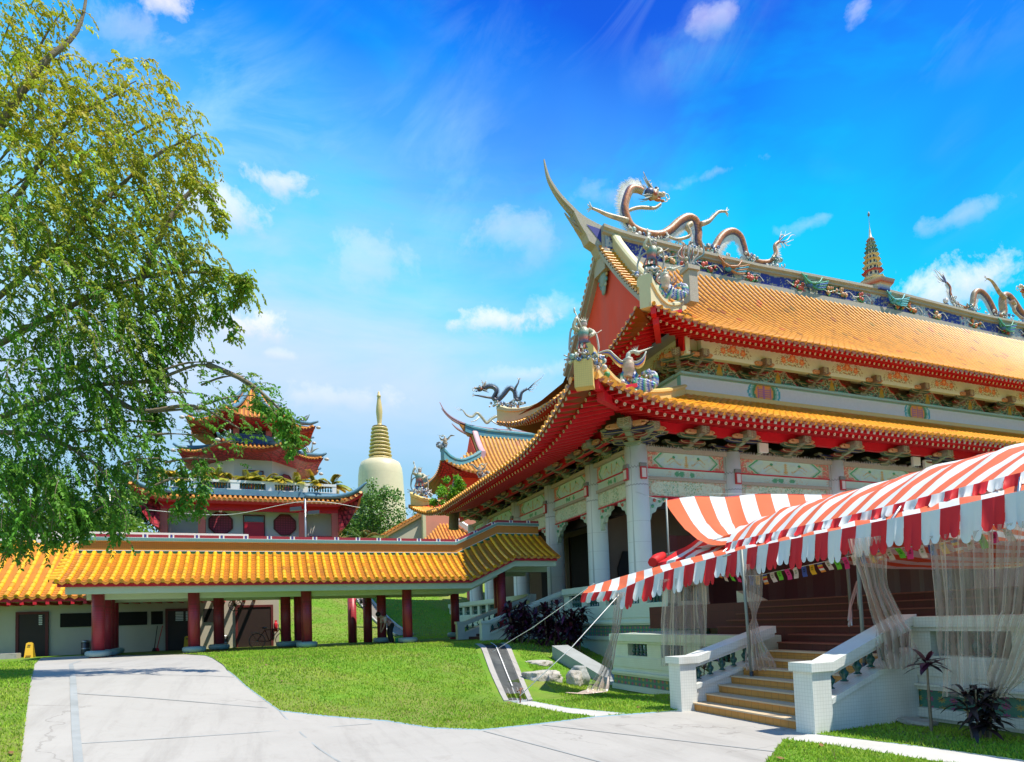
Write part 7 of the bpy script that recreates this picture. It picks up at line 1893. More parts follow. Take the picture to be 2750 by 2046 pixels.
# ================================================================ second hall behind, side pavilion, back stairs
def make_rear():
    t=thing('rear_hall','second temple hall with teal ridge and yellow tiles rising behind the great hall','temple',(0,0,0))
    q=HipGable(gable=True,u0=4.6,u1=52,v0=44.,v1=56,zf=18.1,zl=18.3,ztip=19.2,zfar=19.2,Lc=4.,Df=6.,Rf=6.1,Dl=4.6,Rl=3.,ext=.4,kz=.6,hipk=.9,ug=5.2,gd=3.6); q.setup(); q.tiles(.5,.14,.5,t,col=(.74,.36,.06),pan=(.30,.11,.02))
    m=MB(); pr=lambda d:q.front.f(25,d).z
    pl=[(44+d,pr(d)-.2) for d in (2.6,3.6,4.6,5.6,6.0)]; poly=[(pl[0][0],19.5)]+pl+[(100-a,b) for a,b in reversed(pl[:-1])]+[(100-pl[0][0],19.5)]
    m.prism(poly,lambda p:V((9.6,p[0],p[1])),lambda p:V((9.9,p[0],p[1]))); m.build('gable','red_render',t)
    def R(name,m_,pts,w,h):
        b=MB(); hip_ridge(b,pts,w,h); b.build(name,m_,t)
    R('main_ridge','rear_teal',[(9.0,50,24.5),(10,50,24.2),(12,50,24.0),(16,50,23.95),(26,50,23.9),(46,50,24.)],.6,[.95,.95,.95,.95,.95,.95])
    b=MB()
    for pts,w,mm in (([(6.0,50,27.75),(6.6,50,26.7),(7.6,50,25.9),(9.2,50,25.3),(12,50,25.0),(18,50,24.95)],.5,0),([(6.2,50,27.0),(6.9,50,26.2),(8.0,50,25.5),(9.6,50,25.05),(12,50,24.8)],.4,0),([(7.4,50,25.3),(8.1,50,24.7),(9.2,50,24.2)],.35,0)):
        pp=crom(pts,5); n=len(pp)
        for i,(a,c) in enumerate(zip(pp,pp[1:])): b.beam(a,c,lerp(.08,w,min(1,i/n*2)),lerp(.06,.2,i/n))
    b.build('ridge_nose','rear_pink',t)
    b=MB(); b.prism([(8.3,25.4),(9.9,25.0),(10.3,23.9),(9.4,23.9),(8.9,24.5)],lambda p:V((p[0],49.8,p[1])),lambda p:V((p[0],50.2,p[1]))); b.build('ridge_end','ridge_orange',t)
    for sg in (1,-1):
        vv=lambda v: v if sg>0 else 100-v
        R('verge_ridge','rear_pink',[(10.2,vv(44+d),pr(d)+.05) for d in (6.1,5.4,4.6,3.8,3.0)],.5,[.8,.7,.65,.65,.8])
        R('hip_ridge','rear_teal',[(lerp(9.8,4.4,k/7),vv(lerp(47.2,43.8,k/7)),q.front.f(lerp(9.8,4.4,k/7),lerp(3.2,-.1,k/7)).z) for k in range(8)],.5,[.7,.6,.6,.6,.65,.8,1.0,1.25])
    b=MB(); b.box(6.5,50,46,54,8,18.4); b.build('wall','red_render',t)
    b=MB(); q2=q
    for i in range(30):
        x0=lerp(4.6,30,i/30);x1=lerp(4.6,30,(i+1)/30); a,c=q.front.f(x0,.05),q.front.f(x1,.05); b.quad(a-V((0,0,.1)),c-V((0,0,.1)),V((c.x,46,17.9)),V((a.x,46,17.9)))
    for i in range(16):
        y0=lerp(44,56,i/16);y1=lerp(44,56,(i+1)/16); a,c=q.left.f(y0,.05),q.left.f(y1,.05); b.quad(a-V((0,0,.1)),c-V((0,0,.1)),V((6.6,c.y,17.9)),V((6.6,a.y,17.9)))
    b.build('soffit','red_slats',t)
material('rear_teal',(.10,.30,.36),.5,.3,2.5,stain=.55,stainc=(.30,.26,.12)); material('rear_pink',(.55,.30,.32),.5,.15,3.,stain=.3,stainc=(.12,.28,.36))
make_rear()
W2=[(12.6,50,25.6),(12.0,50,26.2),(11.2,50,26.6),(10.6,50,26.1),(10.0,50,26.3),(9.3,50,26.0),(8.7,50,26.5)]
dragon('pale green white dragon running along the teal ridge of the rear hall',[(14.6,49.9,25.3),(14.0,49.9,26.0),(13.2,49.9,26.6),(12.4,49.9,26.2),(11.8,49.9,25.7),(11.2,49.9,26.3),(10.6,49.9,26.8),(10.0,49.9,26.3),(9.3,49.9,26.4),(8.8,49.9,27.0)],.17,(-.2,-.98,0),((.52,.46,.26),(.58,.58,.50),(.14,.24,.20)),((14.9,49.9,25.1),(.8,0,-.4)),[[(12.4,49.8,26),(12.9,49.6,25.6),(13.4,49.5,25.4)],[(10.8,49.8,26.3),(10.3,49.6,25.8),(9.8,49.5,25.6)]],[[(14.5,49.8,25.5),(14.2,49.8,25.9),(13.9,49.8,26.1)]],None,[(8.1,49.9,27.4),(7.9,49.9,27.1),(8.0,49.9,26.8),(7.6,49.9,27.2)],.35,None,12)
phoenix('small bird statue with raised wings on the rear hall hip ridge',(4.7,43.7,21.4),.9,35,True,True,-1)
def make_side():
    t=thing('side_pavilion','pink walled side building with small orange tiled roof below the far hall corner','building',(1,37,6)); B=V(t.location)
    def bx(n,m,*q): b=MB(); b.box(q[0]-B.x,q[1]-B.x,q[2]-B.y,q[3]-B.y,q[4]-B.z,q[5]-B.z); b.build(n,m,t)
    bx('wall','pink_wall',-.9,7,37.6,44,4,12.3); bx('pillar','cream',-1.2,-.9,37.5,38,5,12.2)
    def sl(name,pts,m,tile=None):
        b=MB(); b.quad(*[V(p)-B for p in pts]); b.build(name,m,t)
    b=MB(); E=Slope('u',-2.2,4.6,34.6,1,8.9,0,0,1,3.2,2.4,0,.85); ss=[-2.2+i*.34 for i in range(20)]
    tile_slope(b,lambda s,d:E.f(s,d)-B,ss,lambda s:max(.1,min(3.2,(s+2.3)*1.1,(4.4-s)*1.3)),(1,0,0),.11,.4,(.74,.30,.05),(.30,.10,.02),.34); b.build('roof','glazed',t,color=True)
    b=MB(); hip_ridge(b,[V((1.9,37.6,11.6))-B,V((2.7,36.6,10.7))-B,V((3.7,35.2,9.6))-B,V((4.5,34.7,9.2))-B],.3,.5); b.build('hip_ridge','white_paint',t)
    bx('gable_wall','wall_cream',-5.8,-1.2,39,44,4,9.6)
    b=MB(); P=[(-6.2,9.2),(-.9,12.4),(-.9,9.2)]; b.prism(P,lambda p:V((p[0],38.9,p[1]))-B,lambda p:V((p[0],44,p[1]))-B); b.build('gable_wall','wall_cream',t)
    b=MB(); 
    for k in range(18):
        q=k/17; p=V((lerp(-6.6,-.7,q),38.6,lerp(9.15,12.65,q)))-B; b.tube([p,p+V((0,3,0))],.16,6,0,True,[jit((.72,.30,.06),.15)]*2)
    b.beam(V((-6.6,38.75,8.95))-B,V((-.7,38.75,12.4))-B,.25,.3,0,(0,1,0),(.42,.20,.06)); b.build('gable_roof','glazed',t,color=True); t.location.x+=1.7
material('pink_wall',(.62,.25,.17),.8,.1,1.5,stain=.25,stainc=(.45,.2,.15))
make_side()
def make_back_stairs():
    t=thing('back_stairs','red stairway with pale nosings and white balustrade rising behind the walkway pillars','stairs',(0,24,1)); B=V(t.location)
    m=MB();w=MB()
    for i in range(18):
        m.box(-2.9-B.x,5-B.x,24+i*.3-B.y,31-B.y,.4-B.z,1.1+i*.17+.165-B.z); w.box(-2.9-B.x,5-B.x,23.97+i*.3-B.y,24.02+i*.3-B.y,1.1+i*.17+.14-B.z,1.1+i*.17+.172-B.z)
    m.build('steps','red_lacquer',t); w.build('nosings','rope_white',t)
    b=MB(); sloped(b,B,'v',-3.5,-3.0,22.5,29.5,.6,2.2,4.2,5.2); sloped(b,B,'v',-4.3,-3.9,24.,31,1.4,2.9,5.,5.9); b.build('balustrade','mosaic_white',t)
    for (x,y) in ((-2.2,27),(-.6,27.2),(.4,23.4)): b=MB(); b.tube([V((x,y,1))-B,V((x,y,5.2))-B],.2,10); b.build('pillar','pink_red',t)
make_back_stairs()
def ramp_():
    m=MB()
    for k in range(12):
        a=lambda q: V((lerp(-6.3,-8.2,q),lerp(15,32,q),tz(-9.5,lerp(15,32,q))+.06))
        p,q=a(k/12),a((k+1)/12); 
        m.quad(p-V((.42,0,0)),p+V((.42,0,0)),q+V((.42,0,0)),q-V((.42,0,0)),0,False,(.20,.17,.13)); 
        for s in (-1,1): m.beam(p+V((s*.48,0,.03)),q+V((s*.48,0,.03)),.12,.12,0,(0,0,1),(.38,.37,.33))
    m.box(-10.,-7.2,32,32.6,tz(-9,32)-.3,tz(-9,32)+.6,0,(.34,.33,.28))
    o=m.build('hill_ramp','painted',color=True); tag(o,'narrow kerbed ramp climbing the grass slope seen between walkway pillars','ramp')
ramp_()
# ================================================================ lamp posts
def lamp(label,loc,h,sg):
    t=thing('lamp_post',label,'lamp post',loc); m=MB(); m.tube([(0,0,0),(0,0,h)],.07,8); m.build('pole','steel',t)
    for z,x in ((h-.8,-.7*sg),(h-1.05,.6*sg)): 
        m=MB(); m.obox((x,0,z),(.42,0,.05),(0,.2,0),(0,0,.13)); m.beam((0,0,z-.05),(x,0,z-.05),.06,.06); m.build('floodlight','steel_dark',t)
lamp('grey lamp post with floodlights before the right side of the pagoda porch',(-10.7,29.5,6.0),5.6,1); lamp('grey lamp post rising among the bright trees at the left',(-24.7,35,6.),7.,1)
m=MB(); pp=crom([(-22.5,36.5,11.6),(-16.5,35.5,11.2),(-10.7,29.5,11.4),(-6,33,11.7)],8)
m.tube(pp,.02,4); o=m.build('light_string','rope_white'); tag(o,'thin string of lights hung across the front of the pagoda porch','light string')
# ================================================================ trees
TCL = [(-18.54, -6.21, 14.39, 0.57, 0.47), (-17.73, -6.13, 14.79, 0.37, 0.29), (-18.33, -6.25, 13.57, 0.57, 0.38), (-18.5, -6.56, 12.62, 0.37, 0.46), (-17.5, -6.02, 13.26, 0.84, 0.44), (-16.36, -6.17, 13.62, 0.55, 0.35), (-16.82, -6.26, 12.69, 1.08, 0.44), (-15.63, -6.42, 12.79, 0.6, 0.38), (-17.98, -6.52, 12.08, 1.03, 0.65), (-17.52, -6.45, 11.51, 1.42, 0.66), (-16.3, -6.31, 11.91, 1.09, 0.55), (-15.36, -6.39, 12.35, 0.46, 0.32), (-17.09, -6.57, 10.64, 1.66, 0.71), (-16.13, -6.33, 11.11, 0.69, 0.5), (-17.96, -6.83, 10.0, 0.99, 0.9), (-15.57, -6.2, 10.49, 0.51, 0.28), (-16.79, -6.43, 9.81, 1.44, 0.72), (-15.87, -6.37, 9.87, 0.5, 0.4), (-17.94, -6.87, 8.68, 1.08, 0.99), (-16.36, -6.55, 8.93, 1.15, 0.72), (-15.24, -6.48, 9.35, 0.8, 0.35), (-14.51, -6.55, 9.32, 0.41, 0.2), (-17.08, -6.63, 7.9, 1.63, 0.89), (-16.03, -6.53, 8.19, 0.68, 0.68), (-15.56, -6.41, 8.52, 0.4, 0.5), (-17.88, -6.79, 6.8, 1.08, 0.99), (-16.74, -6.71, 6.86, 0.89, 0.84), (-16.09, -6.68, 7.53, 0.38, 0.57), (-14.81, -7.06, 7.19, 0.53, 0.31), (-14.24, -7.06, 6.96, 0.44, 0.31), (-15.05, -6.93, 6.52, 0.67, 0.38), (-14.07, -7.1, 6.51, 0.49, 0.44), (-14.52, -7.12, 6.12, 0.82, 0.48), (-15.13, -7.06, 5.56, 0.66, 0.52), (-14.35, -7.04, 5.52, 0.39, 0.44), (-14.79, -7.06, 5.1, 0.53, 0.43), (-15.36, -6.91, 4.71, 0.33, 0.43), (-18.12, -6.72, 5.43, 0.93, 0.93), (-17.16, -6.78, 5.49, 0.91, 0.91), (-16.45, -6.75, 5.64, 0.51, 0.79), (-15.96, -6.74, 5.87, 0.52, 0.52), (-18.0, -6.71, 4.41, 0.89, 0.67), (-17.13, -6.74, 4.53, 0.59, 0.64), (-16.71, -6.67, 4.14, 0.23, 0.51), (-18.3, -6.56, 3.84, 0.49, 0.27), (-15.87, -6.84, 5.09, 0.38, 0.52)]
TST = [[(-15.39, -7.07, 11.24), (-14.99, -7.21, 10.99), (-14.73, -7.29, 10.5), (-14.64, -7.3, 10.16)], [(-14.3, -7.37, 9.04), (-14.17, -7.41, 8.84), (-14.49, -7.27, 8.47), (-14.42, -7.25, 7.85)], [(-15.02, -7.08, 8.97), (-14.75, -7.17, 8.67), (-14.8, -7.12, 8.2)], [(-15.38, -6.92, 8.7), (-15.43, -6.87, 8.12), (-15.57, -6.79, 7.7)], [(-13.44, -7.56, 6.32), (-13.3, -7.59, 5.93), (-13.27, -7.57, 5.35)], [(-13.97, -7.36, 6.53), (-13.62, -7.47, 6.13), (-13.38, -7.54, 5.65)], [(-15.15, -6.82, 5.33), (-15.07, -6.82, 4.75), (-15.25, -6.71, 4.23)], [(-15.51, -6.67, 5.25), (-15.47, -6.65, 4.57), (-15.57, -6.59, 4.19)], [(-16.72, -6.19, 5.29), (-16.68, -6.16, 4.42), (-16.83, -6.06, 3.71)], [(-16.98, -6.09, 5.3), (-17.08, -6.0, 4.54), (-17.22, -5.92, 4.01)], [(-17.93, -5.68, 4.86), (-17.89, -5.67, 4.28), (-17.99, -5.59, 3.63)], [(-18.47, -5.45, 4.59), (-18.52, -5.41, 4.11), (-18.62, -5.34, 3.59)], [(-16.03, -6.52, 6.23), (-15.91, -6.52, 5.36), (-16.01, -6.44, 4.69)], [(-15.93, -6.61, 7.18), (-16.03, -6.54, 6.61), (-15.9, -6.57, 6.22)], [(-14.12, -7.44, 9.03), (-14.48, -7.31, 9.14), (-15.01, -7.1, 9.26)], [(-18.83, -5.3, 4.41), (-18.92, -5.24, 3.93), (-18.95, -5.21, 3.6)], [(-17.49, -5.84, 4.55), (-17.45, -5.83, 4.07), (-17.5, -5.79, 3.78)]]
TBR = [[(-20.89, -5.1, 2.08), (-20.41, -5.53, 6.15), (-19.73, -5.9, 9.83), (-18.23, -6.46, 12.88), (-17.41, -6.44, 14.25), (-17.22, -6.37, 15.4)], [(-20.23, -5.65, 7.06), (-18.76, -6.11, 8.56), (-17.27, -6.47, 10.18), (-16.12, -6.38, 11.8), (-15.12, -6.5, 12.6)], [(-20.42, -5.47, 5.24), (-18.28, -6.17, 6.33), (-17.03, -6.48, 6.77), (-16.01, -6.68, 6.91), (-14.96, -6.9, 7.28), (-13.97, -7.15, 6.7)], [(-20.24, -5.62, 6.6), (-18.08, -6.34, 7.98), (-16.45, -6.52, 9.03), (-15.23, -6.59, 9.4), (-14.22, -6.67, 9.33)], [(-20.42, -5.5, 5.7), (-18.25, -6.26, 5.74), (-17.06, -6.69, 5.14), (-16.58, -6.74, 4.41)], [(-19.96, -5.84, 8.41), (-18.39, -6.37, 10.58), (-17.57, -6.27, 12.43), (-16.39, -6.26, 13.48)], [(-17.03, -6.48, 6.77), (-16.27, -6.64, 6.26), (-15.22, -6.96, 6.35), (-14.34, -7.07, 5.91)], [(-16.27, -6.58, 8.92), (-15.67, -6.49, 10.6), (-15.04, -6.57, 11.41), (-14.68, -6.56, 10.66)], [(-20.41, -5.53, 6.15), (-18.7, -6.23, 4.7), (-18.0, -6.57, 3.94)], [(-14.96, -6.9, 7.28), (-14.15, -7.09, 6.9), (-13.43, -7.23, 6.23)]]
class Leaves:
    """thousands of folded leaf blades in one foliage mesh, built with numpy"""
    def __init__(s): s.p=[];s.d=[];s.n=[];s.L=[];s.w=[];s.c=[]
    def add(s,p,d,n,L,w,c): s.p.append(tuple(p));s.d.append(tuple(d));s.n.append(tuple(n));s.L.append(L);s.w.append(w);s.c.append(c)
    def build(s,name,mat,parent):
        p=np.array(s.p);d=np.array(s.d);n=np.array(s.n);L=np.array(s.L)[:,None];w=np.array(s.w)[:,None];N=len(p)
        d/=np.linalg.norm(d,axis=1,keepdims=True)+1e-9; sd=np.cross(d,n); sd/=np.linalg.norm(sd,axis=1,keepdims=True)+1e-9; up=np.cross(sd,d)
        v=np.zeros((N,6,3)); v[:,0]=p; v[:,1]=p+d*L*.35-sd*w*.5+up*w*.18; v[:,2]=p+d*L*.35+sd*w*.5+up*w*.18; v[:,3]=p+d*L*.75-sd*w*.36+up*w*.10-up*L*.04; v[:,4]=p+d*L*.75+sd*w*.36+up*w*.10-up*L*.04; v[:,5]=p+d*L-up*L*.12
        base=np.arange(N)[:,None]*6
        f=np.concatenate([base+np.array([0,2,1]),base+np.array([1,2,4]),base+np.array([1,4,3]),base+np.array([3,4,5])],1).reshape(-1,3)
        me=bpy.data.meshes.new(name); me.vertices.add(N*6); me.vertices.foreach_set('co',v.ravel()); F=len(f)
        me.loops.add(F*3); me.loops.foreach_set('vertex_index',f.ravel().astype(np.int32)); me.polygons.add(F); me.polygons.foreach_set('loop_start',np.arange(0,F*3,3,dtype=np.int32)); me.polygons.foreach_set('loop_total',np.full(F,3,dtype=np.int32))
        col=np.ones((N,6,4),dtype=np.float32); col[:,:,:3]=np.array(s.c)[:,None,:]; me.materials.append(MAT[mat]); at=me.color_attributes.new('Col','FLOAT_COLOR','POINT'); at.data.foreach_set('color',col.ravel())
        me.update(); o=bpy.data.objects.new(name,me); COL.objects.link(o)
        if parent: o.parent=parent
        return o
def rv(r,s=1.): return V((r.gauss(0,1),r.gauss(0,1),r.gauss(0,1)))*s
def twig(lv,wood,r,p,d,L,droop,leaf,col,step=.052):
    """a pinnate spray: drooping axis with paired leaflets"""
    n=max(4,int(L/step)); pts=[]; q=V(p); d=V(d).normalized()
    for k in range(n+1):
        pts.append(q.copy()); d=(d+V((0,0,-droop*step*2.2))+rv(r,.05)).normalized(); q=q+d*step
    if wood is not None and n>5: wood.tube(pts[::2],[.007]*len(pts[::2]),3,0,False)
    for k in range(1,n+1):
        t=(pts[k]-pts[k-1]).normalized(); s=t.cross(V((0,0,1)))
        if s.length<.1: s=V((1,0,0))
        s.normalize()
        for sg in (-1,1):
            if r.random()<.12: continue
            dd=(t*.45+s*sg*.8+V((0,0,-.25-droop*.12))+rv(r,.22)); nn=V((0,0,1))+rv(r,.45)
            l=leaf*r.uniform(.75,1.15); lv.add(pts[k],dd,nn,l,l*r.uniform(.42,.55),jit(col,.22,r))
def big_tree():
    r=random.Random(77); t=thing('weeping_tree','large leafy tree at the left edge with drooping pinnate sprays, yellowish on top',"tree",(-20.9,-5.1,.5)); B=V(t.location)
    w=MB(); trunk=MB(); trunk.tube(crom([V(p)-B for p in TBR[0]],5),[.34,.32,.30,.28,.26,.24,.22,.20,.18,.16,.14,.12,.10,.09,.08,.07,.06,.055,.05,.045,.04,.035,.03,.028,.025,.02],9); trunk.build('trunk','bark',t)
    for b in TBR[1:]:
        pp=crom([V(p)-B for p in b],5); n=len(pp); br=MB(); br.tube(pp,[lerp(.07,.012,i/n) for i in range(n)],7); br.build('limb','bark',t)
    lv=Leaves()
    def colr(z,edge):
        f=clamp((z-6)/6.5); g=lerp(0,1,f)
        a=(.11,.27,.030); b=(.46,.45,.035); c=[lerp(a[i],b[i],clamp(g*1.05-.12+r.uniform(-.22,.22))) for i in range(3)]  # sunlit yellow of the upper crown put into the leaf colour, darker green below
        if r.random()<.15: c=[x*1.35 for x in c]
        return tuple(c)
    hub=V((-19.5,-5.8,9))
    for (x,y,z,rx,rz) in TCL:
        n=int(29*rx*rz/.16)+6; n=min(n,165); n=int(n*(.16 if x>-16.4 and z<5.9 else .45 if x>-14.95 and z<7.4 else .55 if x>-15.7 and z<9 else .85 if x>-16.2 else .38 if (z<6.1 and x>-17.7) else .85 if z>12.2 else 1.0 if z>9.5 else 1.2)); low=1. if z>7.6 or x<-16 else .55
        c=V((x,y,z)); out=(c-hub); out.z*=.4; out.normalize()
        for i in range(n):
            a=r.uniform(0,6.283); q=math.sqrt(r.random()); dep=r.uniform(-1,1)*min(rx,1.2)*1.1
            p=c+RT*(math.cos(a)*q*rx)+V((0,0,math.sin(a)*q*rz))+FW*dep
            d=out*r.uniform(.2,1.)+rv(r,.55)+V((0,0,.25)); d=d-FW*.15
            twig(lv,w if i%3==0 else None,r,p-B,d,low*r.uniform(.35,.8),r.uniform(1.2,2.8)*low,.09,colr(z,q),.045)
        # thin wood joining the cluster to the crown
        e=c-out*min(1.6,rx*2); w.tube(crom([V(e)-B-V((0,0,.25)),(V(e)+c)/2-B,c-B+V((0,0,rz*.3))],4),[.022]*5+[.012]*4,4,0,False)
    for s in TST:
        pp=crom([V(p) for p in s],10); 
        w.tube([p-B for p in pp],[.010]*len(pp),3,0,False)
        for k in range(len(pp)):
            for e in range(3):
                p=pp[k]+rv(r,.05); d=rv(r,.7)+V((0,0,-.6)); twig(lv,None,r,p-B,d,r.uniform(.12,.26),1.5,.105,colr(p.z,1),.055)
    lv.build('foliage','foliage_tree',t); w.build('twigs','bark',t)['kind']='stuff'
material('foliage_tree',(1,1,1),.55,.0,attr=True,spec=.25,trans=.40)
big_tree()
def round_tree(label,loc,trunk_h,blobs,n,leaf,cols,seed,name='broadleaf_tree',cat='tree',group=None):
    r=random.Random(seed); t=thing(name,label,cat,loc,group=group); m=MB(); m.tube(crom([(0,0,-1),(.1,0,trunk_h*.5),(0,.1,trunk_h)],4),[.32]*5+[.22]*4,8)
    for (x,y,z,rr) in blobs: m.tube([V((0,.1,trunk_h*.8)),V((x*.5,y*.5,(trunk_h+z)/2)),V((x,y,z))],[.16,.10,.05],6)
    m.build('trunk','bark',t); lv=Leaves(); tot=sum(b[3]**2 for b in blobs)
    for (x,y,z,rr) in blobs:
        k=int(n*rr*rr/tot)
        sub=[V((x,y,z))+rv(r,1).normalized()*rr*r.uniform(.45,1.) for _ in range(max(6,int(rr*9)))]
        for i in range(k):
            c=r.choice(sub); p=c+rv(r,1).normalized()*(rr*.38*r.random()**.5); d=rv(r,1)+V((0,0,-.2)); cc=jit(r.choice(cols),.25,r)
            lv.add(p,d,V((0,0,1))+rv(r,.6),leaf*r.uniform(.7,1.2),leaf*r.uniform(.45,.7),cc)
    lv.build('crown','foliage',t)
BR_=[(.16,.30,.03),(.22,.36,.04),(.12,.25,.03)]; DK=[(.05,.12,.02),(.07,.15,.03),(.04,.10,.02)]; MD=[(.10,.20,.04),(.14,.24,.05),(.07,.16,.03)]
round_tree('bright green tree rising behind the service building at the far left',(-30,38,6),3.,[(-2,0,4.5,2.6),(1.5,1,5,2.4),(0,-1,7,2.3),(4,0,3.5,2.),(-5,0,3,2.4)],5200,.34,BR_,1,group='trees behind the buildings')
round_tree('sunlit light green tree between the drooping branches and the pagoda',(-24.3,36,6),2.,[(-1.5,0,3,2.2),(1,0,3.2,2.),(0,0,5.2,2.1),(2.2,.5,1.8,1.7),(-3,0,5,2)],4600,.32,BR_,2,group='trees behind the buildings')
round_tree('dark green tree standing close behind the left corner of the pagoda',(-25,46,7),4.,[(0,0,7.5,3.),(-2,1,5,2.6),(2,-1,5,2.4),(.5,0,10,2.2)],4600,.36,DK,3,group='trees behind the buildings')
round_tree('greyish green bushy tree below the golden stupa',(-1.6,53.5,11.0),2.,[(-2,0,3.4,2.8),(1.5,0,4.2,2.8),(-.2,0,6.0,2.1),(4,0,2.6,2.6),(-4,-.5,1.5,2.4),(5.5,0,1,2.4),(1,0,1.6,2.6)],8000,.34,[(.11,.28,.045),(.17,.33,.06),(.09,.22,.04)],4,group='trees behind the buildings')
round_tree('dark dense tree behind the palm, left of the side pavilion',(-1.5,62,8),2.,[(0,0,5,2.8),(2,0,3,2.4),(-1,0,7.4,1.6),(-.5,0,9.2,.9)],4200,.36,[(.06,.15,.03),(.09,.19,.04),(.12,.22,.05)],5,group='trees behind the buildings')
round_tree('bright green bush sprouting behind the lower eave of the great hall',(-2.5,17.3,8.6),1.0,[(0,0,1.6,.8),(.75,0,1.3,.75),(-.8,0,1.2,.75),(.1,0,2.15,.6)],3000,.17,[(.16,.40,.02),(.22,.48,.03),(.12,.32,.02)],6,'bush','bush')
frond_palm('palm_tree','rusty green palm in front of the bushes right of the pagoda',(-5.3,36,6.9),22,2.4,[(.16,.20,.04),(.26,.18,.05),(.10,.18,.03)],60,2.3,width=.06)
frond_palm('palm_tree','small green palm low beside the pagoda porch pillar',(-7.6,37.5,7.),14,1.7,[(.10,.20,.03),(.14,.24,.04)],61,1.2,width=.06)
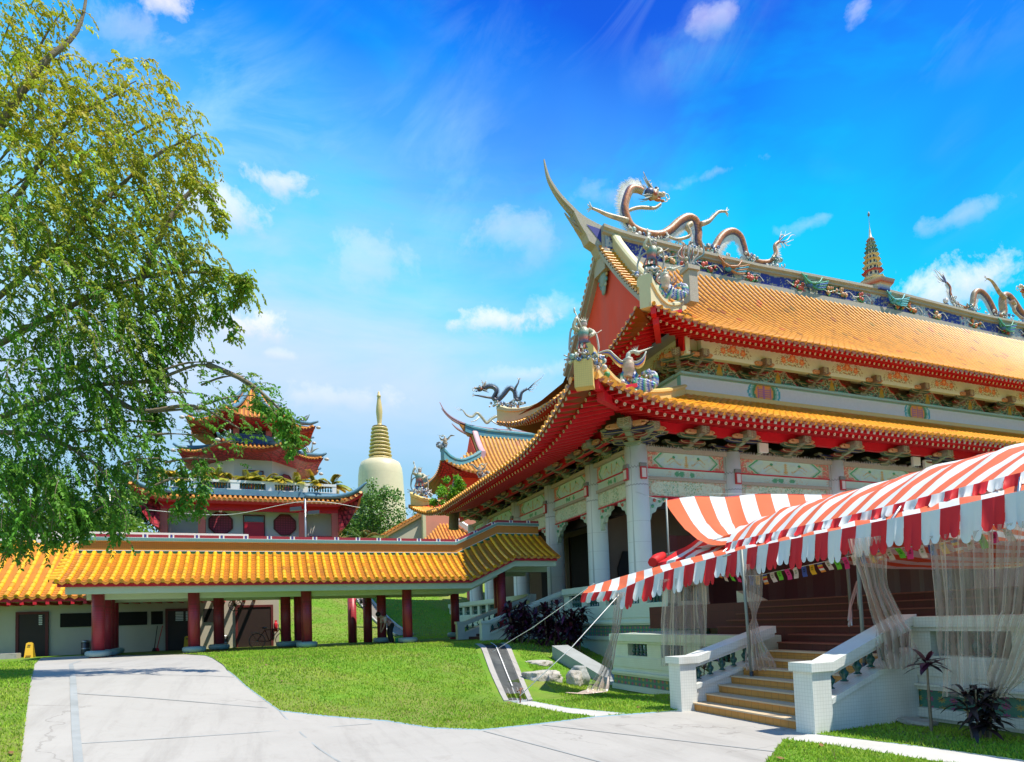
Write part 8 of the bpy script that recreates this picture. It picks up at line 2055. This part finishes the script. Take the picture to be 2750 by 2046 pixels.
# ================================================================ people
material('skin',(.42,.24,.16),.55,.08,8.); material('hair',(.012,.010,.010),.5,.2,20.); material('shirt_white',(.62,.58,.46),.8,.1,6.); material('trousers',(.02,.02,.025),.8,.15,6.)
def skin_body(name,joints,bones,parent,mat):
    me=bpy.data.meshes.new(name); me.from_pydata([j[0] for j in joints],bones,[]); o=bpy.data.objects.new(name,me); COL.objects.link(o)
    if parent: o.parent=parent
    md=o.modifiers.new('skin','SKIN'); md.use_smooth_shade=True
    for i,j in enumerate(joints): me.skin_vertices[0].data[i].radius=(j[1],j[2] if len(j)>2 else j[1]); me.skin_vertices[0].data[i].use_root=(i==0)
    sb=o.modifiers.new('sub','SUBSURF'); sb.levels=1; sb.render_levels=2
    me.materials.append(MAT[mat]); return o
def person(label,loc,rot,J,hair,shirt,legs,shirtc,legm,headp,facing=(0,-1,0)):
    """J: joint dict in metres; the body is one skinned figure, hair and clothes are its children"""
    t=thing('person',label,'person',loc,rot)
    order=['pelvis','waist','chest','neck','head','hl','sl','el','hndl','sr','er','hndr','kl','fl','tl','kr','fr','tr','hipl','hipr']
    rad=dict(pelvis=(.13,.10),waist=(.12,.09),chest=(.15,.10),neck=(.05,.05),head=(.085,.10),hl=(.075,.095),sl=(.06,.06),el=(.042,.042),hndl=(.028,.028),sr=(.06,.06),er=(.042,.042),hndr=(.028,.028),kl=(.06,.06),fl=(.042,.042),tl=(.035,.03),kr=(.06,.06),fr=(.042,.042),tr=(.035,.03),hipl=(.085,.085),hipr=(.085,.085))
    idx={k:i for i,k in enumerate(order)}; E=[('pelvis','waist'),('waist','chest'),('chest','neck'),('neck','head'),('head','hl'),('chest','sl'),('sl','el'),('el','hndl'),('chest','sr'),('sr','er'),('er','hndr'),('pelvis','hipl'),('hipl','kl'),('kl','fl'),('fl','tl'),('pelvis','hipr'),('hipr','kr'),('kr','fr'),('fr','tr')]
    joints=[(J[k],)+rad[k] for k in order]; bones=[(idx[a],idx[b]) for a,b in E]
    # fingers grow from each hand
    for hd,el in (('hndl','el'),('hndr','er')):
        d=(V(J[hd])-V(J[el])).normalized(); s=d.cross(V((0,0,1))); s=s.normalized() if s.length>.05 else V((1,0,0))
        for f in range(5):
            off=s*((f-1.5)*.018) if f<4 else s*(-.05); l=(.075,.085,.08,.062,.05)[f]; p=V(J[hd])+off+d*.03; q=p+d*l+V((0,0,-.012)) if f<4 else p+d*l*.8+s*(-.02)
            a=len(joints); joints.append((tuple(p),.011,.011)); joints.append((tuple(q),.008,.008)); bones+=[(idx[hd],a),(a,a+1)]
    b=skin_body('body',joints,bones,t,'skin')
    h=V(J['hl']); n=V(J['head']); up=(h-n).normalized(); F=V(facing)
    m=MB(); m.ball(h+up*.03-F*.025,.115,0,12,8,(1,1,.95)); m.build('hair','hair',t)
    m=MB(); S=up.cross(F).normalized(); c=n+up*.05
    for sg in (-1,1): m.ball(c+F*.085+S*sg*.034+up*.01,.012,0,6,4,(1,1,1),(.02,.02,.02)); m.ball(c+S*sg*.092,.022,0,6,4,(1,.7,1.3),(.40,.23,.16))
    m.cone(c+F*.085-up*.01,c+F*.118-up*.03,.018,5,0,(.42,.24,.16)); m.obox(c+F*.088-up*.055,S*.024,F*.004,up*.004,0,(.30,.08,.07)); m.build('face','painted',t,color=True)
    m=MB(); Q=lambda k:V(J[k])
    m.tube(crom([Q('pelvis')-V((0,0,.02)),Q('waist'),Q('chest')-V((0,0,.04)),Q('chest')+V((0,0,.09))],4),[.165,.16,.158,.155,.155,.16,.165,.17,.175,.178,.165,.13,.07],14,0,True,[shirtc(i) for i in range(13)],True,.72)
    for a,bq in (('sl','el'),('sr','er')): m.tube([Q('chest').lerp(Q(a),.6)+V((0,0,.03)),Q(a),Q(a).lerp(Q(bq),.75)],[.085,.075,.062],10,0,True,[shirtc(1)]*3)
    m.build('shirt','painted',t,color=True)
    m=MB()
    for a,k,f in (('hipl','kl','fl'),('hipr','kr','fr')): m.tube(crom([Q('pelvis').lerp(Q(a),.7),Q(a),Q(k),Q(f)],4),[.11]*3+[.105]*3+[.085]*3+[.075]*4,10)
    m.build('trousers',legm,t); return t
ST_=dict(pelvis=(0,0,.92),waist=(0,0,1.08),chest=(0,0,1.30),neck=(0,0,1.46),head=(0,-.01,1.54),hl=(0,0,1.64),sl=(-.19,0,1.38),el=(-.24,.02,1.10),hndl=(-.22,-.10,.88),sr=(.19,0,1.38),er=(.24,.02,1.10),hndr=(.22,-.10,.88),hipl=(-.09,0,.88),kl=(-.10,-.01,.48),fl=(-.10,.01,.08),tl=(-.10,-.14,.03),hipr=(.09,0,.88),kr=(.10,-.01,.48),fr=(.10,.01,.08),tr=(.10,-.14,.03))
person('person in a pale yellow shirt standing in the shade behind the right terrace wall',(-.2,-12.3,.0),-.45,{k:(v[0],v[1],v[2]+0) for k,v in ST_.items()},1,0,0,lambda i:(.60,.50,.24),'trousers',0)
BD=dict(pelvis=(0,0,.84),waist=(.0,-.10,.98),chest=(0,-.30,1.12),neck=(0,-.44,1.18),head=(0,-.50,1.20),hl=(0,-.58,1.26),sl=(-.18,-.33,1.12),el=(-.2,-.36,.84),hndl=(-.12,-.42,.62),sr=(.18,-.33,1.12),er=(.2,-.38,.84),hndr=(.12,-.46,.60),hipl=(-.1,0,.82),kl=(-.1,-.06,.45),fl=(-.1,.04,.08),tl=(-.1,-.1,.03),hipr=(.1,0,.82),kr=(.1,-.06,.45),fr=(.1,.04,.08),tr=(.1,-.1,.03))
person('person in a pink floral top bending over between two red walkway pillars',(-8.75,6.2,.86),-1.3,BD,1,0,0,lambda i:((.62,.14,.22),(.66,.50,.48))[i%2],'trousers',0,(0,-.7,-.5))
m=MB(); m.lathe((0,0,0),[(.10,0),(.14,.26),(.145,.27),(.12,.26),(.10,.02)],12); m.tube([(-.13,0,.26),(0,0,.42),(.13,0,.26)],.006,4); material('green_plastic',(.02,.32,.16),.4,.05); o=m.build('bucket','green_plastic'); o.location=(-8.6,5.5,.84); tag(o,'green bucket on the floor by the bending person','bucket')
